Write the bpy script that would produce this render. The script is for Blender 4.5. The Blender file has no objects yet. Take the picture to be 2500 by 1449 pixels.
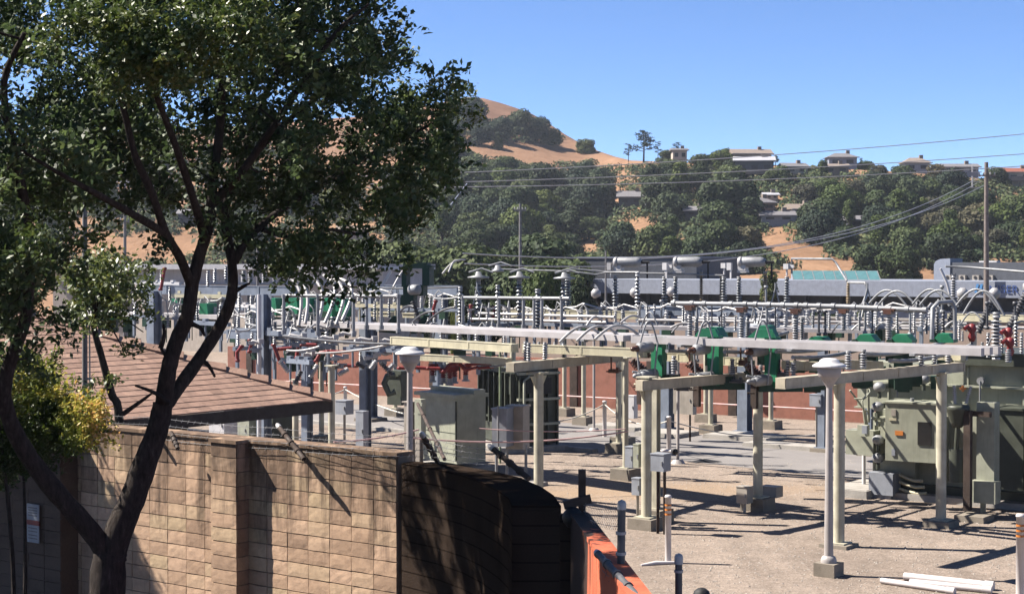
import bpy, math, random
import numpy as np
from mathutils import Vector, Matrix

# ------------------------------------------------------------------ camera, sky, sun, exposure
SC = bpy.context.scene
COL = SC.collection
F, CX, CY, CAM_H = 3900.0, 1250.0, 724.5, 5.8
PITCH = math.atan(74.5 / F)
cam_data = bpy.data.cameras.new('camera')
cam_data.sensor_width = 36.0
cam_data.lens = F / 2500.0 * 36.0
cam_data.clip_start = 0.3
cam_data.clip_end = 6000
cam = bpy.data.objects.new('camera', cam_data)
COL.objects.link(cam)
cam.location = (0, 0, CAM_H)
cam.rotation_euler = (math.pi / 2 - PITCH, 0, 0)
SC.camera = cam

SUN_EL, SUN_AZ = math.radians(48.0), math.radians(-10.0)     # light travels towards +x, a little towards the camera
L = Vector((math.cos(SUN_AZ) * math.cos(SUN_EL), math.sin(SUN_AZ) * math.cos(SUN_EL), -math.sin(SUN_EL)))
world = bpy.data.worlds.new('World')
SC.world = world
world.use_nodes = True
wn = world.node_tree
bg = wn.nodes['Background']
sky = wn.nodes.new('ShaderNodeTexSky')
sky.sky_type = 'NISHITA'
sky.sun_disc = False
sky.sun_elevation = SUN_EL
sky.sun_rotation = math.atan2(-L.x, -L.y)
sky.altitude = 2500
sky.air_density = 0.68
sky.dust_density = 0.0
sky.ozone_density = 8.5
wn.links.new(sky.outputs[0], bg.inputs[0])
bg.inputs[1].default_value = 0.052
sd = bpy.data.lights.new('sun', 'SUN')
sd.energy = 4.3
sd.angle = math.radians(0.5)
sd.color = (1.0, 0.93, 0.84)
sun = bpy.data.objects.new('sun', sd)
COL.objects.link(sun)
sun.rotation_euler = L.to_track_quat('-Z', 'Y').to_euler()
SC.view_settings.view_transform = 'Standard'
SC.view_settings.look = 'None'
SC.view_settings.exposure = 1.93
SC.view_settings.gamma = 1.0
SC.cycles.max_bounces = 6
SC.cycles.transparent_max_bounces = 8

# ------------------------------------------------------------------ measuring helpers
E1 = Vector((0.803, -0.596, 0))          # the yard's long axis (to the right and nearer)
E2 = Vector((0.596, 0.803, 0))           # across it (to the right and away)
YAW = math.atan2(E1.y, E1.x)
cp, sp = math.cos(PITCH), math.sin(PITCH)


def at(px, py, D):
    """world point seen at photo pixel (px, py) at distance D"""
    x, y = (px - CX) / F, -(py - CY) / F
    d = Vector((x, cp + y * sp, -sp + y * cp))
    d *= D / d.y
    return Vector((d.x, d.y, d.z + CAM_H))


def on(px, D, z=0.0):
    """world point in picture column px at distance D and height z"""
    dep = D * cp - (z - CAM_H) * sp
    return Vector(((px - CX) / F * dep, D, z))


def gd(py):
    """distance of the level ground at picture row py"""
    return F * CAM_H / (py - 650.0)


def mpp(D):
    return D / F


# ------------------------------------------------------------------ object helpers
class MB:
    def __init__(s):
        s.v, s.f, s.s = [], [], []

    def add(s, vs, fs, smooth=False):
        o = len(s.v)
        s.v += [tuple(v) for v in vs]
        s.f += [tuple(i + o for i in f) for f in fs]
        s.s += [smooth] * len(fs)
        return s

    def box(s, c, size, rz=0.0, M=None, taper=1.0):
        hx, hy, hz = size[0] / 2, size[1] / 2, size[2] / 2
        vs = []
        for z, t in ((-hz, 1.0), (hz, taper)):
            for x, y in ((-hx, -hy), (hx, -hy), (hx, hy), (-hx, hy)):
                vs.append(Vector((x * t, y * t, z)))
        R = M if M is not None else Matrix.Rotation(rz, 3, 'Z')
        c = Vector(c)
        vs = [R @ v + c for v in vs]
        return s.add(vs, [(0, 3, 2, 1), (4, 5, 6, 7), (0, 1, 5, 4), (1, 2, 6, 5), (2, 3, 7, 6), (3, 0, 4, 7)])

    def beam(s, a, b, w, h):
        """rectangular bar from a to b, width w (level), height h"""
        a, b = Vector(a), Vector(b)
        d = (b - a)
        ln = d.length
        d.normalize()
        up = Vector((0, 0, 1)) if abs(d.z) < 0.95 else Vector((0, 1, 0))
        sd_ = d.cross(up).normalized()
        up = sd_.cross(d)
        M = Matrix((d, -sd_, up)).transposed()
        return s.box((a + b) / 2, (ln, w, h), M=M)

    def tube(s, pts, r, n=8, cap=True):
        pts = [Vector(p) for p in pts]
        rs = r if isinstance(r, (list, tuple)) else [r] * len(pts)
        vs, fs = [], []
        prev = None
        for i, p in enumerate(pts):
            if i == 0:
                d = pts[1] - p
            elif i == len(pts) - 1:
                d = p - pts[-2]
            else:
                d = pts[i + 1] - pts[i - 1]
            if d.length < 1e-9:
                d = Vector((0, 0, 1))
            d.normalize()
            if prev is None:
                a = Vector((0, 0, 1)) if abs(d.z) < 0.9 else Vector((1, 0, 0))
                u = d.cross(a).normalized()
            else:
                u = (prev - d * prev.dot(d))
                u = u.normalized() if u.length > 1e-6 else d.orthogonal().normalized()
            prev = u
            w = d.cross(u)
            for k in range(n):
                t = 2 * math.pi * k / n
                vs.append(p + (u * math.cos(t) + w * math.sin(t)) * rs[i])
        m = len(pts)
        for i in range(m - 1):
            for k in range(n):
                k2 = (k + 1) % n
                fs.append((i * n + k, i * n + k2, (i + 1) * n + k2, (i + 1) * n + k))
        s.add(vs, fs, True)
        if cap:
            s.add([vs[k] for k in range(n)], [tuple(range(n))[::-1]])
            s.add([vs[(m - 1) * n + k] for k in range(n)], [tuple(range(n))])
        return s

    def cyl(s, a, b, r, r2=None, n=12, cap=True):
        return s.tube([a, b], [r, r if r2 is None else r2], n, cap)

    def lathe(s, prof, o=(0, 0, 0), axis=(0, 0, 1), n=12, smooth=True):
        """profile of (radius, height)"""
        o, ax = Vector(o), Vector(axis).normalized()
        u = ax.orthogonal().normalized()
        w = ax.cross(u)
        vs, fs = [], []
        for r, h in prof:
            for k in range(n):
                t = 2 * math.pi * k / n
                vs.append(o + ax * h + (u * math.cos(t) + w * math.sin(t)) * max(r, 1e-4))
        for i in range(len(prof) - 1):
            for k in range(n):
                k2 = (k + 1) % n
                fs.append((i * n + k, i * n + k2, (i + 1) * n + k2, (i + 1) * n + k))
        return s.add(vs, fs, smooth)

    def prism(s, poly, M, depth):
        """polygon (x, z) extruded along local y by depth, placed by 4x4 M"""
        n = len(poly)
        vs = [M @ Vector((x, -depth / 2, z)) for x, z in poly] + [M @ Vector((x, depth / 2, z)) for x, z in poly]
        fs = [tuple(range(n)), tuple(range(2 * n - 1, n - 1, -1))]
        for i in range(n):
            j = (i + 1) % n
            fs.append((i, i + n, j + n, j))
        return s.add(vs, fs)

    def build(s, name, mat, parent=None, world=True):
        me = bpy.data.meshes.new(name)
        vs = s.v
        if parent is not None and world:
            inv = XF[parent.name].inverted()
            vs = [tuple(inv @ Vector(v)) for v in vs]
        me.from_pydata(vs, [], s.f)
        me.polygons.foreach_set('use_smooth', s.s)
        me.materials.append(mat)
        me.update()
        o = bpy.data.objects.new(name, me)
        COL.objects.link(o)
        o.parent = parent
        XF[o.name] = XF[parent.name] if parent is not None else Matrix.Identity(4)
        return o


XF = {}


def tag(o, label, cat, group=None, kind=None):
    if label:
        o['label'] = label
    if cat:
        o['category'] = cat
    if group:
        o['group'] = group
    if kind:
        o['kind'] = kind
    return o


def thing(name, label, cat, loc=(0, 0, 0), rz=0.0, group=None):
    o = bpy.data.objects.new(name, None)
    o.empty_display_size = 0.2
    COL.objects.link(o)
    o.location = loc
    o.rotation_euler = (0, 0, rz)
    XF[o.name] = Matrix.Translation(Vector(loc)) @ Matrix.Rotation(rz, 4, 'Z')
    return tag(o, label, cat, group)


def solo(name, mb, mat, label, cat, group=None):
    """a thing that is one mesh, its origin at its own base"""
    v = np.array(mb.v)
    c = Vector(((v[:, 0].min() + v[:, 0].max()) / 2, (v[:, 1].min() + v[:, 1].max()) / 2, v[:, 2].min()))
    me = bpy.data.meshes.new(name)
    me.from_pydata([tuple(Vector(p) - c) for p in mb.v], [], mb.f)
    me.polygons.foreach_set('use_smooth', mb.s)
    me.materials.append(mat)
    o = bpy.data.objects.new(name, me)
    COL.objects.link(o)
    o.location = c
    XF[o.name] = Matrix.Translation(c)
    return tag(o, label, cat, group)


def struct(name, mb, mat, stuff=False):
    o = mb.build(name, mat)
    o['kind'] = 'stuff' if stuff else 'structure'
    return o


def copy_tree(o, loc, rz=None, scale=None, label=None, cat=None, group=None):
    c = o.copy()
    COL.objects.link(c)
    c.location = loc
    if rz is not None:
        c.rotation_euler = (0, 0, rz)
    if scale is not None:
        c.scale = scale
    if label:
        c['label'] = label
    if group:
        c['group'] = group
    for ch in KIDS.get(o.name, []):
        d = ch.copy()
        COL.objects.link(d)
        d.parent = c
        for g in KIDS.get(ch.name, []):
            e = g.copy()
            COL.objects.link(e)
            e.parent = d
    return c


KIDS = {}

# ------------------------------------------------------------------ materials


class NT:
    def __init__(s, name):
        s.m = bpy.data.materials.new(name)
        s.m.use_nodes = True
        s.t = s.m.node_tree
        s.b = s.t.nodes['Principled BSDF']

    def n(s, typ, **kw):
        nd = s.t.nodes.new(typ)
        for k, v in kw.items():
            if k[0] == '_':
                nd.inputs[int(k[1:])].default_value = v
            else:
                setattr(nd, k, v)
        return nd

    def l(s, a, b):
        s.t.links.new(a, b)

    def ramp(s, fac, stops):
        r = s.n('ShaderNodeValToRGB')
        e = r.color_ramp.elements
        while len(e) < len(stops):
            e.new(0.5)
        for i, (p, c) in enumerate(stops):
            e[i].position = p
            e[i].color = (c[0], c[1], c[2], 1) if len(c) == 3 else c
        s.l(fac, r.inputs[0])
        return r.outputs[0]

    def noise(s, vec, scale, detail=4, rough=0.55):
        nd = s.n('ShaderNodeTexNoise')
        nd.inputs['Scale'].default_value = scale
        nd.inputs['Detail'].default_value = detail
        nd.inputs['Roughness'].default_value = rough
        s.l(vec, nd.inputs['Vector'])
        return nd.outputs[0]

    def mix(s, a, b, fac, mode='MIX'):
        nd = s.n('ShaderNodeMix', data_type='RGBA', blend_type=mode)
        for sock, v in ((nd.inputs[0], fac), (nd.inputs[6], a), (nd.inputs[7], b)):
            if isinstance(v, (int, float)):
                sock.default_value = v
            elif isinstance(v, tuple):
                sock.default_value = (v[0], v[1], v[2], 1)
            else:
                s.l(v, sock)
        return nd.outputs[2]

    def coord(s, which='Object', scale=None):
        c = s.n('ShaderNodeTexCoord').outputs[which]
        if scale:
            mp = s.n('ShaderNodeMapping')
            mp.inputs['Scale'].default_value = scale
            s.l(c, mp.inputs[0])
            c = mp.outputs[0]
        return c

    def pos(s, scale=None):
        c = s.n('ShaderNodeNewGeometry').outputs['Position']
        if scale:
            mp = s.n('ShaderNodeMapping')
            mp.inputs['Scale'].default_value = scale
            s.l(c, mp.inputs[0])
            c = mp.outputs[0]
        return c

    def bump(s, h, strength, dist=0.02):
        b = s.n('ShaderNodeBump')
        b.inputs['Strength'].default_value = strength
        b.inputs['Distance'].default_value = dist
        s.l(h, b.inputs['Height'])
        s.l(b.outputs[0], s.b.inputs['Normal'])

    def col(s, v):
        if isinstance(v, tuple):
            s.b.inputs['Base Color'].default_value = (v[0], v[1], v[2], 1)
        else:
            s.l(v, s.b.inputs['Base Color'])

    def set(s, rough=None, metal=None, spec=None):
        if rough is not None:
            s.b.inputs['Roughness'].default_value = rough
        if metal is not None:
            s.b.inputs['Metallic'].default_value = metal
        if spec is not None:
            s.b.inputs['Specular IOR Level'].default_value = spec
        return s


def paint(name, c, rough=0.5, metal=0.0, var=0.25, streak=True, spec=0.35, bump=0.08):
    """painted or galvanised metal: slight fading, dirt and vertical streaks"""
    t = NT(name)
    c = tuple(x * .58 for x in c)
    v = t.pos()
    n1 = t.noise(v, 3.0, 5)
    dark = tuple(x * (1 - var) * 0.92 for x in c)
    lite = tuple(min(1, x * (1 + var * 0.6)) for x in c)
    base = t.ramp(n1, [(0.32, dark), (0.68, lite)])
    if streak:
        v2 = t.pos((14, 14, 1.2))
        n2 = t.noise(v2, 1.0, 3)
        f = t.ramp(n2, [(0.55, (0, 0, 0)), (0.75, (1, 1, 1))])
        mm = t.n('ShaderNodeMath', operation='MULTIPLY', _1=0.45)
        t.l(f, mm.inputs[0])
        base = t.mix(base, tuple(x * 0.55 for x in c), mm.outputs[0])
    t.col(base)
    rr = t.ramp(t.noise(v, 9, 3), [(0.3, (rough * 0.8,) * 3), (0.7, (min(1, rough * 1.25),) * 3)])
    t.l(rr, t.b.inputs['Roughness'])
    t.set(metal=metal, spec=spec)
    t.bump(t.noise(v, 25, 3), bump, 0.01)
    return t.m


MT = {
    'cream': paint('cream_steel_paint', (0.62, 0.57, 0.40), 0.5, var=0.12),
    'tanbeam': paint('tan_beam_paint', (0.58, 0.51, 0.38), 0.6, var=0.2),
    'column': paint('tan_grey_column_paint', (0.60, 0.56, 0.43), 0.55, var=0.2),
    'pole': paint('light_grey_pole_paint', (0.50, 0.46, 0.44), 0.5, var=0.1),
    'galv': paint('galvanised_steel', (0.37, 0.375, 0.385), 0.5, 0.25, var=0.22),
    'alu': paint('weathered_aluminium', (0.56, 0.54, 0.53), 0.45, 0.25, var=0.1, streak=False),
    'bus': paint('pale_bus_aluminium', (0.57, 0.54, 0.54), 0.55, 0.1, var=0.1, streak=False),
    'bluegrey': paint('blue_grey_steel', (0.26, 0.30, 0.37), 0.5, var=0.15),
    'olive': paint('olive_grey_enamel', (0.44, 0.45, 0.35), 0.45, var=0.12),
    'dkolive': paint('dark_olive_enamel', (0.085, 0.095, 0.072), 0.5, var=0.2),
    'green': paint('bottle_green_enamel', (0.022, 0.24, 0.115), 0.5, var=0.2),
    'dkgreen': paint('dark_green_enamel', (0.008, 0.05, 0.027), 0.55, var=0.2),
    'greybox': paint('grey_box_enamel', (0.36, 0.38, 0.42), 0.45, var=0.12),
    'beigebox': paint('beige_cabinet_enamel', (0.46, 0.41, 0.35), 0.5, var=0.12),
    'white': paint('white_enamel', (0.78, 0.76, 0.76), 0.45, var=0.06),
    'pvc': paint('white_plastic_pipe', (0.80, 0.74, 0.72), 0.4, var=0.05, streak=False),
    'porc': paint('grey_porcelain', (0.54, 0.54, 0.55), 0.22, var=0.1, streak=False, spec=0.6),
    'porcdk': paint('dark_grey_porcelain', (0.28, 0.30, 0.32), 0.25, var=0.15, streak=False, spec=0.6),
    'core': paint('shadowed_insulator_core', (0.10, 0.10, 0.11), 0.4, var=0.2, streak=False),
    'red': paint('red_bushing_cover', (0.27, 0.035, 0.035), 0.45, var=0.2),
    'black': paint('black_rubber', (0.022, 0.022, 0.024), 0.6, var=0.3, streak=False),
    'brown': paint('brown_insulator', (0.13, 0.06, 0.04), 0.4, var=0.3),
    'tanst': paint('tan_sleeve', (0.55, 0.40, 0.22), 0.5, var=0.3, streak=False),
    'rust': paint('rusty_brown_steel', (0.075, 0.05, 0.038), 0.8, var=0.4),
    'wire': paint('aluminium_wire', (0.55, 0.55, 0.57), 0.4, 0.5, var=0.1, streak=False),
    'barb': paint('grey_barbed_wire', (0.20, 0.20, 0.21), 0.5, 0.5, var=0.3, streak=False),
    'rope': paint('pale_rope', (0.72, 0.68, 0.60), 0.7, var=0.2, streak=False),
    'tape': paint('faded_pink_tape', (0.80, 0.52, 0.50), 0.5, var=0.25, streak=False),
    'orange': paint('orange_sticker', (0.75, 0.25, 0.05), 0.5, var=0.1, streak=False),
    'glassdk': paint('dark_glass', (0.02, 0.022, 0.025), 0.15, var=0.1, streak=False, spec=0.6),
    'stickblue': paint('blue_sticker', (0.10, 0.22, 0.55), 0.5, var=0.1, streak=False),
}


def concrete(name, c, scale=6.0, bump=0.35, stain=0.4):
    t = NT(name)
    c = tuple(x * .61 for x in c)
    v = t.pos()
    n = t.noise(v, scale * 0.35, 6, 0.65)
    base = t.ramp(n, [(0.25, tuple(x * (1 - stain) for x in c)), (0.5, c), (0.8, tuple(min(1, x * 1.15) for x in c))])
    n2 = t.noise(v, scale * 9, 3)
    base = t.mix(base, t.ramp(n2, [(0.3, (0.7, 0.7, 0.7)), (0.7, (1, 1, 1))]), 0.5, 'MULTIPLY')
    t.col(base)
    t.set(rough=0.9, spec=0.2)
    t.bump(t.noise(v, scale * 5, 6, 0.7), bump, 0.02)
    return t.m


MT['darkgalv'] = paint('dull_dark_galvanised_steel', (0.15, 0.15, 0.155), 0.6, 0.2, var=0.3)
MT['concrete'] = concrete('footing_concrete', (0.30, 0.26, 0.21))
MT['pad'] = concrete('pale_pad_concrete', (0.45, 0.42, 0.38))
MT['darkwall'] = concrete('shade_dark_stucco', (0.050, 0.036, 0.028), 5, 0.3, 0.3)  # tree shade on the curved wall put into a near-black colour
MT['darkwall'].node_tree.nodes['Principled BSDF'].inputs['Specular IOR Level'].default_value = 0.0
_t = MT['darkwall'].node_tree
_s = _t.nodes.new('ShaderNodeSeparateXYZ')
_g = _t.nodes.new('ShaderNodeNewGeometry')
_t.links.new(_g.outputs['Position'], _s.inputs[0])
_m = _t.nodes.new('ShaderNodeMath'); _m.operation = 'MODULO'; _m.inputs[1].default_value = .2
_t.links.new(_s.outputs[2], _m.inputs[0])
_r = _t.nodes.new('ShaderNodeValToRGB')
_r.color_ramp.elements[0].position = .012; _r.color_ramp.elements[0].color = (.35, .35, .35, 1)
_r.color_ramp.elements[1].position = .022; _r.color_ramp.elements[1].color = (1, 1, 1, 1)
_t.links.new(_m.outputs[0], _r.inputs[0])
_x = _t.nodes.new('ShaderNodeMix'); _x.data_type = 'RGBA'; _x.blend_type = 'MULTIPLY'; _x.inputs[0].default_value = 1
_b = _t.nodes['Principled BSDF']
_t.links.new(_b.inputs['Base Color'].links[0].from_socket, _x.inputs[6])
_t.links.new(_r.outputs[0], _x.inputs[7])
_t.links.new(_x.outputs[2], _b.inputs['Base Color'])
MT['redwall'] = concrete('faded_red_stucco', (0.40, 0.18, 0.13), 10, 0.6, 0.25)
MT['beigewall'] = concrete('beige_stucco', (0.36, 0.28, 0.23), 4, 0.2, 0.15)

# orange wall: stucco with black mildew runs hanging from the coping
t = NT('orange_stucco_with_black_runs')
v = t.pos()
o_ = t.ramp(t.noise(v, 1.5, 5), [(0.3, (0.34, 0.075, 0.038)), (0.7, (0.43, 0.12, 0.06))])
run = t.noise(t.pos((7, 7, 0.55)), 1.0, 4)
sx = t.n('ShaderNodeSeparateXYZ')
t.l(v, sx.inputs[0])
mr = t.n('ShaderNodeMapRange', _1=13.4, _2=15.8, _3=-0.22, _4=0.38)
t.l(sx.outputs[1], mr.inputs[0])
ad = t.n('ShaderNodeMath', operation='ADD')
t.l(run, ad.inputs[0])
t.l(mr.outputs[0], ad.inputs[1])
fac = t.ramp(ad.outputs[0], [(0.52, (0, 0, 0)), (0.66, (1, 1, 1))])
t.col(t.mix(o_, (0.022, 0.014, 0.012), fac))
t.set(rough=0.9, spec=0.2)
t.bump(t.noise(v, 30, 4), 0.35, 0.02)
MT['orangewall'] = t.m

# split-face blocks: per-block colour, drips and soot under the coping
t = NT('split_face_block')
v = t.pos()
at_ = t.n('ShaderNodeAttribute', attribute_name='tone')
blk = t.ramp(at_.outputs['Fac'], [(0.0, (0.27, 0.185, 0.13)), (0.35, (0.365, 0.25, 0.172)), (0.6, (0.42, 0.29, 0.205)), (1.0, (0.365, 0.275, 0.18))])
blk = t.mix(blk, t.ramp(t.noise(v, 9, 6, 0.7), [(0.3, (0.7, 0.68, 0.66)), (0.62, (1.08, 1.06, 1.02))]), 0.75, 'MULTIPLY')
sx = t.n('ShaderNodeSeparateXYZ')
t.l(v, sx.inputs[0])
drip = t.noise(t.pos((2.6, 2.6, 0.35)), 1.6, 5, 0.65)
mr = t.n('ShaderNodeMapRange', _1=1.6, _2=3.35, _3=-0.12, _4=0.20)
t.l(sx.outputs[2], mr.inputs[0])
ad = t.n('ShaderNodeMath', operation='ADD')
t.l(drip, ad.inputs[0])
t.l(mr.outputs[0], ad.inputs[1])
fac = t.ramp(ad.outputs[0], [(0.5, (0, 0, 0)), (0.68, (0.8, 0.8, 0.8))])
t.col(t.mix(blk, (0.06, 0.042, 0.032), fac))
t.set(rough=0.95, spec=0.1)
t.bump(t.noise(v, 18, 8, 0.7), 0.3, 0.012)
MT['block'] = t.m
MT['grimyshadeblock'] = concrete('grime_and_shade_block', (0.15, 0.105, 0.08), 4, 0.5, 0.5)  # block colour darkened for mildew and for the shade on this section
MT['mortar'] = concrete('pale_mortar', (0.30, 0.22, 0.16), 10, 0.3, 0.3)

# gravel
t = NT('gravel_ground')
v = t.pos()
big = t.ramp(t.noise(v, 0.10, 5), [(0.3, (0.182, 0.152, 0.130)), (0.7, (0.224, 0.188, 0.160))])
med = t.ramp(t.noise(v, 1.1, 6, 0.7), [(0.3, (0.72, 0.71, 0.7)), (0.7, (1.12, 1.1, 1.08))])
fine = t.n('ShaderNodeTexVoronoi')
fine.inputs['Scale'].default_value = 34
t.l(v, fine.inputs['Vector'])
st = t.ramp(fine.outputs['Color'], [(0.15, (0.55, 0.54, 0.52)), (0.5, (0.95, 0.94, 0.92)), (0.9, (1.35, 1.32, 1.3))])
c = t.mix(t.mix(big, med, 0.9, 'MULTIPLY'), st, 0.6, 'MULTIPLY')
c = t.mix(c, t.ramp(t.noise(v, 7, 3, 0.8), [(0.35, (0.8, 0.79, 0.78)), (0.65, (1.14, 1.13, 1.12))]), 0.8, 'MULTIPLY')
trk = t.noise(t.pos((.9, .12, 1)), 1.0, 4, .6)
c = t.mix(c, t.ramp(trk, [(.42, (.86, .85, .84)), (.5, (1, 1, 1)), (.6, (1.07, 1.06, 1.05))]), .8, 'MULTIPLY')
# bare sandy patches
for (gx, gy, r, rr) in ((1.6, 40.5, 3.2, 1.9), (4.6, 41.5, 5.5, 2.2), (-4.5, 30.5, 5.0, 3.0)):
    mp = t.n('ShaderNodeMapping')
    mp.inputs['Location'].default_value = (-gx / r, -gy / rr, 0)
    mp.inputs['Scale'].default_value = (1 / r, 1 / rr, 0)
    t.l(v, mp.inputs[0])
    ln = t.n('ShaderNodeVectorMath', operation='LENGTH')
    t.l(mp.outputs[0], ln.inputs[0])
    a2 = t.n('ShaderNodeMath', operation='ADD')
    t.l(ln.outputs['Value'], a2.inputs[0])
    nn = t.n('ShaderNodeMath', operation='MULTIPLY', _1=1.3)
    t.l(t.noise(v, 0.9, 5), nn.inputs[0])
    t.l(nn.outputs[0], a2.inputs[1])
    hf = t.n('ShaderNodeMath', operation='MULTIPLY', _1=0.5)
    t.l(a2.outputs[0], hf.inputs[0])
    fac = t.ramp(hf.outputs[0], [(0.45, (0.6, 0.6, 0.6)), (0.85, (0, 0, 0))])
    c = t.mix(c, t.mix((0.225, 0.16, 0.105), st, 0.35, 'MULTIPLY'), fac)
t.col(c)
t.set(rough=0.95, spec=0.15)
t.bump(fine.outputs['Distance'], 0.5, 0.015)
MT['gravel'] = t.m

t = NT('worn_asphalt')
v = t.pos()
c = t.ramp(t.noise(v, 0.5, 6, 0.65), [(0.3, (0.14, 0.13, 0.125)), (0.7, (0.185, 0.172, 0.163))])
c = t.mix(c, t.ramp(t.noise(v, 45, 2), [(0.3, (0.75, 0.75, 0.75)), (0.7, (1.1, 1.1, 1.1))]), 0.6, 'MULTIPLY')
t.col(c)
t.set(rough=0.9, spec=0.2)
t.bump(t.noise(v, 60, 3), 0.3, 0.01)
MT['asphalt'] = t.m

# dry hill grass
t = NT('dry_hill_grass')
v = t.pos()
c = t.ramp(t.noise(v, 0.03, 8, 0.65), [(0.3, (0.15, 0.088, 0.055)), (0.5, (0.225, 0.135, 0.084)), (0.75, (0.28, 0.18, 0.115))])
c = t.mix(c, t.ramp(t.noise(v, 0.5, 6, 0.8), [(0.3, (0.55, 0.57, 0.52)), (0.7, (1.1, 1.08, 1.05))]), 0.7, 'MULTIPLY')
sz_ = t.n('ShaderNodeSeparateXYZ')
t.l(v, sz_.inputs[0])
zr = t.n('ShaderNodeMapRange', _1=24.0, _2=52.0, _3=0.0, _4=0.85)
t.l(sz_.outputs[2], zr.inputs[0])
c = t.mix(c, t.ramp(t.noise(v, 0.06, 8, 0.7), [(0.35, (0.10, 0.058, 0.042)), (0.65, (0.185, 0.108, 0.074))]), zr.outputs[0])
t.col(c)
t.set(rough=1.0, spec=0.05)
t.bump(t.noise(v, 0.8, 5), 0.5, 0.6)
MT['hill'] = t.m

# bark
t = NT('grey_brown_bark')
v = t.pos((1, 1, 0.25))
c = t.ramp(t.noise(v, 28, 6, 0.7), [(0.3, (0.012, 0.010, 0.009)), (0.6, (0.042, 0.034, 0.030)), (0.85, (0.12, 0.105, 0.095))])
t.col(c)
t.set(rough=0.95, spec=0.1)
t.bump(t.noise(v, 40, 6, 0.75), 1.0, 0.02)
MT['bark'] = t.m


def leafmat(name, stops, rough=0.42, transl=0.28, spec=0.4, vary=False):
    t = NT(name)
    a = t.n('ShaderNodeAttribute', attribute_name='tone')
    c = t.ramp(a.outputs['Fac'], stops)
    if vary:
        oi = t.n('ShaderNodeObjectInfo')
        c = t.mix(c, t.ramp(oi.outputs['Random'], [(0, (.45, .48, .42)), (.4, (.72, .76, .60)), (.75, (1.05, 1.0, .68)), (1, (1.45, 1.2, .78))]), 1.0, 'MULTIPLY')
    t.col(c)
    t.set(rough=rough, spec=spec)
    tr = t.n('ShaderNodeBsdfTranslucent')
    t.l(c, tr.inputs[0])
    mx = t.n('ShaderNodeMixShader', _0=transl)
    t.l(t.b.outputs[0], mx.inputs[1])
    t.l(tr.outputs[0], mx.inputs[2])
    out = t.t.nodes['Material Output']
    t.l(mx.outputs[0], out.inputs[0])
    return t.m


MT['leaf'] = leafmat('glossy_dark_leaves', [(0, (0.022, 0.036, 0.016)), (0.5, (0.048, 0.074, 0.027)), (0.8, (0.09, 0.125, 0.042)), (1, (0.14, 0.18, 0.06))], 0.5, 0.38, 0.3)
MT['leafy'] = leafmat('yellow_green_leaves', [(0, (0.03, 0.055, 0.012)), (0.5, (0.07, 0.095, 0.022)), (1, (0.19, 0.19, 0.045))])
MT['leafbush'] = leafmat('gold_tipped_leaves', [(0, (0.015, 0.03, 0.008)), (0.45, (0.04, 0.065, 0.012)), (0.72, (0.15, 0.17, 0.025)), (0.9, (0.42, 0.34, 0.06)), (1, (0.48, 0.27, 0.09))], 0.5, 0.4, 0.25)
HT = []
for nm, a, b in (('oak', (0.025, 0.042, 0.024), (0.070, 0.092, 0.042)), ('bay', (0.030, 0.050, 0.020), (0.095, 0.125, 0.042)),
                 ('bluish', (0.020, 0.034, 0.028), (0.050, 0.074, 0.050)), ('dusty', (0.045, 0.045, 0.036), (0.125, 0.115, 0.088)),
                 ('lime', (0.060, 0.080, 0.024), (0.19, 0.20, 0.055))):
    HT.append(leafmat('hill_foliage_' + nm, [(0, a), (1, b)], 0.7, 0.15, 0.15, True))

# roof tile, wood, glass, siding
t = NT('weathered_brown_tile')
v = t.pos()
a = t.n('ShaderNodeAttribute', attribute_name='tone')
c = t.ramp(a.outputs['Fac'], [(0, (0.18, 0.115, 0.088)), (0.5, (0.24, 0.155, 0.12)), (1, (0.30, 0.20, 0.152))])
c = t.mix(c, t.ramp(t.noise(v, 5, 6, 0.7), [(0.3, (0.6, 0.6, 0.6)), (0.7, (1.15, 1.1, 1.05))]), 0.8, 'MULTIPLY')
t.col(c)
t.set(rough=0.9, spec=0.2)
t.bump(t.noise(v, 25, 5), 0.5, 0.02)
MT['tile'] = t.m
MT['fascia'] = paint('dark_brown_fascia', (0.05, 0.034, 0.028), 0.7, var=0.2)
MT['brownwall'] = paint('dark_brown_wall', (0.06, 0.04, 0.034), 0.8, var=0.2)
MT['wood'] = paint('weathered_pole_wood', (0.24, 0.20, 0.18), 0.9, var=0.3)
MT['steelpole'] = paint('grey_wood_pole', (0.25, 0.24, 0.24), 0.8, var=0.2)
MT['lav'] = paint('lavender_grey_cladding', (0.30, 0.33, 0.40), 0.7, var=0.08)
MT['slate'] = paint('slate_grey_cladding', (0.085, 0.092, 0.11), 0.7, var=0.1)
MT['shop'] = paint('dark_shopfront', (0.045, 0.042, 0.045), 0.4, var=0.3)
MT['teal'] = paint('teal_skylight_glass', (0.075, 0.20, 0.215), 0.4, var=0.15, streak=False, spec=0.7)
MT['cream2'] = paint('cream_render', (0.58, 0.50, 0.42), 0.8, var=0.1)
MT['whiteroof'] = paint('white_roof_sheet', (0.50, 0.50, 0.53), 0.6, var=0.06)
MT['roofgrey'] = paint('grey_shingle', (0.22, 0.21, 0.22), 0.85, var=0.15)
MT['roofred'] = paint('terracotta_roof', (0.30, 0.10, 0.06), 0.85, var=0.15)
MT['rooftan'] = paint('tan_shingle', (0.30, 0.24, 0.20), 0.85, var=0.15)
MT['signblue'] = paint('blue_lettering', (0.06, 0.11, 0.32), 0.5, var=0.05, streak=False)
MT['signcyan'] = paint('light_blue_logo', (0.10, 0.30, 0.62), 0.5, var=0.05, streak=False)

# ------------------------------------------------------------------ ground, road, hills
rnd = random.Random(7)


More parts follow.
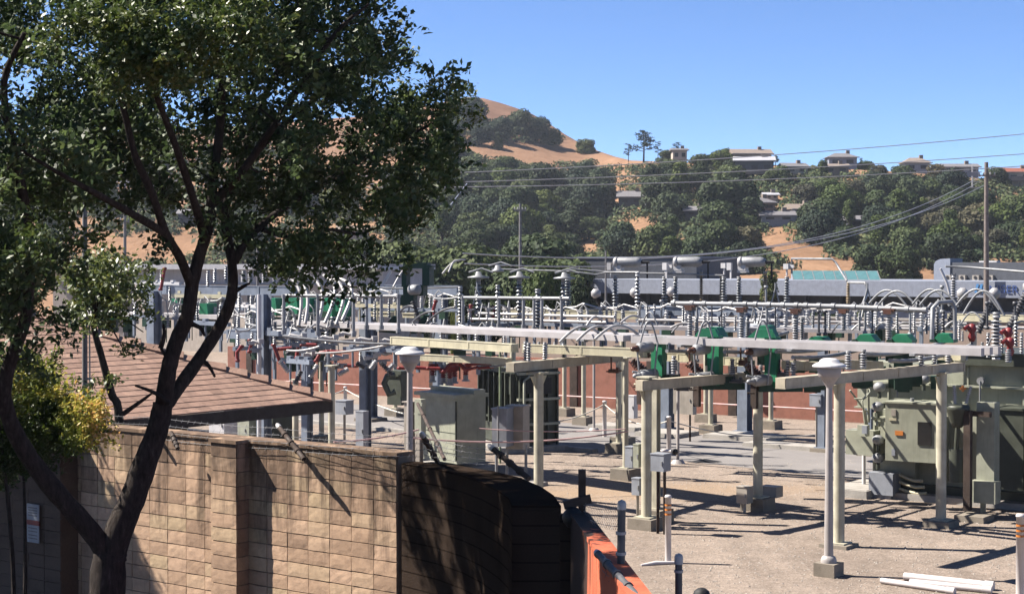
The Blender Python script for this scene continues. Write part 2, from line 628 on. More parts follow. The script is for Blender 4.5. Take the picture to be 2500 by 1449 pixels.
def set_tone(o, tones, per_face):
    me = o.data
    a = me.attributes.new('tone', 'FLOAT', 'FACE')
    vals = np.repeat(np.array(tones, dtype=np.float32), per_face) if per_face else np.array(tones, dtype=np.float32)
    a.data.foreach_set('value', vals[:len(me.polygons)])


W0_ = Vector((-1.79, 21.2, 0))
m = MB()
m.add([(-1500, -60, 0), (1500, -60, 0), (1500, 1800, 0), (-1500, 1800, 0)], [(0, 1, 2, 3)])
struct('ground', m, MT['gravel'])

m = MB()
dim_sheet = [W0_ + E1 * -40, W0_ + E1 * .3, Vector((0.05, 17.4, 0)), Vector((.6, 16.5, 0)), Vector((1.5, 7, 0)), Vector((3.5, -40, 0)), Vector((-60, -40, 0))]
m.add([p + Vector((0, 0, .004)) for p in dim_sheet], [tuple(range(len(dim_sheet)))[::-1]])
struct('bounce_dimming_sheet', m, concrete('bounce_dimming_dark', (.05, .042, .032), 6, .6, .5))  # unseen dark sheet added to cut ground bounce onto the wall

# service road crossing the yard
a = on(1330, 55.5); b = on(2700, 42)
m = MB()
d = (Vector((b.x, b.y, 0)) - Vector((a.x, a.y, 0))).normalized()
nrm = Vector((-d.y, d.x, 0))
a2, b2 = a - d * 40, b + d * 10
m.add([a2 - nrm * 3.1 + Vector((0, 0, .004)), b2 - nrm * 3.1 + Vector((0, 0, .004)), b2 + nrm * 3.3 + Vector((0, 0, .004)), a2 + nrm * 3.3 + Vector((0, 0, .004))], [(0, 1, 2, 3)])
struct('service_road', m, MT['asphalt'])
m = MB()
m.beam(a2 - nrm * 3.25 + Vector((0, 0, .05)), a + d * 5 - nrm * 3.25 + Vector((0, 0, .05)), .25, .13)
struct('kerb', m, MT['pad'])

SKYL = [(-2500, 500, 420), (-1500, 430, 450), (-600, 380, 450), (0, 348, 450), (400, 322, 470), (700, 302, 490), (900, 285, 500),
        (1060, 258, 510), (1120, 240, 520), (1160, 235, 520), (1210, 247, 520), (1290, 272, 515), (1350, 306, 505), (1400, 340, 490), (1480, 375, 460),
        (1540, 394, 420), (1640, 398, 390), (1790, 398, 370), (1900, 404, 360), (2050, 412, 355), (2200, 418, 350), (2400, 436, 345),
        (2500, 448, 345), (3200, 480, 345), (4200, 540, 345)]
DF = 172.0


def skyl(px):
    xs = [p[0] for p in SKYL]
    return np.interp(px, xs, [p[1] for p in SKYL]), np.interp(px, xs, [p[2] for p in SKYL])


def hill_wob(X, Y, t):
    return t * (1.5 * math.sin(X * .045 + 1.3) * math.sin(Y * .035 + .4) + .7 * math.sin(X * .13 + Y * .07)) * (1 - t * .8)


def hill(px, t):
    """point of the hillside in column px; t = 0 foot, 1 crest, above 1 behind"""
    yy, Dt = skyl(px)
    e0, e1 = -CAM_H / DF, (650 - yy) / F
    if t <= 1:
        D = DF + (Dt - DF) * t
        z = CAM_H + D * (e0 + (e1 - e0) * t)
    else:
        D = Dt + (t - 1) * 300
        z = (CAM_H + Dt * e1) * max(0.0, 1 - (t - 1) ** 1.6) if t < 2 else 0
    p = on(px, D, z)
    p.z += hill_wob(p.x, p.y, min(1, t))
    return p


def hill_at(px, py):
    yy, Dt = skyl(px)
    e0, e1 = -CAM_H / DF, (650 - yy) / F
    e = (650 - py) / F
    return hill(px, max(0, min(1.05, (e - e0) / (e1 - e0))))


m = MB()
cols = [-2500 + 40 * i for i in range(168)]
ts = [i / 44 for i in range(45)] + [1.02, 1.06, 1.12, 1.2, 1.35, 1.5, 1.7, 2.0]
vs = [hill(px, t_) for px in cols for t_ in ts]
n = len(ts)
fs = []
for i in range(len(cols) - 1):
    for j in range(n - 1):
        fs.append((i * n + j, (i + 1) * n + j, (i + 1) * n + j + 1, i * n + j + 1))
for k in range(0, len(vs), n):
    vs[k] = Vector((vs[k].x, vs[k].y, -.3))
m.add(vs, fs, True)
struct('hill', m, MT['hill'])

# ------------------------------------------------------------------ split-face block wall
W0 = Vector((-1.79, 21.2, 0))
WT = 3.3


def wpt(s_, off=0.0, z=0.0):
    """along the wall (s to the right), off = towards the camera side"""
    return W0 + E1 * s_ - E2 * off + Vector((0, 0, z))


wall = thing('block_wall', 'long tan split-face block wall with stained top behind the big tree', 'wall', wpt(0))


def block_face(m, tones, s0, s1, off, z0, z1, nrm='front', w=.4, h=.2):
    """rough faced blocks over a rectangle of the wall"""
    r = random.Random(int(s0 * 100 + off * 7919 + 11))
    nx, nz = 4, 3
    z = z1 - h
    while z > z0 - .01:
        s_ = s1
        while s_ > s0 + .02:
            a_ = max(s0, s_ - w)
            jy = r.uniform(-.003, .004)
            tone = r.random()
            vs = []
            vg = .003 if r.random() < .6 else .006
            for j in range(nz + 1):
                for i in range(nx + 1):
                    u = a_ + vg + (s_ - a_ - 2 * vg) * i / nx
                    zz = z + .007 + (h - .014) * j / nz
                    edge = i in (0, nx) or j in (0, nz)
                    dd = off + .02 + jy + (r.uniform(-.002, .002) if edge else r.uniform(.001, .004))
                    zj = r.uniform(-.003, .003)
                    if nrm == 'front':
                        vs.append(wpt(u, dd, zz + zj))
                    else:
                        # side face of a pilaster: u runs across the protrusion
                        vs.append(W0 + E1 * (nrm + dd) - E2 * u + Vector((0, 0, zz + zj)))
            fs = [(j * (nx + 1) + i, j * (nx + 1) + i + 1, (j + 1) * (nx + 1) + i + 1, (j + 1) * (nx + 1) + i) for j in range(nz) for i in range(nx)]
            k = len(vs)
            rim = [i for i in range(nx + 1)] + [(j) * (nx + 1) + nx for j in range(1, nz + 1)] + [nz * (nx + 1) + i for i in range(nx - 1, -1, -1)] + [j * (nx + 1) for j in range(nz - 1, 0, -1)]
            back = []
            for q in rim:
                vb = vs[q] + (E2 * .05 if nrm == 'front' else -E1 * .05)
                back.append(vb)
            nb = len(rim)
            for q in range(nb):
                fs.append((rim[q], rim[(q + 1) % nb], k + (q + 1) % nb, k + q)[::-1])
            m.add(vs + back, fs)
            tones += [tone] * len(fs)
            s_ -= w
        z -= h


def plain_core(s0, s1, off, back, z1):
    m = MB()
    c = wpt((s0 + s1) / 2, (off - back) / 2, z1 / 2)
    m.box(c, (s1 - s0, off + back, z1), rz=YAW)
    return m


m = plain_core(-17, .36, 0.0, .3, WT)
m.box(wpt(-2.67, .11, WT / 2 - .002), (.5, .24, WT - .004), rz=YAW)
m.build('mortar_core', MT['mortar'], wall)
m = MB()
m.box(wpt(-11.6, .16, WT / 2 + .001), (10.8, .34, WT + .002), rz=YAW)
m.build('stepped_core', MT['grimyshadeblock'], wall)
m, tn = MB(), []
block_face(m, tn, -6.2, -2.92, 0, .1, WT)
block_face(m, tn, -2.42, .35, 0, .1, WT)
o = m.build('block_facing', MT['block'], wall)
set_tone(o, tn, 0)
m, tn = MB(), []
block_face(m, tn, -2.93, -2.41, .24, .1, WT, w=.52)
block_face(m, tn, -.02, .24, 0, .1, WT, nrm=-2.43, w=.3)
o = m.build('pilaster', MT['block'], wall)
set_tone(o, tn, 0)
m, tn = MB(), []
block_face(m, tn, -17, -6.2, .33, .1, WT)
o = m.build('stepped_section', MT['grimyshadeblock'], wall)
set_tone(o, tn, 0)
# flat stone course lying on top
m = MB()
tn = []
for i in range(44):
    s0 = -17 + i * .395
    m.box(wpt(s0 + .197, -.13, WT + .026), (.389, .34, .05), rz=YAW)
    tn += [rnd.random()] * 6
m.box(wpt(-2.67, .14, WT + .0265), (.56, .29, .051), rz=YAW)
tn += [.4] * 6
o = m.build('coping', MT['block'], wall)
set_tone(o, tn, 0)

# notices fixed to the stepped part of the wall
sg = on(92, 24.9, 2.0)
sgt = thing('wall_notice', 'small white notice with a red band, greyed for the shade of the block wall', 'sign', at(92, 1285, 25.2))
D0 = 25.0
c0 = at(92, 1290, 25.0)
# put it on the face: solve for s
s_sign = (c0 - W0).dot(E1)
for nm, zc, hh, mt in (('upper_panel', 1.96, .25, 'greybox'), ('red_band', 1.795, .075, 'red'), ('lower_panel', 1.62, .27, 'greybox')):  # white panels coloured grey to carry the shade there
    m = MB()
    m.box(wpt(s_sign, .40, zc), (.30, .02, hh), rz=YAW)
    m.build(nm, MT[mt], sgt)
m = MB()
for z_ in (2.03, 1.99, 1.95, 1.91, 1.71, 1.66, 1.6, 1.55):
    m.box(wpt(s_sign, .412, z_), (.22, .004, .012), rz=YAW)
m.build('printed_lines', MT['darkgalv'], sgt)

# ------------------------------------------------------------------ curved wall coloured dark for tree shade, and orange wall
CWZ = 3.22
near = [(-1.45, 20.93), (-.97, 20.35), (-.62, 19.75), (-.36, 19.1), (-.16, 18.4), (-.04, 17.8), (.0, 17.2)]
far = [(-1.30, 21.15), (-.72, 20.72), (-.22, 20.1), (.10, 19.5), (.34, 18.7), (.47, 18.0), (.53, 17.2)]
m = MB()
nn = len(near)
vs = [Vector((x, y, 0)) for x, y in near] + [Vector((x, y, 0)) for x, y in far] + [Vector((x, y, CWZ)) for x, y in near] + [Vector((x, y, CWZ)) for x, y in far]
fs = []
for i in range(nn - 1):
    fs += [(i, i + 1, 2 * nn + i + 1, 2 * nn + i), (nn + i + 1, nn + i, 3 * nn + i, 3 * nn + i + 1), (2 * nn + i, 3 * nn + i, 3 * nn + i + 1, 2 * nn + i + 1)]
fs += [(nn - 1, 3 * nn - 1, 4 * nn - 1, 2 * nn - 1), (0, nn, 3 * nn, 2 * nn)]
m.add(vs, fs)
cw = solo('curved_wall', m, MT['darkwall'], 'thick curved wall coloured dark for tree shade between the block wall and the orange wall', 'wall')
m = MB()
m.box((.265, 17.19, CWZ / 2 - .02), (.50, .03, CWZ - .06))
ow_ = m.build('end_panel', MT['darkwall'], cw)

OW = thing('orange_wall', 'bright orange stucco wall with black runs at the bottom of the photo', 'wall', (.56, 16.5, 0))
m = MB()
p0, p1 = Vector((.58, 16.2, 0)), Vector((1.24, 7.0, 0))
dd = (p1 - p0).normalized()
m.beam(p0 + Vector((.1, 0, 1.63)), p1 + Vector((.1, 0, 1.63)), .17, 3.26)
m.build('wall', MT['orangewall'], OW)
m = MB()
m.beam(p0 + Vector((.1, 0, 3.285)), p1 + Vector((.1, 0, 3.285)), .19, .04)
m.build('coping', MT['orangewall'], OW)
m = MB()
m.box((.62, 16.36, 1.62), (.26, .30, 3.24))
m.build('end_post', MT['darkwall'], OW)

gp = thing('gate_post', 'rusty brown square post with a short cross arm at the end of the orange wall', 'post', (.72, 16.3, 3.2))
m = MB()
q = at(1421, 1150, 16.3)
m.box((q.x, 16.3, (3.24 + q.z) / 2 + .0), (.075, .075, q.z - 3.2))
m.build('post', MT['rust'], gp)
m = MB()
m.beam(at(1376, 1232, 16.25), at(1443, 1216, 16.25), .07, .085)
m.build('cross_arm', MT['rust'], gp)
m = MB()
c = at(1398, 1262, 16.2)
m.lathe([(0, -.11), (.05, -.1), (.095, -.05), (.11, 0), (.095, .05), (.05, .1), (0, .11)], c, n=16)
ball = solo('round_float', m, MT['black'], 'black round ball on the end of the orange wall beside the rusty post', 'ball')

# ------------------------------------------------------------------ tiled roof building
EZ = 3.0
E0 = on(808, 33.6, EZ)
PITCHR = math.radians(22.8)
LEN, HIPW = 8.4, 4.6     # eave length and run up to the ridge
tb = thing('tiled_roof_building', 'low building with a brown tiled hip roof behind the block wall', 'building', (E0.x, E0.y, 0))


def rp(a, b, up=0.0):
    """a = back along the eave from the corner, b = run up the slope; metres in plan"""
    p = E0 - E2 * a - E1 * b
    p = Vector((p.x, p.y, EZ + b * math.tan(PITCHR) + up))
    return p


m = MB()
tn = []
rows = 23
step = HIPW / rows
for r_ in range(rows):
    b0, b1 = r_ * step, (r_ + 1) * step
    a0 = b0 + .02
    a_ = a0 - .1
    k = 0
    off = (r_ % 2) * .17
    edge = a0
    while edge < LEN:
        w = .33 if edge > a0 else .33 - off * .9
        e2_ = min(LEN, edge + w)
        lift = .024 + rnd.uniform(-.003, .003)
        s1_ = max(edge + .001, b1 if edge < b1 else edge)
        lo0, lo1 = rp(edge + .001, b0 - .03, lift), rp(e2_ - .001, b0 - .03, lift)
        hi0, hi1 = rp(max(edge + .001, min(b1, e2_ - .01)), b1, .012), rp(e2_ - .001, b1, .012)
        bo0, bo1 = rp(edge + .001, b0 - .03, 0.0), rp(e2_ - .001, b0 - .03, 0.0)
        m.add([lo0, lo1, hi1, hi0, bo0, bo1], [(1, 0, 3, 2), (0, 1, 5, 4)])
        tn += [min(1, max(0, .5 + rnd.gauss(0, .15)))] * 2
        edge = e2_
o = m.build('roof', MT['tile'], tb)
set_tone(o, tn, 0)
o_roof = o
# solid roof body below the tiles, with the far slopes
m = MB()
A, B, C_, D_ = rp(0, 0), rp(LEN, 0), rp(LEN, HIPW), rp(HIPW, HIPW)
far_eave = E0 - E1 * (2 * HIPW)
G_, H_ = Vector((far_eave.x, far_eave.y, EZ)), Vector((far_eave.x, far_eave.y, EZ)) - E2 * LEN
dn = Vector((0, 0, -.02))
m.add([A + dn, B + dn, C_ + dn, D_ + dn, G_ + dn, H_ + dn], [(1, 0, 3, 2), (0, 4, 3), (4, 5, 2, 3), (5, 1, 2), (0, 1, 5, 4)])
ob = m.build('roof_deck', MT['tile'], tb)
set_tone(ob, [.35] * 5, 0)
# hip caps
m = MB()
tn = []
N = 15
for i in range(N):
    t0, t1 = i / N * HIPW, (i + 1) / N * HIPW
    p, q = rp(t0, t0, .07), rp(t1 + .03, t1 + .03, .035)
    side = (q - p).cross(Vector((0, 0, 1))).normalized()
    vs = []
    for pt, lift, wd in ((p, .045, .2), (q, .012, .185)):
        vs += [pt - side * wd + Vector((0, 0, -.055)), pt + Vector((0, 0, lift + .02)), pt + side * wd + Vector((0, 0, -.055)), pt - side * wd * .9 + Vector((0, 0, -.11)), pt + side * wd * .9 + Vector((0, 0, -.11))]
    m.add(vs, [(0, 1, 6, 5), (1, 2, 7, 6), (0, 3, 4, 2, 1), (3, 0, 5, 8), (2, 4, 9, 7)])
    tn += [min(1, max(0, .55 + rnd.gauss(0, .2)))] * 5
o = m.build('hip_ridge', MT['tile'], tb)
set_tone(o, tn, 0)
m = MB()
m.beam(rp(-.02, -.01, -.14), rp(LEN, -.01, -.14), .045, .24)
m.beam(rp(0, 0, -.14) - E1 * .0 + E2 * .02, G_ + Vector((0, 0, -.14)), .045, .24)
m.build('fascia', MT['fascia'], tb)
m = MB()
wc = E0 - E2 * (LEN / 2 + 1.9) - E1 * (HIPW + 0.0)
m.box(Vector((wc.x, wc.y, 1.42)), (2 * HIPW - 1.7, LEN - 2.6, 2.84), rz=YAW)
m.build('wall', MT['brownwall'], tb)

# ------------------------------------------------------------------ switchyard builders
ORD = ['first', 'second', 'third', 'fourth', 'fifth', 'sixth', 'seventh', 'eighth', 'ninth', 'tenth', 'eleventh', 'twelfth', 'thirteenth', 'fourteenth', 'fifteenth', 'sixteenth']


def shed_profile(h, r, n, core=.5):
    p = [(0, 0), (r * .75, 0), (r * .75, h * .05), (r * core, h * .06)]
    for i in range(n):
        z = h * (.09 + .85 * i / n)
        dz = h * .85 / n
        p += [(r * core, z), (r, z + dz * .10), (r * .97, z + dz * .24), (r * core, z + dz * .50)]
    p += [(r * core, h * .94), (r * .7, h * .95), (r * .7, h), (0, h)]
    return p


def add_ins(m, base, h, r, n=8, axis=(0, 0, 1), core=.42):
    m.lathe(shed_profile(h, r, n, core), base, axis, n=10)


def ins(px, y0, y1, D, w, label, n=8, mat='porc', group=None, cap='galv', axis=None):
    """free standing ribbed insulator between picture rows y0 (top) and y1 (foot)"""
    b, tp = at(px, y1, D), at(px, y0, D)
    h = (tp - b).length
    t_ = thing('post_insulator', label, 'insulator', b, 0, group)
    ax = Vector(axis) if axis else Vector((0, 0, 1))
    m = MB()
    add_ins(m, b, h * .93, w * mpp(D) / 2, n, ax)
    m.build('ribbed_body', MT[mat], t_)
    m = MB()
    m.lathe([(0, h * .03), (w * mpp(D) * .25, h * .03), (w * mpp(D) * .25, h * .9), (0, h * .9)], b, ax, n=8)
    m.build('core_rod', MT['core'], t_)
    m = MB()
    m.lathe([(0, h * .93), (w * mpp(D) * .3, h * .93), (w * mpp(D) * .36, h), (0, h)], b, ax, n=8)
    m.build('metal_cap', MT[cap], t_)
    return t_


def arc(p, q, rise, n=12, lean=Vector((0, 0, 0))):
    p, q = Vector(p), Vector(q)
    return [p.lerp(q, i / n) + (Vector((0, 0, rise)) + lean) * math.sin(math.pi * i / n) for i in range(n + 1)]


def sag(p, q, s_, n=24):
    p, q = Vector(p), Vector(q)
    return [p.lerp(q, i / n) - Vector((0, 0, s_ * 4 * (i / n) * (1 - i / n))) for i in range(n + 1)]


def cable(name, pts, r, mat, label, cat='cable', group=None, n=6):
    m = MB()
    m.tube(pts, r, n)
    return solo(name, m, MT[mat], label, cat, group)


def column(m, p, z0, z1, w=.24, flange=True):
    """steel H column"""
    c = Vector((p.x, p.y, (z0 + z1) / 2))
    h = z1 - z0
    m.box(c - E2 * (w / 2), (w, .02, h), rz=YAW)
    m.box(c + E2 * (w / 2), (w, .02, h), rz=YAW)
    m.box(c, (.02, w - .022, h), rz=YAW)


def round_col(m, p, z0, z1, r=.11):
    m.cyl((p.x, p.y, z0), (p.x, p.y, z1), r, n=18)
    m.box((p.x, p.y, z0 + .015), (r * 3.6, r * 3.6, .03), rz=YAW)
    m.box((p.x, p.y, z1 + .015), (r * 3.0, r * 3.0, .03), rz=YAW)


# ---- tan table frames carrying the near bus
def foot(m, p, w=.62, h=.3):
    m.box((p.x, p.y, h / 2), (w, w, h), rz=YAW, taper=.97)


def frame_post(px, D, z1, label, kind='round', r=.105, box=None, foot_h=.3, mat='column', foot_w=.62, name='steel_column', w=.24):
    p = on(px, D, 0)
    t_ = thing(name, label, 'column', p)
    m = MB()
    if kind == 'round':
        round_col(m, p, foot_h, z1, r)
    else:
        column(m, p, foot_h, z1, w)
        m.box((p.x, p.y, foot_h + .015), (w * 1.7, w * 1.7, .03), rz=YAW)
    m.build('shaft', MT[mat], t_)
    m = MB()
    foot(m, p, foot_w, foot_h)
    m.build('footing', MT['concrete'], t_)
    return t_


PX_COLS = [
    (1315, 37.4, 3.30, 'cream round column rising just behind the curved dark wall'),
    (1578, 35.3, 3.34, 'cream round column with grey boxes strapped to it, left of the nearest bare one'),
    (1850, 38.0, 3.10, 'cream round column on a footing with a beige junction box on its left'),
    (2048, 33.0, 3.42, 'cream round column directly behind the near mushroom-topped light pole'),
    (2297, 35.6, 3.42, 'cream round column in front of the olive control cabinet'),
    (1527, 43.5, 3.30, 'slim cream column beyond the grey boxes, foot on a small pad'),
]
for px, D, z, lb in PX_COLS:
    frame_post(px, D, z, lb, r=.115 if px != 1527 else .08, foot_h={2048: .07, 2297: .14, 1578: .24}.get(px, .3))

cc = frame_post(1600, 36.2, 3.3, 'square tan column close behind the one with grey boxes', 'h', w=.16)

beams = thing('bus_support_beam', 'long tan beam on two columns right of centre, carrying the near row of insulators', 'beam', at(2050, 915, 33))


def zbeam(px0, D0_, px1, D1_, zt, w, h, label, mat='cream', name='bus_support_beam', ext=0.0, flange=True):
    a_, b_ = on(px0, D0_, zt - h / 2), on(px1, D1_, zt - h / 2)
    d_ = (b_ - a_).normalized()
    a_, b_ = a_ - d_ * ext, b_ + d_ * ext
    h = h * 1.02
    m = MB()
    m.beam(a_ + Vector((0, 0, h / 2 - .01)), b_ + Vector((0, 0, h / 2 - .01)), w, .02)
    m.beam(a_ - Vector((0, 0, h / 2 - .01)), b_ - Vector((0, 0, h / 2 - .01)), w, .02)
    m.beam(a_, b_, w * .9, h - .04)
    side = d_.cross(Vector((0, 0, 1)))
    k = max(2, int((b_ - a_).length / 1.3))
    for i in range(k + 1):
        c = a_.lerp(b_, (i + .03) / (k + .06))
        m.box(c, (.06, w * 1.02, h - .05), rz=math.atan2(d_.y, d_.x))
    return solo(name, m, MT[mat], label, 'beam')


bpy.data.objects.remove(beams)
zbeam(1905, 31.2, 2345, 36.4, 3.62, .24, .21, 'tan beam on two cream columns right of centre with insulators on top', 'tanbeam')
zbeam(1245, 36.8, 1512, 41.0, 3.58, .24, .21, 'tan beam left of the green switches with insulators on top', 'tanbeam')
zbeam(1560, 35.0, 1900, 38.6, 3.30, .22, .22, 'shaded tan beam running behind the hanging green switches', 'tanbeam')
zbeam(960, 41.5, 1258, 37.5, 3.98, .22, .20, 'cream beam with grey clamps left of centre under the pale bus')
zbeam(985, 40.5, 1245, 38.4, 3.60, .2, .16, 'thin tan beam just above the mushroom light by the olive cabinet')
zbeam(1280, 39.5, 1575, 37.3, 3.88, .2, .2, 'short cream beam left of the green switches under the pale bus')
zbeam(1630, 38.6, 1690, 38.1, 3.72, .2, .2, 'short cream beam between the first and second hanging green switch')
zbeam(1770, 37.6, 1830, 37.1, 3.68, .2, .2, 'short cream beam between the second and third hanging green switch')
zbeam(1915, 36.4, 2020, 35.6, 3.66, .2, .2, 'short cream beam between the third green switch and the mushroom light')
zbeam(2035, 35.4, 2150, 34.6, 3.74, .2, .2, 'cream beam right of the mushroom light under the pale bus')
zbeam(2265, 37.0, 2350, 36.3, 3.86, .2, .2, 'cream beam above the column by the olive control cabinet')
zbeam(1235, 54, 1560, 51, 4.36, .25, .24, 'sunlit cream beam against the dark trees above the pale bus')
zbeam(2318, 50, 2560, 47.5, 4.33, .25, .22, 'sunlit cream beam at the right edge in front of the far shops')
zbeam(1060, 40.2, 1160, 39.5, 3.95, .22, .12, 'stub of cream beam above the red bushings')
for px, D, z, lb in ((1252, 53.5, 4.1, 'cream stub column under the left end of the far sunlit beam'), (1520, 51.5, 4.1, 'cream stub column under the right end of the far sunlit beam'),
                     (2375, 49.4, 4.1, 'cream column under the sunlit beam at the right edge')):
    frame_post(px, D, z, lb, r=.10)
for px, D, z, lb in ((1378, 62.0, 3.2, 'cream column against the faded red wall, left of a pair'), (1425, 58.5, 3.2, 'cream column against the faded red wall, right of a pair'),
                     (1510, 49.7, 3.3, 'cream column on a tall concrete footing left of the grey boxes'),
                     (1723, 59.5, 3.3, 'cream column right of the weathered grey panel'), (1735, 55.5, 3.3, 'nearer cream column right of the weathered grey panel'),
                     (1882, 57.0, 3.2, 'cream column in front of the red wall, right of the blue-grey one'), (965, 62, 3.0, 'cream column by the red wall left of the mushroom light'),
                     (810, 40.0, 3.3, 'cream round column just right of the tiled roof corner'),
                     (722, 45.0, 2.6, 'cream column below the tiled roof eave'), (785, 52, 3.3, 'slim cream column right of the tiled roof, further back'),
                     (1090, 47.5, 2.9, 'pale cream post among the red bushings')):
    frame_post(px, D, z, lb, r=.085)
for px, D, z0, z1, lb in ((1221, 47.0, 0, 3.5, 'slim green pole between the olive cabinet and the beige one'), ):
    m = MB()
    p = on(px, D, 0)
    m.cyl((p.x, p.y, 0), (p.x, p.y, z1), .035)
    solo('slim_post', m, paint('pale_green_pole', (.30, .36, .22), .5), lb, 'post')
for px, D, z1, lb in ((1450, 56.2, 3.3, 'thin pale grey post on a round foot before the red wall'), (1655, 47, 3.5, 'thin pale conduit pole right of the strapped grey boxes')):
    m = MB()
    p = on(px, D, 0)
    m.cyl((p.x, p.y, 0), (p.x, p.y, z1), .045)
    m.cyl((p.x, p.y, 0), (p.x, p.y, .12), .22, .14)
    solo('slim_post', m, MT['pole'], lb, 'post')

# blue-grey H columns
for px, D, z, w, lb in ((1628, 56.0, 4.35, .38, 'broad blue-grey column left of the weathered panel'),
                        (1818, 55.0, 4.35, .38, 'broad blue-grey column right of centre in front of the red wall'),
                        (892, 49.5, 4.0, .26, 'blue-grey column with a pale box low on its left'),
                        (750, 51.5, 4.0, .26, 'blue-grey column below the eave of the tiled roof'),
                        (645, 46.0, 5.0, .30, 'tall blue-grey column above the tiled roof, in front of the green hoods'),
                        (378, 52.0, 5.0, .34, 'blue-grey column seen between the tree trunks and yellow-green leaves'),
                        (1075, 60.0, 4.9, .40, 'blue-grey column under the arm of the dark green tank'),
                        (905, 60.0, 4.9, .36, 'blue-grey column behind the pipe frame left of the dark green tank'),
                        (2008, 50.0, 3.6, .24, 'blue-grey column with a small grey box left of the mushroom light'),
                        (2122, 49.0, 3.9, .22, 'blue-grey column behind the cream beam right of the mushroom light')):
    frame_post(px, D, z, lb, 'h', foot_h=.12, mat='bluegrey', foot_w=.9 if w > .3 else .6, w=w)
m = MB()
m.cyl(on(633, 45.5, .0), on(633, 45.5, 5.0), .06)
solo('conduit_pipe', m, MT['white'], 'pale conduit pipe standing beside the tall column above the tiled roof', 'pipe')

zbeam(340, 56, 720, 52, 5.15, .3, .3, 'long blue-grey beam behind the two tree trunks', 'bluegrey')
zbeam(900, 60.5, 1122, 58, 5.1, .3, .34, 'blue-grey beam running behind the dark green tank', 'bluegrey')
zbeam(560, 47, 775, 45, 3.95, .28, .26, 'blue-grey beam below the row of green hoods', 'bluegrey')
zbeam(1560, 55, 1700, 54, 4.45, .7, .3, 'blue-grey deck beam below the left grey cylinder', 'bluegrey')
zbeam(1705, 54, 1935, 52, 4.45, .7, .26, 'blue-grey deck beam below the right grey cylinders', 'bluegrey')
for i, (px, D) in enumerate(((1590, 54.5), (1745, 53.5), (1890, 52.5))):
    M = Matrix.Translation(on(px, D, 4.0)) @ Matrix.Rotation(YAW, 4, 'Z')
    m = MB()
    m.prism([(-.75, .3), (.75, .3), (.35, -.25), (-.3, -.25)], M, .5)
    m.prism([(-.55, .22), (.4, .22), (.3, .05), (-.5, .05)], M @ Matrix.Translation((0, -.3, 0)), .06)
    solo('gusset_box', m, MT['bluegrey'] if i != 9 else None, ('left', 'middle', 'right')[i] + ' of three tapering blue-grey boxes under the deck beams', 'gusset box')

# ---- long pale bus: three rectangular bars side by side, carried along the yard
def bus(px0, D0_, px1, D1_, z, bars, label, gap=.24, w=.17, h=.13, cat='bus bar'):
    a_, b_ = on(px0, D0_, z), on(px1, D1_, z)
    t_ = thing('bus_bar', label, cat, a_)
    d_ = (b_ - a_).normalized()
    side = Vector((-d_.y, d_.x, 0))
    for k in range(bars):
        o = side * ((k - (bars - 1) / 2) * gap)
        m = MB()
        m.beam(a_ + o, b_ + o, w, h)
        m.build('bar', MT['bus'], t_)
    n_ = int((b_ - a_).length / 3)
    for i in range(n_ + 1):
        m = MB()
        c = a_.lerp(b_, (i + .5) / (n_ + 1))
        m.box(c - Vector((0, 0, h * .62)), (.12, gap * bars, .05), rz=math.atan2(d_.y, d_.x))
        m.build('clamp', MT['galv'], t_)
    return t_


bus(640, 50.5, 1565, 38.6, 4.08, 4, 'broad pale multi-bar bus in the left half below the pipe frames', gap=.33, w=.27, h=.14)
bus(1570, 38.4, 2420, 32.8, 4.06, 3, 'pale multi-bar bus running in front of the green hoods to the right end', gap=.42, w=.16, h=.16)
bus(170, 58, 560, 52, 4.15, 3, 'pale bus above the tiled roof behind the tree', gap=.3, w=.28)
bus(1480, 45.5, 2130, 42.5, 4.08, 2, 'pale bus behind the near one, back of the green hoods', gap=.4, w=.3, h=.1)
for i, (px0, D0_, px1, D1_, z) in enumerate(((1160, 50, 1320, 48.5, 4.33), (1330, 48.6, 1500, 47, 4.31), (1150, 49.5, 1480, 46.5, 4.17), (1560, 46, 1840, 44.5, 4.26),
                                         (1905, 46, 2360, 44, 4.22), (1905, 45.5, 2330, 43.5, 4.08), (2100, 46, 2520, 44, 4.10), (1640, 46, 1800, 45, 4.32))):
    cable('bus_tube', [on(px0, D0_, z), on(px1, D1_, z)], .05, 'alu',
          ['round pale tube behind the left pipe frame gap', 'round pale tube below the sunlit cream beam', 'lower pale tube below the sunlit cream beam',
           'pale tube below the blue-grey deck', 'upper pale tube right of the white tank', 'lower pale tube right of the white tank', 'pale tube behind the right-hand arches', 'short pale tube over the left green hood'][i], 'bus tube')

# raised tube bus on tall white insulators (right of centre)
tubs = [(1640, 740, 40.3), (1850, 743, 39.0), (2060, 748, 37.8), (2262, 757, 36.6)]
rb = thing('tube_bus', 'thick grey tube bus with clamps on tall ribbed insulators right of centre', 'bus tube', at(1640, 740, 40.3))
m = MB()
m.tube([at(*q) for q in tubs], .058, 12)
m.build('tube', MT['galv'], rb)
for px in (1645, 1690, 1720, 1785, 1820, 1845, 1878, 1912, 1945, 1968, 2000, 2035, 2085, 2140, 2172, 2215, 2258):
    y = np.interp(px, [q[0] for q in tubs], [q[1] for q in tubs])
    D = np.interp(px, [q[0] for q in tubs], [q[2] for q in tubs])
    c = at(px, y, D)
    m = MB()
    m.cyl(c - E1 * .05, c + E1 * .05, .08, n=10)
    m.box(c + Vector((0, 0, .055)), (.06, .08, .05), rz=YAW)
    m.build('clamp', MT['galv'], rb)
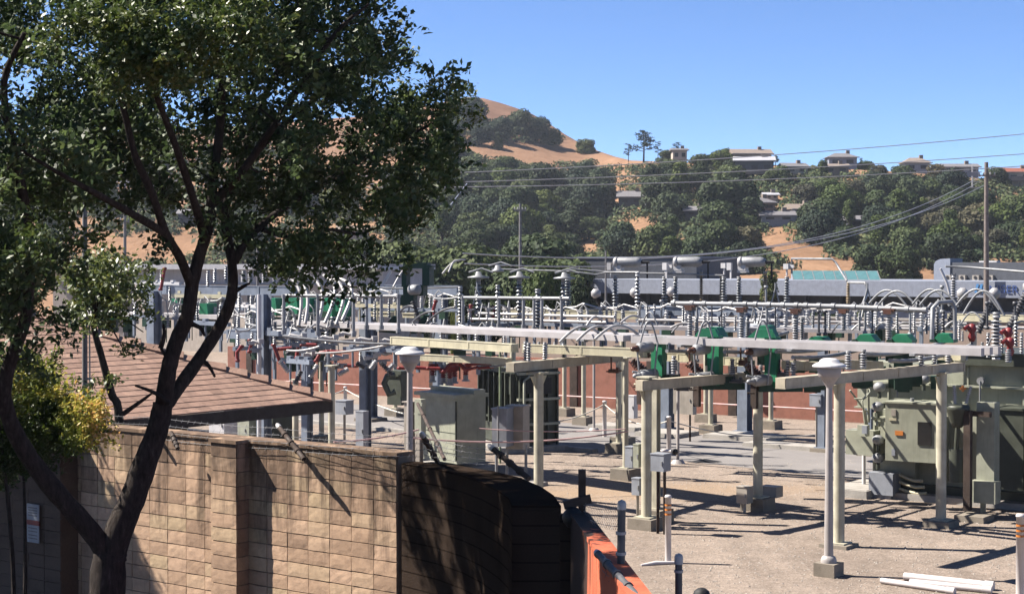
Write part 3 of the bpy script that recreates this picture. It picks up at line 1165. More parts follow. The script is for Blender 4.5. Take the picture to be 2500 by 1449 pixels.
for k, (px, y0, y1, w, D) in enumerate(((1685, 757, 824, 17, 39.8), (1811, 762, 830, 18, 39.0), (1943, 766, 835, 20, 38.3), (2060, 765, 806, 17, 40.0), (2170, 766, 828, 18, 37.0))):
    nm = ['first', 'second', 'third', 'fourth', 'fifth'][k]
    ins(px, y0, y1, D, w, f'tall white ribbed insulator under the thick tube bus, {nm} from the left', 9, group='insulators under the thick tube bus')
    c = at(px, y0 - 5, D)
    m = MB()
    m.box(c, (.2, .2, .1), rz=YAW)
    m.box(c + Vector((0, 0, .05)), (.3, .12, .05), rz=YAW)
    solo('bus_bracket', m, MT['brown'], f'rusty bracket on the {nm} insulator of the thick tube bus', 'bracket')
for k, (px, y0, y1, w, D) in enumerate(((1700, 775, 826, 14, 42), (1825, 775, 822, 14, 42), (1958, 775, 830, 15, 41), (2075, 768, 805, 13, 43), (1235, 840, 868, 9, 43))):
    ins(px, y0, y1, D, w, f'shaded insulator half hidden behind the tall row, {ORD[k]} from the left' if k < 4 else 'small insulator on the far side of the left tan beam', 8, 'porcdk')

# rows of small insulators between tan beams and pale bus
rows = [((1283, 833, 876, 10, 37.6), (1291, 836, 877, 10, 37.4), (1333, 838, 875, 9, 38.6), (1330, 835, 874, 9, 38.0), (1376, 838, 874, 10, 39.0), (1316, 834, 856, 8, 39.5), (1355, 834, 856, 8, 40)),
        ((2071, 856, 897, 13, 33.2), (2108, 853, 894, 13, 33.7), (2249, 846, 888, 12, 35.0), (2282, 846, 888, 11, 35.6), (2315, 846, 886, 12, 36.0)),
        ((1649, 880, 905, 12, 37.5), (1645, 868, 914, 12, 37.2), (1788, 876, 914, 12, 37.0), (1858, 890, 908, 10, 38), (1937, 884, 925, 13, 35.8), (1923, 880, 930, 9, 36.2))]
rl = ['on the tan beam left of the green switches', 'on the tan beam right of the mushroom light', 'hanging between the green switches']
for r_, row in enumerate(rows):
    for k, (px, y0, y1, w, D) in enumerate(row):
        w, y1 = w * 1.45, y1 + (5 if r_ < 2 else 0)
        ins(px, y0, y1, D, w, f'small ribbed insulator {rl[r_]}, {["first", "second", "third", "fourth", "fifth", "sixth", "seventh"][k]} of its row', 6, group='small insulators ' + rl[r_])

# ---- three grey cylinders on their insulators (upper right of centre)
for k, (x0, x1, y0, y1, D, l) in enumerate(((1500, 1566, 626, 653, 54, 'left'), (1646, 1714, 625, 653, 53, 'middle'), (1803, 1869, 625, 653, 52, 'right'))):
    c0, c1 = at(x0, (y0 + y1) / 2, D), at(x1, (y0 + y1) / 2, D - .3)
    t_ = thing('fuse_cylinder', f'big horizontal grey cylinder on a bracket, {l} one of the three above the blue-grey deck', 'cylinder', c0, 0, 'three grey cylinders above the blue-grey deck')
    r = (y1 - y0) / 2 * mpp(D) * .88
    m = MB()
    ax = (c1 - c0).normalized()
    ln = (c1 - c0).length
    m.lathe([(0, .1), (r * .9, .1), (r, .14), (r, ln - .16), (r * .92, ln - .1), (r * .6, ln), (0, ln)], c0, ax, n=20)
    m.build('barrel', MT['galv'], t_)
    m = MB()
    m.lathe([(0, -.02), (r * .8, -.02), (r * 1.06, .04), (r * 1.06, .12), (0, .12)], c0, ax, n=16)
    m.box(c0 - Vector((0, 0, r * 1.2)) + ax * .15, (.28, .22, r * 1.1), rz=YAW)
    m.box(c0 - Vector((0, 0, r * 1.9)) + ax * .15, (.34, .2, .08), rz=YAW)
    m.build('end_housing', MT['alu'], t_)
    m = MB()
    m.cyl(c1, c1 + ax * .28, r * .35, r * .2)
    m.cyl(c1 + ax * .2 , c1 + ax * .2 - Vector((0, 0, .55)), .03)
    m.build('rear_terminal', MT['black'], t_)
    bx = at(x0 - 22 if k else x0 - 12, 650, D)
    m = MB()
    m.box(bx, (.16, .1, .24), rz=YAW)
    m.box(bx + E1 * .05 + Vector((0, 0, -.25)), (.05, .05, .3), rz=YAW)
    m.build('side_terminal', MT['white'] if k else MT['alu'], t_)
L2 = [(1502, 672, 748, 17, 54, 'porcdk'), (1556, 664, 754, 15, 52, 'porc'), (1622, 675, 746, 17, 53.5, 'porcdk'), (1649, 675, 746, 16, 53.2, 'porcdk'),
      (1712, 660, 738, 12, 52.8, 'tanst'), (1760, 672, 738, 10, 52.6, 'tanst'), (1767, 675, 742, 17, 52.5, 'porcdk'), (1804, 675, 738, 16, 52.2, 'porcdk'), (1868, 662, 738, 14, 51.8, 'tanst'), (1921, 675, 740, 17, 51, 'porcdk'), (2071, 686, 740, 12, 46, 'tanst')]
for k, (px, y0, y1, w, D, mt) in enumerate(L2):
    ds = {'porcdk': 'dark ribbed', 'porc': 'white ribbed', 'tanst': 'tan sleeved'}[mt]
    ins(px, y0, y1, D, w, f'{ds} stack in the upper row by the grey cylinders, {["first", "second", "third", "fourth", "fifth", "sixth", "seventh", "eighth", "ninth", "tenth", "eleventh"][k]} from the left', 8 if mt != 'tanst' else 11, mt, 'upper insulator stacks')
for k, (px, y, D) in enumerate(((1625, 650, 53.5), (1768, 648, 52.5), (1921, 650, 51))):
    c = at(px, y, D)
    m = MB()
    m.box(c, (.17, .17, .17), rz=YAW)
    m.cyl(c - Vector((0, 0, .3)), c - Vector((0, 0, .05)), .03)
    m.box(c + E1 * .15, (.2, .04, .1), rz=YAW)
    solo('square_terminal', m, MT['white'], f'bright square terminal on top of an insulator, {("left", "middle", "right")[k]} of three beside the grey cylinders', 'terminal')
cable('connecting_rod', [at(1390, 655, 54), at(1500, 665, 54), at(1640, 668, 53), at(1765, 672, 52.5)], .035, 'galv', 'long thin grey rod below the three grey cylinders', 'rod')
cable('connecting_rod', [at(1200, 656, 54), at(1300, 659, 54), at(1395, 662, 53), at(1455, 670, 53), at(1480, 664, 53), at(1560, 664, 52)], .03, 'galv', 'thin bent grey rod left of the grey cylinders, over dark trees', 'rod')
cable('loop_pipe', [at(1933, 668, 51), at(1933, 631, 51), at(2032, 632, 49), at(2040, 640, 49), at(2068, 686, 46)], .035, 'galv', 'thin grey pipe loop against the orange slope', 'pipe')
cable('loop_pipe', [at(2071, 689, 46), at(2112, 690, 45), at(2117, 700, 45), at(2117, 715, 45), at(2105, 745, 44)], .04, 'galv', 'bent grey pipe beside the skylight building', 'pipe')
cable('loop_pipe', [at(2275, 828, 35), at(2277, 752, 35), at(2290, 738, 35.2), at(2322, 736, 35.6), at(2331, 750, 35.6), at(2332, 828, 35.6)], .05, 'galv', 'thick grey pipe loop standing over the right-hand green hood', 'pipe')
# rods standing in V
for k, (px, D) in enumerate(((1893, 47), (2118, 43.5), (1165, 47))):
    m = MB()
    m.cyl(at(px, 702, D), at(px - 10, 742, D), .02)
    m.cyl(at(px, 702, D), at(px + 10, 742, D), .02)
    m.cyl(at(px, 690, D), at(px, 703, D), .025)
    solo('splayed_prop', m, MT['galv'], ('pair of splayed rods left of the skylight building', 'pair of splayed rods under the bent pipe', 'pair of splayed rods behind the right pipe frame')[k], 'rod')

# ---- paired arches of pipe (jumper loops)
ar = [(2122, 740, 2212, 706, 41.5), (2146, 742, 2236, 708, 41), (2228, 742, 2318, 704, 39.5), (2246, 744, 2340, 706, 39), (2330, 752, 2440, 704, 38), (2352, 766, 2452, 708, 37.5)]
for k, (x0, y0, x1, yt, D) in enumerate(ar):
    p, q = at(x0, y0, D), at(x1, y0 + 4, D - .6)
    rise = (y0 - yt) * mpp(D)
    cable('arched_jumper', arc(p, q, rise), .028, 'galv', f'tall grey arched jumper pipe on the right, {["first", "second", "third", "fourth", "fifth", "sixth"][k]} from the left', 'jumper', 'tall arched jumpers')
ar = [(1366, 835, 1475, 797, 38.6), (1408, 832, 1512, 796, 38.4), (1452, 828, 1558, 795, 38.2), (1432, 795, 1470, 776, 45), (1515, 788, 1565, 775, 45)]
for k, (x0, y0, x1, yt, D) in enumerate(ar):
    p, q = at(x0, y0, D), at(x1, y0 - 12, D + .6)
    cable('arched_jumper', arc(p, q, (y0 - yt) * mpp(D) * .85), .035, 'alu', f'low pale arched jumper over the broad bus, {["first", "second", "third", "fourth", "fifth"][k]} from the left', 'jumper', 'low arched jumpers')
ar = [(1637, 800, 1700, 790, 42), (2080, 805, 2130, 790, 42), (2182, 800, 2240, 788, 42), (2255, 803, 2310, 788, 42), (2385, 808, 2440, 785, 41), (2300, 808, 2360, 786, 41), (2460, 806, 2530, 786, 41)]
for k, (x0, y0, x1, yt, D) in enumerate(ar):
    cable('arched_jumper', arc(at(x0, y0, D), at(x1, y0, D), (y0 - yt) * mpp(D) * 1.1), .03, 'alu', f'small pale jumper arch just above the right-hand bus, {["first", "second", "third", "fourth", "fifth", "sixth", "seventh"][k]} from the left', 'jumper', 'small jumper arches')

# ---- hanging green switches (three near)
for k, (px, D, l) in enumerate(((1604, 37.6, 'left'), (1742, 37.0, 'middle'), (1882, 36.4, 'right'))):
    u = mpp(D)
    c = at(px, 880, D)
    t_ = thing('green_switch', f'bottle-green plate switch with two grey drums hanging below the pale bus, {l} of three', 'switch', c, 0, 'hanging green switches')
    m = MB()
    yt, yb = 822 + k * 2 - (0 if k == 0 else 4), 935 + k * 5
    a_, b_ = at(px, yt, D), at(px, yb, D)
    zc, hh = (a_.z + b_.z) / 2, a_.z - b_.z
    m.box((c.x, c.y, zc), (.30, .05, hh), rz=YAW)
    m.box(Vector((c.x + .15, c.y + .02, zc)), (.04, .24, hh), rz=YAW)
    if k:
        M = Matrix.Translation(Vector((c.x - .08, c.y + .05, a_.z + .0))) @ Matrix.Rotation(YAW * .7, 4, 'Z')
        m.prism([(-.36 if k == 1 else -.45, -.02), (-.22, .17), (.14, .17), (.24, -.02)], M, .14)
    m.build('plate', MT['green'], t_)
    m = MB()
    m.box(Vector((c.x + .22, c.y + .12, b_.z - .02)), (1.0 if k else .5, .35, .16), rz=math.radians(3))
    m.box(Vector((c.x + .30, c.y + .14, b_.z + .12)), (.4, .3, .16), rz=math.radians(3))
    m.build('lower_hood', MT['dkgreen'], t_)
    for (dx0, dx1, yy, nm) in ((-48, -14, 849 + 4 * k, 'upper_drum'), (-42, -4, 915 + 7 * k, 'lower_drum')):
        p, q = at(px + dx0, yy + 1, D - .35), at(px + dx1, yy - 3, D - .1)
        ax = (q - p).normalized()
        ln = (q - p).length
        r = 13.5 * u
        m = MB()
        m.lathe([(0, 0), (r * .7, 0), (r, .05), (r, ln), (r * .8, ln + .02), (0, ln + .02)], p, ax, n=18)
        m.build(nm, MT['galv'], t_)
        m = MB()
        m.lathe([(0, -.2), (r * .35, -.18), (r * .5, -.12), (r * .35, -.08), (r * .62, -.04), (r * .62, .01), (0, .01)], p, ax, n=12)
        m.build('drum_cap', MT['brown'] if nm == 'upper_drum' else MT['galv'], t_)
    m = MB()
    m.tube(arc(at(px - 42, 842, D - .3), at(px + 2, 840, D - .2), .55, 12), .022)
    m.build('jumper_loop', MT['galv'], t_)
    m = MB()
    m.cyl(at(px - 48, 858, D - .35), at(px - 44, 905 + 5 * k, D - .35), .022)
    m.cyl(at(px - 60, 907 + 5 * k, D - .35), at(px - 25, 911 + 7 * k, D - .3), .03)
    m.cyl(at(px - 8, 925 + 7 * k, D - .3), at(px + 2, 835, D - .25), .02)
    m.build('link_rods', MT['galv'], t_)
    m = MB()
    add_ins(m, at(px - 30, 905 + 5 * k, D), .38, .11, 5, Vector((-.75, -.2, .62)))
    m.build('tilted_insulator', MT['brown'], t_)
    m = MB()
    m.box(at(px - 40, 950 + 5 * k, D), (.14, .12, .7), rz=YAW)
    m.cyl(at(px - 58, 943 + 8 * k, D - .1), at(px - 40, 943 + 8 * k, D - .1), .02)
    m.build('operating_rod', MT['rust'], t_)

# green hoods standing behind the right-hand bus
for k, (px, y, w, h, D) in enumerate(((1742, 815, 60, 34, 40), (1868, 812, 56, 36, 39.6), (1998, 834, 66, 26, 38.6), (2116, 826, 58, 22, 38.5), (2203, 825, 60, 20, 38), (2306, 824, 54, 22, 37.2))):
    u = mpp(D)
    c = at(px, y, D)
    t_ = thing('green_hood', f'green sloping switch hood behind the near pale bus, {["first", "second", "third", "fourth", "fifth", "sixth"][k]} from the left', 'switch hood', c, 0, 'green hoods behind the near bus')
    M = Matrix.Translation(c) @ Matrix.Rotation(YAW * .8, 4, 'Z')
    W_, H_2 = w * u / 2, h * u / 2
    m = MB()
    m.prism([(-W_, -H_2), (-W_ * .35, H_2), (W_ * .55, H_2), (W_, -H_2 * .4), (W_, -H_2)], M, .45)
    m.build('hood', MT['green'], t_)
    m = MB()
    m.prism([(-W_ * 1.1, -H_2 * 1.0), (-W_ * .9, -H_2 * .2), (-W_ * .6, -H_2 * .2), (-W_ * .5, -H_2)], M @ Matrix.Translation((0, -.05, .01)), .5)
    m.box(c + Vector((.05, .1, -H_2 - .45)), (W_ * 1.5, .3, .34), rz=YAW * .4)
    m.build('lower_box', MT['dkgreen'], t_)
    m = MB()
    m.box(c + Vector((-.1, 0.2, -H_2 - .95)), (W_ * 1.2, .28, .3), rz=YAW * .4)
    m.build('lower_box', MT['dkgreen'], t_)
for k, (px, y, w, h, D) in enumerate(((2198, 862, 70, 36, 38.5), (2205, 932, 42, 36, 37.5), (2105, 928, 50, 28, 37.5), (1992, 935, 60, 24, 37), (2235, 920, 30, 34, 38))):
    c = at(px, y, D)
    m = MB()
    u = mpp(D)
    m.box(c, (w * u, .4, h * u), rz=YAW * .3)
    m.box(c + Vector((0, 0, -h * u / 2)), (w * u * .7, .3, h * u * .3), rz=YAW * .3)
    m.box(c + Vector((-w * u * .2, 0, h * u / 2)), (w * u * .4, .3, h * u * .3), rz=YAW * .3)
    m.cyl(c + Vector((-w * u * .6, -.1, h * u * .2)), c + Vector((w * u * .6, -.1, h * u * .2)), .02)
    solo('operating_box', m, MT['dkgreen'], ('dark green box between two cream beams above the transformer', 'dark green box hanging left of the control cabinet', 'dark green box below the tan beam right of the mushroom light',
         'dark green box left of the mushroom light', 'slim dark green box beside the lit green corner over the transformer')[k], 'operating box')

# row of green hoods upper left (sunlit)
for k, (x0, x1, y0, y1, D) in enumerate(((657, 690, 727, 775, 50), (705, 742, 727, 772, 49.5), (745, 768, 727, 765, 49), (792, 826, 727, 778, 48.5), (828, 858, 730, 776, 48), (495, 522, 740, 780, 53), (425, 450, 728, 745, 55), (300, 330, 765, 782, 57), (262, 290, 768, 782, 57))):
    c = at((x0 + x1) / 2, (y0 + y1) / 2, D)
    u = mpp(D)
    W_, H_2 = (x1 - x0) / 2 * u, (y1 - y0) / 2 * u
    M = Matrix.Translation(c) @ Matrix.Rotation(YAW * .8, 4, 'Z')
    pos = ['first', 'second', 'third', 'fourth', 'fifth'][k] + ' from the left of the row right of the trunks' if k < 5 else ('large one between the two trunks', 'one left of the trunks under the beam', 'one above the tiled roof, right', 'one above the tiled roof, left')[k - 5]
    t_ = thing('green_hood', f'sunlit bottle-green switch hood, {pos}', 'switch hood', c, 0, 'sunlit green hoods')
    m = MB()
    m.prism([(-W_, -.02), (-W_ * .8, H_2), (W_ * .8, H_2), (W_, -.02), (W_ * .9, -H_2 * .75), (W_ * .1, -H_2 * .75), (W_ * .1, -.08), (-W_ * .9, -.08)], M, .5)
    m.build('hood', MT['green'], t_)
    m = MB()
    m.box(c + Vector((-W_ * .1, .05, -H_2 - .2)), (W_ * 1.5, .4, .42))
    m.build('lower_box', MT['dkgreen'], t_)
    m = MB()
    m.box(c + Vector((W_ * .25, .0, -H_2 - .45)), (W_ * .5, .3, .3))
    m.build('lower_box', MT['dkgreen'], t_)
    m = MB()
    add_ins(m, c + Vector((W_ * 1.2, 0, -H_2 * 1.3)), .5, .1, 6)
    m.build('side_insulator', MT['porc'], t_)

# dark green voltage tank with its lens-like drum
c = at(1020, 690, 52)
t_ = thing('dark_green_tank', 'tall dark green apparatus with a window-like gap and a grey drum above the broad bus', 'apparatus', c)
u = mpp(52)
m = MB()
for (dx, dy, w, h, dep) in ((-2, -42, 60, 14, .5), (-29, -14, 12, 48, .5), (25, -18, 18, 50, .6), (-6, 18, 50, 26, .6), (-22, 42, 34, 26, .5), (8, -40, 64, 4, .55)):
    m.box(c + Vector((dx * u, 0, -dy * u)), (w * u, dep, h * u), rz=-.2)
m.build('housing', MT['dkgreen'], t_)
m = MB()
p, q = at(1002, 707, 51.4), at(1030, 706, 51.1)
m.lathe([(0, 0), (.15, 0), (.17, .03), (.17, .33), (.12, .37), (0, .37)], p, (q - p), n=18)
m.build('grey_drum', MT['galv'], t_)
m = MB()
add_ins(m, at(1008, 735, 51.5), .75, .13, 6, Vector((.35, 0, -1)))
m.build('lower_insulator', MT['core'], t_)
m = MB()
m.prism([(-.1, -.3), (.35, .28), (.5, .28), (.35, -.3)], Matrix.Translation(at(1010, 790, 50)), .5)
m.prism([(-.55, -.25), (-.1, .25), (.05, .25), (.1, -.3)], Matrix.Translation(at(968, 790, 50)), .4)
m.build('lower_hoods', MT['dkgreen'], t_)
m = MB()
m.box(at(962, 654, 51.8), (52 * u, .4, 9 * u), rz=-.1)
m.beam(at(955, 660, 51.7), at(933, 698, 51.7), .09, .09)
m.build('white_arm', MT['white'], t_)

# pipe frames (goal-post shapes) standing on the broad bus
def goal(x0, x1, ytop, feet, D0_, D1_, label):
    t_ = thing('pipe_portal', label, 'pipe frame', at(x0, ytop + 80, D0_))
    a_, b_ = at(x0, ytop, D0_), at(x1, ytop + 2, D1_)
    m = MB()
    m.tube([a_, b_], .045, 8)
    back = E2 * .5
    m.build('top_rail', MT['galv'], t_)
    for fx, fy in feet:
        f = (fx - x0) / (x1 - x0)
        D = D0_ + (D1_ - D0_) * f
        m = MB()
        m.cyl(at(fx, fy, D), at(fx, ytop - 3, D), .045)
        m.cyl(at(fx, fy, D), at(fx, fy - 10, D), .07)
        m.cyl(at(fx, ytop - 3, D), at(fx, ytop + 4, D), .065)
        m.build('upright', MT['galv'], t_)


goal(693, 973, 721, ((693, 815), (776, 818), (863, 822), (895, 803), (931, 804), (973, 812)), 44.5, 43.0, 'galvanised pipe frame with six uprights above the broad bus, left of the dark green tank')
goal(1130, 1390, 726, ((1130, 797), (1218, 800), (1278, 802), (1304, 806), (1323, 803), (1371, 806)), 46, 43.5, 'galvanised pipe frame with six uprights above the broad bus, right of the dark green tank')

# S-curved pale jumpers upper left
for k, (x0, y0, x1, y1) in enumerate(((680, 662, 729, 795), (696, 664, 745, 790), (744, 668, 775, 795), (790, 672, 793, 788), (805, 676, 820, 792), (830, 680, 835, 782), (1010, 640, 960, 700), (1135, 634, 1080, 668), (1120, 636, 1095, 664))):
    D = 47.5 if k < 6 else 52
    p, q = at(x0, y0, D), at(x1, y1, D - 1)
    pts = [p.lerp(q, i / 12) + Vector((.32 * math.sin(math.pi * i / 12), 0, .25 * math.sin(math.pi * i / 12))) for i in range(13)] if k < 6 else arc(p, q, .15)
    cable('curved_jumper', pts, .055 if k < 6 else .03, 'alu', f'pale curved jumper {"swooping down behind the left pipe frame" if k < 6 else "above the dark green tank"}, {["first", "second", "third", "fourth", "fifth", "sixth", "first", "second", "third"][k]} from the left' if k != 6 else 'pale curved jumper left of the dark green tank', 'jumper')

# insulators of the mid rows
RW = [
    ('tall ribbed insulator behind the right pipe frame', 'porcdk', [(1124, 700, 795, 16, 47), (1168, 680, 790, 18, 50), (1215, 695, 788, 15, 49), (1268, 680, 785, 18, 50), (1313, 705, 800, 20, 47), (1386, 668, 745, 19, 52), (1375, 680, 795, 14, 50)]),
    ('small ribbed insulator on the tiled-roof side below the long beam', 'porc', [(595, 660, 690, 16, 52), (612, 662, 692, 16, 51.5), (645, 665, 690, 13, 51), (670, 665, 692, 12, 51), (736, 700, 745, 10, 50), (430, 740, 765, 12, 54), (455, 660, 695, 12, 54), (552, 650, 690, 12, 54), (525, 655, 690, 12, 54), (335, 742, 790, 12, 56), (395, 660, 690, 12, 55), (410, 768, 800, 10, 52)]),
    ('short pale insulator at the foot of the gear left of centre', 'porc', [(672, 785, 800, 12, 46), (705, 785, 800, 12, 46), (810, 780, 797, 14, 46), (850, 782, 800, 12, 46), (1062, 770, 797, 12, 48), (1145, 780, 798, 10, 47), (1203, 780, 800, 10, 47), (795, 870, 885, 9, 44), (880, 858, 888, 9, 46), (966, 858, 892, 9, 46), (1046, 775, 800, 9, 48)]),
]
ORD = ['first', 'second', 'third', 'fourth', 'fifth', 'sixth', 'seventh', 'eighth', 'ninth', 'tenth', 'eleventh', 'twelfth', 'thirteenth', 'fourteenth', 'fifteenth', 'sixteenth']
for lb, mt, lst in RW:
    lst = sorted(lst)
    for k, (px, y0, y1, w, D) in enumerate(lst):
        ins(px, y0, y1, D, w, f'{lb}, {ORD[k]} from the left', 9 if y1 - y0 > 50 else 5, mt, lb + 's')
for k, (px, y, D) in enumerate(((1168, 680, 50), (1268, 680, 50), (1378, 682, 50), (1215, 664, 52))):
    c = at(px, y, D)
    m = MB()
    m.lathe([(0, 0), (.34 if k < 3 else .2, .02), (.34 if k < 3 else .2, .06), (.12, .1), (.08, .22), (0, .24)], c, n=16)
    m.tube([c + Vector((-.3, 0, .2)), c + Vector((.1, 0, .32)), c + Vector((.45, -.1, .2))], .03)
    solo('round_cap_plate', m, MT['galv'], f'round metal cap plate on a tall insulator over the trees, {ORD[k]} of four' if k < 3 else 'small metal cap plate between two big ones over the trees', 'cap plate')

# right-hand big bushings with ball tops belonging to the transformer
for k, (bx, by, tx, ty, D, r, lb) in enumerate(((2312, 800, 2350, 716, 42, 15, 'left'), (2388, 812, 2428, 716, 41, 15, 'middle'), (2462, 806, 2512, 700, 40, 16, 'right'),
                                               (1478, 765, 1455, 716, 62, 13, 'far left'), (1570, 765, 1550, 714, 62, 13, 'far middle'), (1655, 765, 1640, 712, 62, 13, 'far right'))):
    b_, tp = at(bx, by, D), at(tx, ty, D)
    t_ = thing('leaning_bushing', f'leaning ball-topped bushing, {lb} of those {"at the right above the big transformer" if k < 3 else "before the distant shops"}', 'bushing', b_)
    ax = tp - b_
    m = MB()
    add_ins(m, b_, ax.length * .86, r * .72 * mpp(D), 11, ax, .62)
    m.build('ribbed_body', MT['core'] if k < 3 else MT['rust'], t_)
    m = MB()
    m.lathe([(0, -r * mpp(D)), (r * mpp(D) * .7, -r * mpp(D) * .7), (r * mpp(D), 0), (r * mpp(D) * .7, r * mpp(D) * .7), (0, r * mpp(D))], tp, ax, n=16)
    m.build('ball_top', MT['alu'], t_)
for k, (px, y0, y1, w, D, mt) in enumerate(((2328, 668, 752, 17, 39, 'porc'), (2432, 762, 878, 27, 37.5, 'porc'), (2288, 760, 812, 12, 38.5, 'core'), (2303, 757, 812, 13, 38.8, 'core'), (2355, 848, 880, 17, 36.5, 'porc'), (2373, 810, 850, 12, 37, 'porc'), (2412, 812, 872, 12, 38.5, 'porc'), (2462, 852, 884, 17, 36, 'porc'), (2494, 812, 862, 12, 37, 'porc'), (2012, 792, 800, 10, 40, 'porc'), (2350, 808, 832, 8, 37, 'porc'))):
    ins(px, y0, y1, D, w, ['tall white ribbed insulator at the right with a tube on its head', 'biggest ribbed insulator, near the right edge above the transformer', 'dark ribbed insulator inside the thick pipe loop, left', 'dark ribbed insulator inside the thick pipe loop, right',
                           'squat white insulator on the transformer edge, left', 'small white insulator above the squat left one', 'slim white insulator just left of the biggest one', 'squat white insulator on the transformer edge, right', 'white insulator at the very right edge', 'tiny insulator in front of the dark switch head', 'slim white insulator left of the red cover'][k],
        11 if y1 - y0 > 60 else 6, mt)
cable('connecting_rod', [at(2308, 650, 39), at(2365, 652, 39), at(2440, 658, 38), at(2560, 668, 37)], .03, 'galv', 'long thin grey rod from the tall white insulator to the right edge', 'rod')
cable('connecting_rod', [at(2296, 655, 40), at(2312, 690, 40), at(2320, 722, 40)], .035, 'white', 'short bright rod dropping beside the tall white insulator', 'rod')
for k, (px, y, D) in enumerate(((2373, 812, 37), (2462, 822, 36.5), (2466, 846, 36.2))):
    c = at(px, y, D)
    m = MB()
    m.lathe([(0, -.2), (.06, -.2), (.1, -.1), (.06, 0), (.11, .08), (.07, .2), (0, .22)], c, n=10)
    m.tube([c, c + Vector((-.12, -.05, .15)), c + Vector((-.2, -.1, .1))], .05)
    solo('red_bushing_cover', m, MT['red'], ('red bushing cover left of the biggest insulator', 'red bushing cover right of the biggest insulator', 'lower red bushing cover by the squat right insulator')[k], 'bushing cover')
# conductors crossing below the right-hand bus
for k, (px, D, z, ln) in enumerate(((1660, 37.9, 3.82, 4.6), (1705, 37.6, 3.95, 5.2), (1800, 37.0, 3.85, 4.8), (1925, 36.2, 3.9, 5.0), (1965, 36.0, 3.78, 4.6), (2130, 34.9, 3.9, 5.2), (2200, 34.4, 3.8, 4.8))):
    a_ = on(px, D, z) - E2 * .6
    cable('cross_conductor', sag(a_, a_ + E2 * ln + Vector((0, 0, .15)), .12, 8), .05, 'galv', f'thin conductor crossing under the right-hand bus, {["first", "second", "third", "fourth", "fifth", "sixth", "seventh"][k]} from the left', 'conductor', 'conductors crossing under the bus')

# ---- denser gear between the bus and the shops (right of centre)
r2 = random.Random(9)
pos_ = 0
lst = []
for px, y0, y1, D, w, mt in ((1580, 745, 790, 46, 9, 'porcdk'), (1598, 742, 788, 46, 9, 'porc'), (1668, 745, 795, 44, 10, 'porcdk'), (1730, 770, 806, 44, 9, 'porc'), (1756, 772, 806, 44, 9, 'porcdk'), (1795, 772, 806, 43, 9, 'porc'), (1843, 768, 782, 43, 9, 'porc'),
                             (1985, 760, 800, 42, 10, 'porcdk'), (2025, 762, 806, 42, 10, 'porc'), (2098, 764, 806, 41, 10, 'porcdk'), (2140, 760, 806, 41, 10, 'porc'), (2190, 762, 812, 40, 10, 'porcdk'), (2232, 762, 812, 40, 10, 'porc'), (2262, 776, 815, 39, 10, 'porcdk'),
                             (2342, 780, 830, 38, 10, 'porc'), (2398, 835, 870, 38, 11, 'porcdk'), (2446, 800, 862, 39, 10, 'porcdk'), (2480, 770, 845, 38, 13, 'porcdk')):
    lst.append((px, y0, y1, D, w, mt))
for k, (px, y0, y1, D, w, mt) in enumerate(lst):
    nm = ORD[k] if k < 16 else ['seventeenth', 'eighteenth'][k - 16]
    ins(px, y0, y1, D, w, f'slim insulator of the packed back row between bus and shops, {nm} from the left', 7, mt, 'slim insulators of the packed back row')
for k, (px, y0, y1, D, r, mt) in enumerate(((1560, 748, 850, 47, .03, 'galv'), (1615, 735, 800, 46, .03, 'galv'), (1702, 742, 880, 43, .03, 'galv'), (1738, 742, 812, 42, .02, 'core'), (1762, 742, 830, 42, .02, 'core'), (1870, 700, 742, 47, .03, 'galv'), (1872, 745, 880, 41, .03, 'galv'), (1893, 745, 880, 41, .02, 'core'),
                                           (1999, 760, 815, 41, .03, 'core'), (2015, 760, 815, 41, .03, 'core'), (2112, 755, 812, 40, .03, 'galv'), (2130, 757, 812, 40, .02, 'core'), (2222, 758, 815, 39, .03, 'galv'), (2410, 740, 800, 40, .03, 'core'), (2300, 700, 760, 42, .03, 'galv'), (2478, 740, 800, 39, .03, 'core'))):
    a_, b_ = at(px, y0, D), at(px, y1, D)
    m = MB()
    m.cyl(b_, a_, r, n=8)
    m.lathe([(0, -.04), (r * 2, -.04), (r * 2, .04), (0, .04)], a_, n=8)
    m.lathe([(0, -.04), (r * 2, -.04), (r * 2, .04), (0, .04)], b_, n=8)
    solo('vertical_rod', m, MT[mt], f'upright thin rod among the right-hand gear, {ORD[k]} of sixteen from the left', 'rod', 'upright thin rods')
for k, (x0, y0, x1, y1, D) in enumerate(((1565, 800, 1605, 765, 44), (1640, 812, 1700, 790, 43), (1712, 800, 1765, 785, 43), (1850, 790, 1880, 770, 43), (1935, 800, 1985, 775, 42), (2032, 812, 2075, 790, 42), (2130, 812, 2180, 790, 41), (1500, 812, 1548, 790, 46), (2345, 792, 2400, 765, 41), (2410, 850, 2455, 815, 38))):
    p, q = at(x0, y0, D), at(x1, y0 - 6, D - .4)
    cable('small_jumper', arc(p, q, (y0 - y1) * mpp(D)), .022, 'galv', f'small dull jumper loop among the right-hand gear, {ORD[[1, 2, 3, 4, 5, 6, 7, 0, 8, 9][k]]} from the left', 'jumper', 'small dull jumper loops')
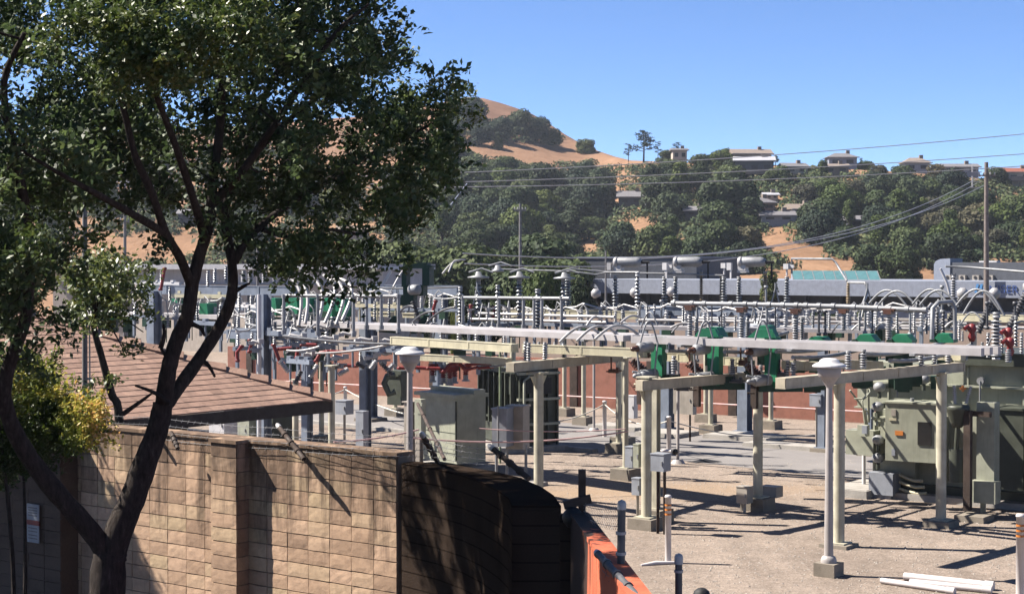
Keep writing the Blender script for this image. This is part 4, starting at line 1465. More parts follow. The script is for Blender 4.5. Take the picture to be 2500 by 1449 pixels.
# hardware hanging under the near bus
for k, (px, y, w, h, D, mt) in enumerate(((1575, 868, 26, 10, 38, 'brown'), (1628, 925, 34, 8, 37.5, 'dkgreen'), (1668, 948, 30, 10, 37.6, 'core'), (1700, 930, 26, 9, 37.4, 'rust'), (1760, 940, 34, 12, 37.2, 'dkgreen'), (1800, 930, 26, 10, 37, 'core'), (1832, 905, 22, 26, 37, 'dkgreen'), (1910, 915, 22, 14, 36.4, 'core'),
                                          (1950, 905, 30, 8, 36.4, 'dkgreen'), (2068, 925, 30, 10, 36, 'core'), (2150, 905, 26, 12, 36.5, 'dkgreen'), (2262, 905, 30, 12, 36.5, 'rust'), (1690, 890, 22, 14, 37.6, 'brown'), (1815, 885, 22, 14, 37, 'brown'), (1500, 905, 26, 9, 40, 'brown'), (1415, 872, 24, 8, 40, 'rust'))):
    c = at(px, y, D)
    u = mpp(D)
    m = MB()
    m.box(c, (w * u, .18, h * u), rz=YAW * .5)
    m.box(c + Vector((w * u * .3, -.05, h * u * .7)), (w * u * .25, .12, h * u * .6), rz=YAW * .5)
    m.cyl(c + Vector((-w * u * .8, -.08, -h * u * .1)), c + Vector((w * u * .7, -.08, h * u * .15)), .018, n=8)
    m.cyl(c + Vector((-w * u * .3, 0, 0)), c + Vector((-w * u * .3, 0, .35)), .02, n=8)
    solo('operating_linkage', m, MT[mt], f'dark linkage bracket hanging below the pale bus, {ORD[[1, 2, 3, 5, 7, 8, 10, 11, 12, 13, 14, 15, 4, 9, 6, 0][k]] if k not in (14, 15) else ("just left of the green switches" if k == 14 else "left of the tan beam end")}', 'linkage', 'dark linkage brackets')
# clutter of the left-hand gear behind the trunks
for k, (px, y0, y1, D, w, mt) in enumerate(((350, 700, 745, 54, 10, 'porcdk'), (372, 655, 700, 54, 12, 'porc'), (415, 700, 735, 53, 10, 'porcdk'), (445, 775, 815, 50, 10, 'porc'), (482, 740, 785, 50, 10, 'porcdk'), (508, 660, 700, 53, 12, 'porc'), (538, 745, 790, 50, 10, 'porcdk'), (585, 715, 760, 50, 10, 'porc'), (608, 745, 790, 49, 10, 'porcdk'),
                                            (690, 745, 790, 48, 9, 'porc'), (720, 775, 800, 47, 9, 'porc'), (760, 770, 800, 47, 10, 'porcdk'), (838, 775, 805, 47, 9, 'porc'), (890, 760, 800, 48, 10, 'porcdk'), (915, 735, 780, 50, 9, 'porc'), (950, 730, 775, 50, 9, 'porcdk'))):
    ins(px, y0, y1, D, w, f'slim insulator of the left-hand gear behind trunks and pipe frame, {ORD[k]} from the left', 6, mt, 'slim insulators of the left-hand gear')
for k, (x0, y0, x1, y1, D, w, mt) in enumerate(((340, 768, 445, 772, 54, .1, 'alu'), (445, 785, 560, 792, 50, .12, 'bluegrey'), (560, 745, 640, 748, 52, .1, 'white'), (640, 812, 780, 818, 46, .14, 'bluegrey'), (860, 745, 985, 748, 55, .12, 'cream'), (330, 690, 440, 692, 57, .1, 'white'), (420, 720, 560, 724, 55, .14, 'cream'), (700, 880, 760, 884, 43, .12, 'bluegrey'), (840, 850, 985, 856, 44, .1, 'bluegrey'))):
    m = MB()
    a_, b_ = at(x0, y0, D), at(x1, y1, D - 1.5)
    m.beam(a_, b_, w, w)
    for f in (.15, .5, .85):
        c = a_.lerp(b_, f)
        m.box(c + Vector((0, 0, w * .8)), (.14, .14, w * .7), rz=YAW)
        m.cyl(c, c + Vector((0, 0, -.5)), .03, n=8)
    solo('equipment_rail', m, MT[mt], f'short rail with fittings in the left-hand gear, {["pale one left of the trunks", "blue-grey one between the trunks", "white one right of the trunks", "blue-grey one by the tall column", "cream one behind the pipe frame", "white one high behind the leaves", "cream one between the trunks", "blue-grey one below the red arch", "blue-grey one left of the far light"][k]}', 'rail')
# bolts, gussets and plates on the near beams
for k, (px, D, z) in enumerate(((2048, 33.0, 3.42), (2297, 35.6, 3.42), (1578, 35.3, 3.2), (1315, 37.4, 3.3), (1850, 38, 3.05))):
    p = on(px, D, z)
    m = MB()
    M = Matrix.Translation(p) @ Matrix.Rotation(YAW + math.pi / 2, 4, 'Z')
    m.prism([(-.32, -.06), (.32, -.06), (.12, -.34), (-.12, -.34)], M, .03)
    for dx in (-.2, .2):
        m.cyl(p + E2 * dx - E1 * .15 + Vector((0, 0, .0)), p + E2 * dx - E1 * .19, .025, n=6)
    solo('gusset_plate', m, MT['cream'], 'gusset plate at the head of the ' + ['column behind the near mushroom light', 'column by the olive control cabinet', 'strapped column', 'column behind the curved wall', 'column with the beige box'][k], 'gusset')

# ---- many small three-insulator switches packed into the left and middle distance
def small_switch(loc, yaw, seed):
    q = random.Random(seed)
    t_ = thing('disconnect_switch', 'x', 'switch', loc, yaw, 'small switches packed in rows')
    P0 = Matrix.Translation(Vector(loc)) @ Matrix.Rotation(yaw, 4, 'Z')
    m = MB()
    m.box((0, 0, 0), (1.7, .12, .12))
    m.box((-.7, 0, -.4), (.09, .09, .7))
    m.box((.7, 0, -.4), (.09, .09, .7))
    m.build('base_beam', MT['bluegrey'], t_, world=False)
    for x in (-.65, 0, .65):
        m = MB()
        add_ins(m, Vector((x, 0, .06)), .42, .085, 5)
        m.build('insulator', MT['porc'], t_, world=False)
    m = MB()
    m.tube([(-.75, 0, .52), (-.2, 0, .55), (.05, 0, .66), (.7, 0, .52)], .03, 6)
    m.box((-.65, 0, .53), (.18, .1, .07))
    m.box((.65, 0, .53), (.18, .1, .07))
    m.build('contact_arm', MT['alu'], t_, world=False)
    m = MB()
    m.tube([(.65, 0, .55), (.8, .05, .75), (.95, .1, .6), (1.0, .1, .2)], .022, 6)
    m.build('jumper', MT['galv'], t_, world=False)
    m = MB()
    m.tube([(-.65, 0, .55), (-.9, .05, .7), (-1.05, .1, .2)], .022, 6)
    m.build('jumper', MT['galv'], t_, world=False)
    m = MB()
    m.box((.1, -.1, -.22), (.3, .2, .3))
    m.cyl((.1, -.1, -.35), (.1, -.1, -.9), .02, n=6)
    m.build('operating_box', MT['dkgreen'], t_, world=False)
    KIDS[t_.name] = [o for o in bpy.data.objects if o.parent is t_]
    return t_


sp_ = []
rq = random.Random(12)
for row, (y, D, n_, x0, x1) in enumerate(((752, 57, 9, 585, 1120), (806, 49, 6, 560, 800), (846, 45.5, 9, 590, 1230), (880, 50, 7, 700, 960), (775, 53, 5, 340, 560), (796, 46, 5, 1560, 2240), (790, 50, 8, 1150, 1540), (800, 43.5, 5, 1700, 2330))):
    for i in range(n_):
        px = x0 + (x1 - x0) * (i + .5) / n_ + rq.uniform(-10, 10)
        sp_.append((px, y + rq.uniform(-5, 5), D + rq.uniform(-.5, .5), row, i, n_))
proto = None
RN = ['row left of the green tank', 'row below the green hoods', 'row under the broad bus', 'row before the red wall', 'row between the trunks', 'row behind the tube bus', 'row under the sunlit beam', 'row above the right-hand bus']
sp_ = [q for q in sp_ if not (q[3] in (2, 3) and 830 < q[0] < 1040)]
for (px, y, D, row, i, n_) in sp_:
    loc = at(px, y, D)
    lb = f'small three-insulator switch, {ORD[i]} from left, {RN[row]}'
    yaw = YAW + rq.choice((0, 0, math.pi / 2 + .1)) + rq.uniform(-.05, .05)
    if proto is None:
        proto = small_switch(loc, yaw, 1)
        proto['label'] = lb
    else:
        copy_tree(proto, loc, yaw, (rq.uniform(.8, 1.05),) * 3, lb)

# ------------------------------------------------------------------ red bushings and switch arms left of centre
def redtube(label, pts, r=.055, name='red_bushing_cover', cat='bushing cover'):
    m = MB()
    m.tube(pts, r, 8)
    for p in pts[::2]:
        m.lathe([(r, -.04), (r * 1.6, 0), (r, .04)], p, n=8)
    return solo(name, m, MT['red'], label, cat)


redtube('red covered conductor running right from the mushroom light above the olive cabinet', [at(975, 898, 44), at(1010, 896, 44), at(1045, 899, 44), at(1075, 899, 44)], .05)
redtube('red covered conductor bridging the middle bushings of the olive cabinet', [at(1083, 906, 44), at(1098, 890, 44), at(1120, 886, 44), at(1140, 905, 44)], .06)
redtube('red covered conductor with grey end reaching right over the dark transformer', [at(1140, 890, 43.5), at(1165, 886, 43.5), at(1195, 886, 43.4), (at(1200, 888, 43.4))], .055)
redtube('lower red covered conductor over the dark transformer', [at(1140, 902, 43.5), at(1165, 896, 43.5), at(1170, 898, 43.4), at(1205, 895, 43.4)], .04)
cable('bus_tube', [at(1165, 884, 43.5), at(1250, 888, 43), at(1290, 892, 42.6)], .04, 'galv', 'grey tube continuing from the red covered conductor', 'bus tube')
cable('bus_tube', [at(1195, 895, 43.4), at(1250, 889, 43)], .03, 'galv', 'second grey tube meeting the first above the dark transformer', 'bus tube')
for k, (px, y0, y1, D) in enumerate(((1056, 888, 932, 46), (1082, 900, 935, 45.5), (1110, 893, 935, 45.5), (1137, 890, 930, 45), (1098, 895, 940, 45.2))):
    b_, tp = at(px, y1, D), at(px, y0, D)
    t_ = thing('red_bushing', f'red capped bushing on the olive switch cabinet, {["leftmost", "second from left", "second from right", "rightmost", "middle"][k]}', 'bushing', b_)
    h = tp.z - b_.z
    m = MB()
    m.cyl(b_, b_ + Vector((0, 0, h * .38)), .07)
    m.cyl(b_, b_ + Vector((0, 0, .04)), .11)
    m.build('base', MT['greybox'], t_)
    m = MB()
    m.lathe([(0, h * .38), (.05, h * .38), (.09, h * .45), (.05, h * .5), (.09, h * .58), (.05, h * .64), (.09, h * .72), (.1, h * .8), (.06, h), (0, h)], b_, n=10)
    m.box(b_ + Vector((.02, 0, h * .88)), (.26, .14, .14), rz=.3)
    m.build('red_cover', MT['red'], t_)
for k, pts in enumerate(([(668, 842), (675, 860), (684, 885)], [(725, 872), (727, 846), (740, 840), (772, 842)], [(772, 880), (782, 860), (800, 858), (833, 859)], [(678, 852), (700, 850), (722, 848)], [(610, 830), (613, 842), (609, 858)],
                          [(590, 845), (578, 860), (580, 880)], [(815, 890), (850, 892), (870, 893)], [(770, 842), (758, 862), (752, 880)], [(1064, 735), (1058, 755), (1062, 775)], [(1150, 745), (1147, 765), (1150, 782)], [(1208, 748), (1204, 775)], [(402, 655), (394, 700), (392, 706)])):
    D = 43 + k * .3 if k < 8 else 50
    redtube('red covered switch arm ' + ['right of the tall blue-grey column, steep', 'bent like an arch, third from the column', 'bent over near the roof corner', 'short, between the first two bent ones', 'small, left of the tall blue-grey column',
                                         'small, just right of the tree trunk', 'low, before the red wall', 'sloping under the arch', 'upright, right of the dark green tank', 'upright, behind the right pipe frame on its left', 'upright, behind the right pipe frame in its middle', 'leaning above the long beam between trunk and leaves'][k],
            [at(x, y, D) for x, y in pts], .05, 'red_switch_arm', 'switch arm')
# pale switch heads and cross arms below the broad bus
for k, (px, y, w, D) in enumerate(((722, 824, 50, 43), (800, 828, 48, 43), (893, 832, 54, 43), (950, 835, 44, 43), (625, 838, 30, 44), (847, 818, 40, 45), (750, 858, 30, 43), (935, 866, 36, 43), (830, 876, 34, 43), (905, 875, 26, 43), (756, 868, 24, 44))):
    c = at(px, y, D)
    u = mpp(D)
    t_ = thing('disconnect_switch', f'pale metal switch head under the broad bus, {["second", "fifth", "eighth", "eleventh", "first", "sixth", "third", "tenth", "seventh", "ninth", "fourth"][k]} from the left', 'switch head', c, 0, 'pale switch heads')
    m = MB()
    hw = w * u / 2
    m.tube([c + Vector((-hw, 0, -.02)), c + Vector((-hw * .5, 0, .07)), c + Vector((hw * .3, 0, .02)), c + Vector((hw, 0, .06))], .05, 8)
    m.box(c + Vector((hw * .8, 0, .07)), (.14, .14, .12), rz=.4)
    m.box(c + Vector((-hw * .7, 0, .02)), (.16, .12, .1), rz=.2)
    m.build('contact_arm', MT['alu'], t_)
    m = MB()
    m.beam(c + Vector((-hw, 0, -.16)), c + Vector((hw, 0, -.14)), .08, .05)
    m.box(c + Vector((0, 0, -.2)), (.2, .16, .1))
    m.build('base_rail', MT['galv'], t_)
for k, (px, y, dx, dy, D) in enumerate(((683, 880, 22, 28, 42), (735, 905, -14, 30, 42), (775, 890, -18, 30, 42), (800, 905, 30, -16, 42), (905, 900, 14, -20, 42), (930, 885, 28, 30, 42), (850, 900, -24, 14, 42), (700, 865, 22, -18, 43), (945, 905, 18, -18, 42), (870, 885, 20, 12, 42))):
    m = MB()
    a_, b_ = at(px, y, D), at(px + dx, y + dy, D)
    add_ins(m, a_, (b_ - a_).length, .085, 6, b_ - a_, .6)
    solo('slanted_insulator', m, MT['core'] if k % 2 else MT['porc'], f'{"dark" if k % 2 else "pale"} slanted insulator in the tangle below the pale switch heads, {["first", "third", "fourth", "fifth", "eighth", "ninth", "sixth", "second", "tenth", "seventh"][k]} from the left', 'insulator', 'slanted insulators')
for k, (x0, y0, x1, y1, D, r, mt) in enumerate(((770, 862, 945, 842, 42.5, .03, 'alu'), (700, 855, 780, 845, 42.5, .03, 'alu'), (690, 820, 985, 840, 42, .04, 'galv'), (880, 700, 1120, 700, 53, .03, 'galv'), (340, 768, 500, 772, 55, .04, 'alu'), (600, 790, 700, 800, 47, .05, 'galv'), (1060, 728, 1130, 722, 50, .03, 'galv'), (1000, 795, 1060, 760, 46, .03, 'core'), (1040, 790, 1110, 750, 48, .03, 'core'), (970, 770, 1010, 748, 47, .03, 'core'))):
    cable('connecting_rod', sag(at(x0, y0, D), at(x1, y1, D - .5), .05 if k < 7 else -.12, 8), r, mt, 'thin rod in the left-hand gear, ' + ['sloping above the red arch', 'short one by the tall column', 'long one along the switch heads', 'upper one over the blue-grey beam', 'pale one left of the trunks', 'thick one below the green hoods', 'short one right of the tank',
          'dark curved one right of the tank', 'dark curved one further right of the tank', 'dark curved one left of the tank'][k], 'rod')
# yellow-cream equipment plates seen under the tank
for k, (x0, x1, y0, y1, D) in enumerate(((905, 965, 762, 772, 56), (985, 1022, 765, 775, 56), (1120, 1130, 772, 785, 56), (655, 705, 652, 668, 62))):
    m = MB()
    c = at((x0 + x1) / 2, (y0 + y1) / 2, D)
    m.box(c, ((x1 - x0) * mpp(D), .3, (y1 - y0) * mpp(D)), rz=YAW)
    m.box(c + Vector((0, 0, (y1 - y0) * mpp(D) * .55)), ((x1 - x0) * mpp(D) * 1.04, .36, .03), rz=YAW)
    solo('cream_cubicle', m, MT['cream'], ('cream panel behind the left pipe frame', 'cream panel under the dark green tank', 'tiny cream panel left of the right pipe frame', 'cream panel above the curved jumpers')[k], 'panel')

# ------------------------------------------------------------------ faded red boundary wall with the beige one behind
rw0, rw1 = on(560, 77, 0), on(2140, 59.0, 0)
bw = thing('boundary_wall', 'faded red boundary wall across the back of the gravel yard', 'wall', rw0)
m = MB()
m.beam(rw0 + Vector((0, 0, .98)), rw1 + Vector((0, 0, .98)), .22, 1.96)
m.build('wall', MT['redwall'], bw)
d_ = (rw1 - rw0).normalized()
sd_n = Vector((d_.y, -d_.x, 0))
ln = (rw1 - rw0).length
m = MB()
for i in range(9):
    c = rw0 + d_ * (ln * (i + .4) / 9) + sd_n * .12
    m.box(c + Vector((0, 0, 1.0)), (.35, .14, 2.0), rz=math.atan2(d_.y, d_.x))
m.build('pier', MT['rust'], bw)
m = MB()
m.tube([rw0 + sd_n * .4 + Vector((0, 0, .45)), rw1 + sd_n * .4 + Vector((0, 0, .45))], .03)
m.build('pipe_rail', MT['tape'], bw)
g0, g1 = on(1240, 82, 0), on(2750, 63, 0)
bw2 = thing('terrace_wall', 'plain beige retaining wall behind the switchgear on the right', 'wall', g0)
m = MB()
m.beam(g0 + Vector((0, 0, 1.75)), g1 + Vector((0, 0, 1.75)), .3, 3.5)
m.build('wall', MT['beigewall'], bw2)
m = MB()
m.beam(g0 + Vector((0, 0, 3.53)), g1 + Vector((0, 0, 3.53)), .4, .08)
m.build('coping', MT['pad'], bw2)
m = MB()
m.box(at(912, 914, 70.5), (.3, .06, .4), rz=YAW)
m.box(at(912, 914, 70.3), (.22, .03, .3), rz=YAW)
solo('small_sign', m, MT['white'], 'tiny white sign on the faded red wall left of the mushroom light', 'sign')

# ------------------------------------------------------------------ big olive transformer (right)
T0 = on(2135, 40.6, 0)
tr = thing('power_transformer', 'huge olive-grey power transformer with control cabinet at the right edge', 'transformer', T0)


def tl(a, b, z):
    return T0 + E1 * a + E2 * b + Vector((0, 0, z))


def tbox(m, a0, a1, b0, b1, z0, z1):
    m.box(tl((a0 + a1) / 2, (b0 + b1) / 2, (z0 + z1) / 2), (a1 - a0, b1 - b0, z1 - z0), rz=YAW)


m = MB()
tbox(m, 0, 6.2, .1, 3.4, .35, 2.15)
tbox(m, .0, 1.15, -.12, .1, .55, 2.0)
for a_ in (0.02, 1.1, 1.9, 4.2, 5.0, 5.8):
    tbox(m, a_, a_ + .05, -.16, .12, .5, 2.1)
m.build('tank', MT['olive'], tr)
m = MB()
tbox(m, -.75, 7.0, .6, 3.6, 2.15, 3.34)
tbox(m, -.8, 7.1, .5, 3.7, 2.13, 2.17)
tbox(m, -.8, 7.1, .45, 3.7, 2.80, 2.85)
m.build('upper_tank', MT['olive'], tr)
m = MB()
tbox(m, 1.95, 7.4, .35, 3.3, 3.36, 3.64)
tbox(m, 1.9, 7.5, .3, 3.35, 3.64, 3.68)
m.build('top_cover', MT['dkolive'], tr)
m = MB()
tbox(m, -.6, 6.8, -.5, 3.8, 0, .16)
m.build('base_slab', MT['pad'], tr)
m = MB()
tbox(m, .15, 6.4, -.1, 3.3, .16, .36)
m.build('skid', MT['dkolive'], tr)
# control cabinet: front faces the sun
cb = tl(1.05, -.95, 0)
m = MB()
m.box(cb + Vector((.42, .1, 1.73)), (1.30, .62, 1.42), rz=math.radians(-30))
m.box(cb + Vector((.42, .1, 2.46)), (1.37, .7, .04), rz=math.radians(-30))
o = m.build('control_cabinet', MT['olive'], tr)
cc_ = cb + Vector((.42, .1, 1.73))
Rm = Matrix.Rotation(math.radians(-30), 3, 'Z')


def cpan(name, x, z, w, h, mat, par, yy=-.325):
    m = MB()
    m.box(cc_ + Rm @ Vector((x, yy, z)), (w, .02, h), rz=math.radians(-30))
    m.build(name, MT[mat], par)


cpan('window', .33, 0, .34, .56, 'glassdk', o)
cpan('label_plate', -.44, .48, .11, .17, 'beigebox', o)
cpan('name_strip', -.46, .31, .18, .06, 'cream', o)
cpan('warning_sticker', -.30, -.02, .20, .11, 'orange', o)
cpan('notice_sticker', -.44, -.50, .09, .17, 'greybox', o)
m = MB()
m.cyl(cb + Vector((.35, .1, 2.48)), cb + Vector((.35, .1, 2.56)), .05)
m.build('lifting_eye', MT['galv'], tr)
# round oil pumps / pipe heads down the left side
m = MB()
m2 = MB()
for px, y, r in ((2147, 944, 11), (2143, 992, 12), (2144, 1073, 11), (2143, 1117, 12), (2255, 925, 8)):
    c = at(px, y, 40.0)
    m, m2 = MB(), MB()
    m.lathe([(0, -.14), (.08, -.13), (.125, -.05), (.125, .05), (.08, .13), (0, .14)], c, E1, n=14)
    m2.cyl(c, c + E2 * .8, .07)
    m2.cyl(c + Vector((0, 0, -.02)), c + Vector((0, 0, -.28)), .05)
    m.build('pump_head', MT['galv'], tr)
    m2.build('oil_pipe', MT['dkolive'], tr)
m = MB()
for (x0, y0, x1, y1, r) in ((2140, 1032, 2180, 1036, .08), (2130, 1020, 2155, 1024, .05), (2110, 1000, 2120, 1080, .05), (2118, 880, 2121, 1030, .035), (2075, 952, 2112, 1002, .025), (2145, 1068, 2192, 1068, .05)):
    m.cyl(at(x0, y0, 40.1), at(x1, y1, 40.3), r)
m.tube([at(2118, 960, 40), at(2105, 978, 39.9), at(2108, 1000, 39.9), at(2120, 1004, 40)], .02)
m.tube([at(2085, 973, 40), at(2112, 972, 39.9), at(2125, 955, 39.9), at(2118, 940, 40)], .02)
m.box(at(2108, 1050, 39.9), (.24, .2, .28), rz=YAW)
m.box(at(2180, 1045, 40), (.5, .4, .5), rz=YAW)
m.build('valve_pipework', MT['olive'], tr)
m = MB()
m.box(at(2112, 1048, 39.7), (.13, .1, .2), rz=YAW)
m.build('gauge_box', MT['greybox'], tr)
m = MB()
m.box(at(2108, 1078, 40.5), (.75, .5, .62), rz=YAW, taper=1.0)
m.build('side_box', MT['olive'], tr)
# cable box with three pale conduits, low
m = MB()
c = at(2160, 1178, 40.0)
m.box(c, (.64, .5, .55), rz=YAW)
m.box(c + Vector((0, 0, -.34)), (.5, .4, .14), rz=YAW)
m.build('cable_box', MT['greybox'], tr)
m = MB()
for k in range(3):
    a_ = at(2196, 1158 + 17 * k, 39.8)
    b_ = at(2252 + 5 * k, 1173 + 15 * k, 39.3)
    m = MB()
    m.tube([a_, a_.lerp(b_, .33) + Vector((0, 0, -.04)), a_.lerp(b_, .66) + Vector((0, 0, -.05)), b_], .04)
    m.build('conduit', MT['cream'], tr)
m = MB()
m.cyl(at(2109, 1090, 41), on(2109, 41, .1), .05)
m.cyl(on(2107, 41, .12), on(2107, 41, .05), .09)
m.build('white_stand_pipe', MT['white'], tr)
# radiators at the right end, finned
m = MB()
for i in range(16):
    a_ = 4.3 + i * .16
    tbox(m, a_, a_ + .05, -1.15, -.2, .5, 2.5)
tbox(m, 4.25, 6.9, -.8, -.7, 2.35, 2.5)
tbox(m, 4.25, 6.9, -.8, -.7, .55, .7)
m.build('radiator_bank', MT['dkolive'], tr)
m = MB()
tbox(m, 3.1, 4.15, -1.0, -.1, .55, 2.42)
tbox(m, 3.05, 4.2, -1.05, -.05, 2.42, 2.47)
m.build('side_cabinet', MT['dkolive'], tr)
for (a0_, z0_, w_, h_) in ((.1, 2.3, .9, .4), (2.2, 2.3, .9, .4), (3.6, 2.3, .9, .4), (4.9, 2.3, .9, .4)):
    m = MB()
    tbox(m, a0_, a0_ + .04, .54, .62, z0_ - .1, 3.3)
    m.build('seam_rib', MT['olive'], tr)
for a_ in (.45, 1.5, 2.6):
    m = MB()
    q_ = tl(a_, .5, 2.98)
    m.cyl(q_, q_ - E2 * .14, .09, n=14)
    m.cyl(q_ - E2 * .14, q_ - E2 * .14 + Vector((0, 0, -.5)), .022, n=8)
    m.build('valve_cover', MT['galv'], tr)

# small service transformer on its own post in front of the big one
q = at(2330, 1010, 36.8)
st_ = thing('service_transformer', 'small round-headed service transformer with two leaning bushings in front of the olive transformer', 'transformer', on(2372, 36.6, 0))
m = MB()
m.lathe([(0, -.1), (.1, -.12), (.17, .0), (.26, .28), (.27, .3), (.27, .36), (.24, .40), (0, .42)], at(2338, 1030, 36.8), n=18)
m.build('tank_head', MT['dkolive'], st_)
m = MB()
add_ins(m, at(2331, 985, 36.8), .42, .055, 8, Vector((-.05, 0, 1)))
add_ins(m, at(2358, 985, 36.8), .42, .055, 8, Vector((.28, 0, 1)))
m.build('bushing', MT['porc'], st_)
m = MB()
c = on(2362, 36.6, 0)
m.box((c.x, c.y, 1.35), (.16, .16, 2.3), rz=YAW)
m.box(Vector((c.x + .12, c.y + .1, 2.42)), (.9, .08, .12), rz=YAW)
m.build('post', MT['rust'], st_)
m = MB()
m.cyl(at(2335, 1095, 37.2), at(2335, 1175, 37.2), .17, n=18)
m.cyl(at(2340, 1010, 36.9), at(2335, 1095, 37.1), .06)
m.build('cylinder', MT['dkolive'], st_)
m = MB()
m.box(on(2412, 36.9, 1.72), (.42, .35, 1.9), rz=YAW)
m.box(on(2405, 36.7, .62), (.6, .35, .5), rz=YAW)
m.box(on(2400, 36.9, .2), (.1, .1, .4), rz=YAW)
m.build('switch_cabinet', MT['beigebox'] if False else MT['olive'], st_)
m = MB()
foot(m, on(2378, 36.4, 0), .7, .14)
m.build('footing', MT['concrete'], st_)
m = MB()
c = at(2351, 948, 36.5)
m.box(c, (.14, .02, .05)); m.box(c, (.05, .021, .14))
solo('orange_marker', m, MT['orange'], 'small orange cross marker above the little service transformer', 'marker')

# ------------------------------------------------------------------ olive switch cabinet, beige cabinet, dark transformer (centre)
q = on(1100, 45.2, 0)
oc = thing('switch_cabinet', 'tall olive switch cabinet with red bushings on its roof, left of the dark transformer', 'cabinet', q)
a0 = on(1026, 46.2, 0); a1 = on(1117, 44.8, 0)
d2 = (a1 - a0).normalized(); rzc = math.atan2(d2.y, d2.x)
n2 = Vector((-d2.y, d2.x, 0))
wd = (a1 - a0).length
dp = 1.0
cen = (a0 + a1) / 2 + n2 * dp / 2
h = at(1060, 965, 45.5).z
m = MB()
m.box(cen + Vector((0, 0, (h + .25) / 2)), (wd, dp, h - .25), rz=rzc)
m.build('housing', MT['olive'], oc)
m = MB()
m.box(cen + Vector((0, 0, h + .03)) - n2 * .06, (wd + .12, dp + .24, .1), rz=rzc)
m.box(cen + Vector((-.1, 0, h + .12)) + n2 * .3, (wd + .3, dp * .4, .14), rz=rzc)
m.build('roof', MT['olive'], oc)
m = MB()
for zz in (h * .52, h * .25):
    m.box(cen - n2 * (dp / 2 + .004) + Vector((0, 0, zz)), (wd * .92, .012, .012), rz=rzc)
m.box(cen - n2 * (dp / 2 + .02) + d2 * (wd / 2 - .05) + Vector((0, 0, h * .55)), (.03, .04, h * .8), rz=rzc)
m.build('door_seam', MT['dkolive'], oc)
m = MB()
m.box(cen + Vector((0, 0, .06)), (wd + .5, dp + .5, .12), rz=rzc)
m.build('plinth', MT['pad'], oc)
# cream struts beside it
for k, (px, D, z, w, lb) in enumerate(((1000, 42.5, 2.2, .2, 'brown-grey steel post behind the far mushroom light'), (1024, 42.3, 1.9, .14, 'short grey post right of the far mushroom light'))):
    m = MB()
    column(m, on(px, D, 0), .0, z, w)
    m.box(on(px, D, z), (w * 1.5, w * 1.5, .03), rz=YAW)
    solo('steel_post', m, MT['beigebox'], lb, 'post')
m = MB()
m.box(at(1026, 1015, 42.1), (.22, .2, .9), rz=YAW)
m.box(at(1026, 996, 41.98), (.16, .04, .3), rz=YAW)
solo('meter_box', m, MT['olive'], 'olive meter box strapped to the short post left of the olive cabinet', 'box')
m = MB()
c = at(962, 925, 60)
m.tube([at(965, 915, 60), at(945, 918, 60), at(938, 935, 60), at(950, 962, 60), at(965, 955, 60)], .12)
m.box(at(975, 945, 60.5), (.7, .6, 1.3), rz=YAW)
m.box(at(975, 915, 60.5), (.8, .7, .08), rz=YAW)
solo('pipe_cabinet', m, MT['dkolive'], 'dark cabinet with a fat bent pipe before the red wall', 'cabinet')

dtf = thing('dark_transformer', 'dark olive transformer standing in shade left of the red wall, right of the olive cabinet', 'transformer', on(1260, 51, 0))
b0 = on(1172, 52.2, 0); b1 = on(1262, 50.0, 0)
d3 = (b1 - b0).normalized(); rz3 = math.atan2(d3.y, d3.x); n3 = Vector((-d3.y, d3.x, 0))
w3 = (b1 - b0).length
c3 = (b0 + b1) / 2 + n3 * .75
ht = at(1240, 893, 51).z
m = MB()
m.box(c3 + Vector((0, 0, ht / 2 + .1)), (w3, 1.5, ht - .2), rz=rz3)
m.build('tank', MT['dkolive'], dtf)
m = MB()
for i in range(7):
    m.box(c3 - n3 * .83 + d3 * (-w3 / 2 + .15 + i * (w3 - .3) / 6) + Vector((0, 0, ht * .62)), (.05, .16, ht * .62), rz=rz3)
m.box(c3 - n3 * .79 + Vector((0, 0, ht * .38)), (w3, .1, .06), rz=rz3)
m.box(c3 + Vector((0, 0, ht + .02)), (w3 + .2, 1.7, .1), rz=rz3)
for i in range(3):
    m.box(c3 - n3 * .78 + d3 * (-w3 * .2 + i * w3 * .25) + Vector((0, 0, ht * .78)), (.4, .06, .55), rz=rz3)
m.build('stiffener', MT['dkolive'], dtf)
sx_ = c3 + d3 * (w3 / 2)
for i in range(5):
    m = MB()
    m.box(sx_ + d3 * .05 + n3 * (-.68 + i * .34) + Vector((0, 0, ht * .5)), (.1, .06, ht * .92), rz=rz3)
    m.build('side_rib', MT['dkolive'], dtf)
for zz in (.32, .62, .93):
    m = MB()
    m.box(sx_ + d3 * .06 + Vector((0, 0, ht * zz)), (.12, 1.52, .08), rz=rz3)
    m.build('side_band', MT['olive'], dtf)
for (oy, zz, w_, h_) in ((-.45, .78, .34, .42), (.25, .78, .34, .5), (-.25, .45, .36, .3)):
    m = MB()
    m.box(sx_ + d3 * .08 + n3 * oy + Vector((0, 0, ht * zz)), (.12, w_, h_), rz=rz3)
    m.build('side_panel', MT['black'], dtf)
m = MB()
m.tube([sx_ + d3 * .2 - n3 * .6 + Vector((0, 0, .4)), sx_ + d3 * .2 - n3 * .6 + Vector((0, 0, ht * .85)), sx_ + d3 * .2 - n3 * .4 + Vector((0, 0, ht * .9))], .04)
m.build('conduit', MT['olive'], dtf)
m = MB()
m.box(c3 + Vector((0, 0, .08)) - n3 * .3, (w3 + .8, 2.4, .16), rz=rz3)
m.build('slab', MT['pad'], dtf)

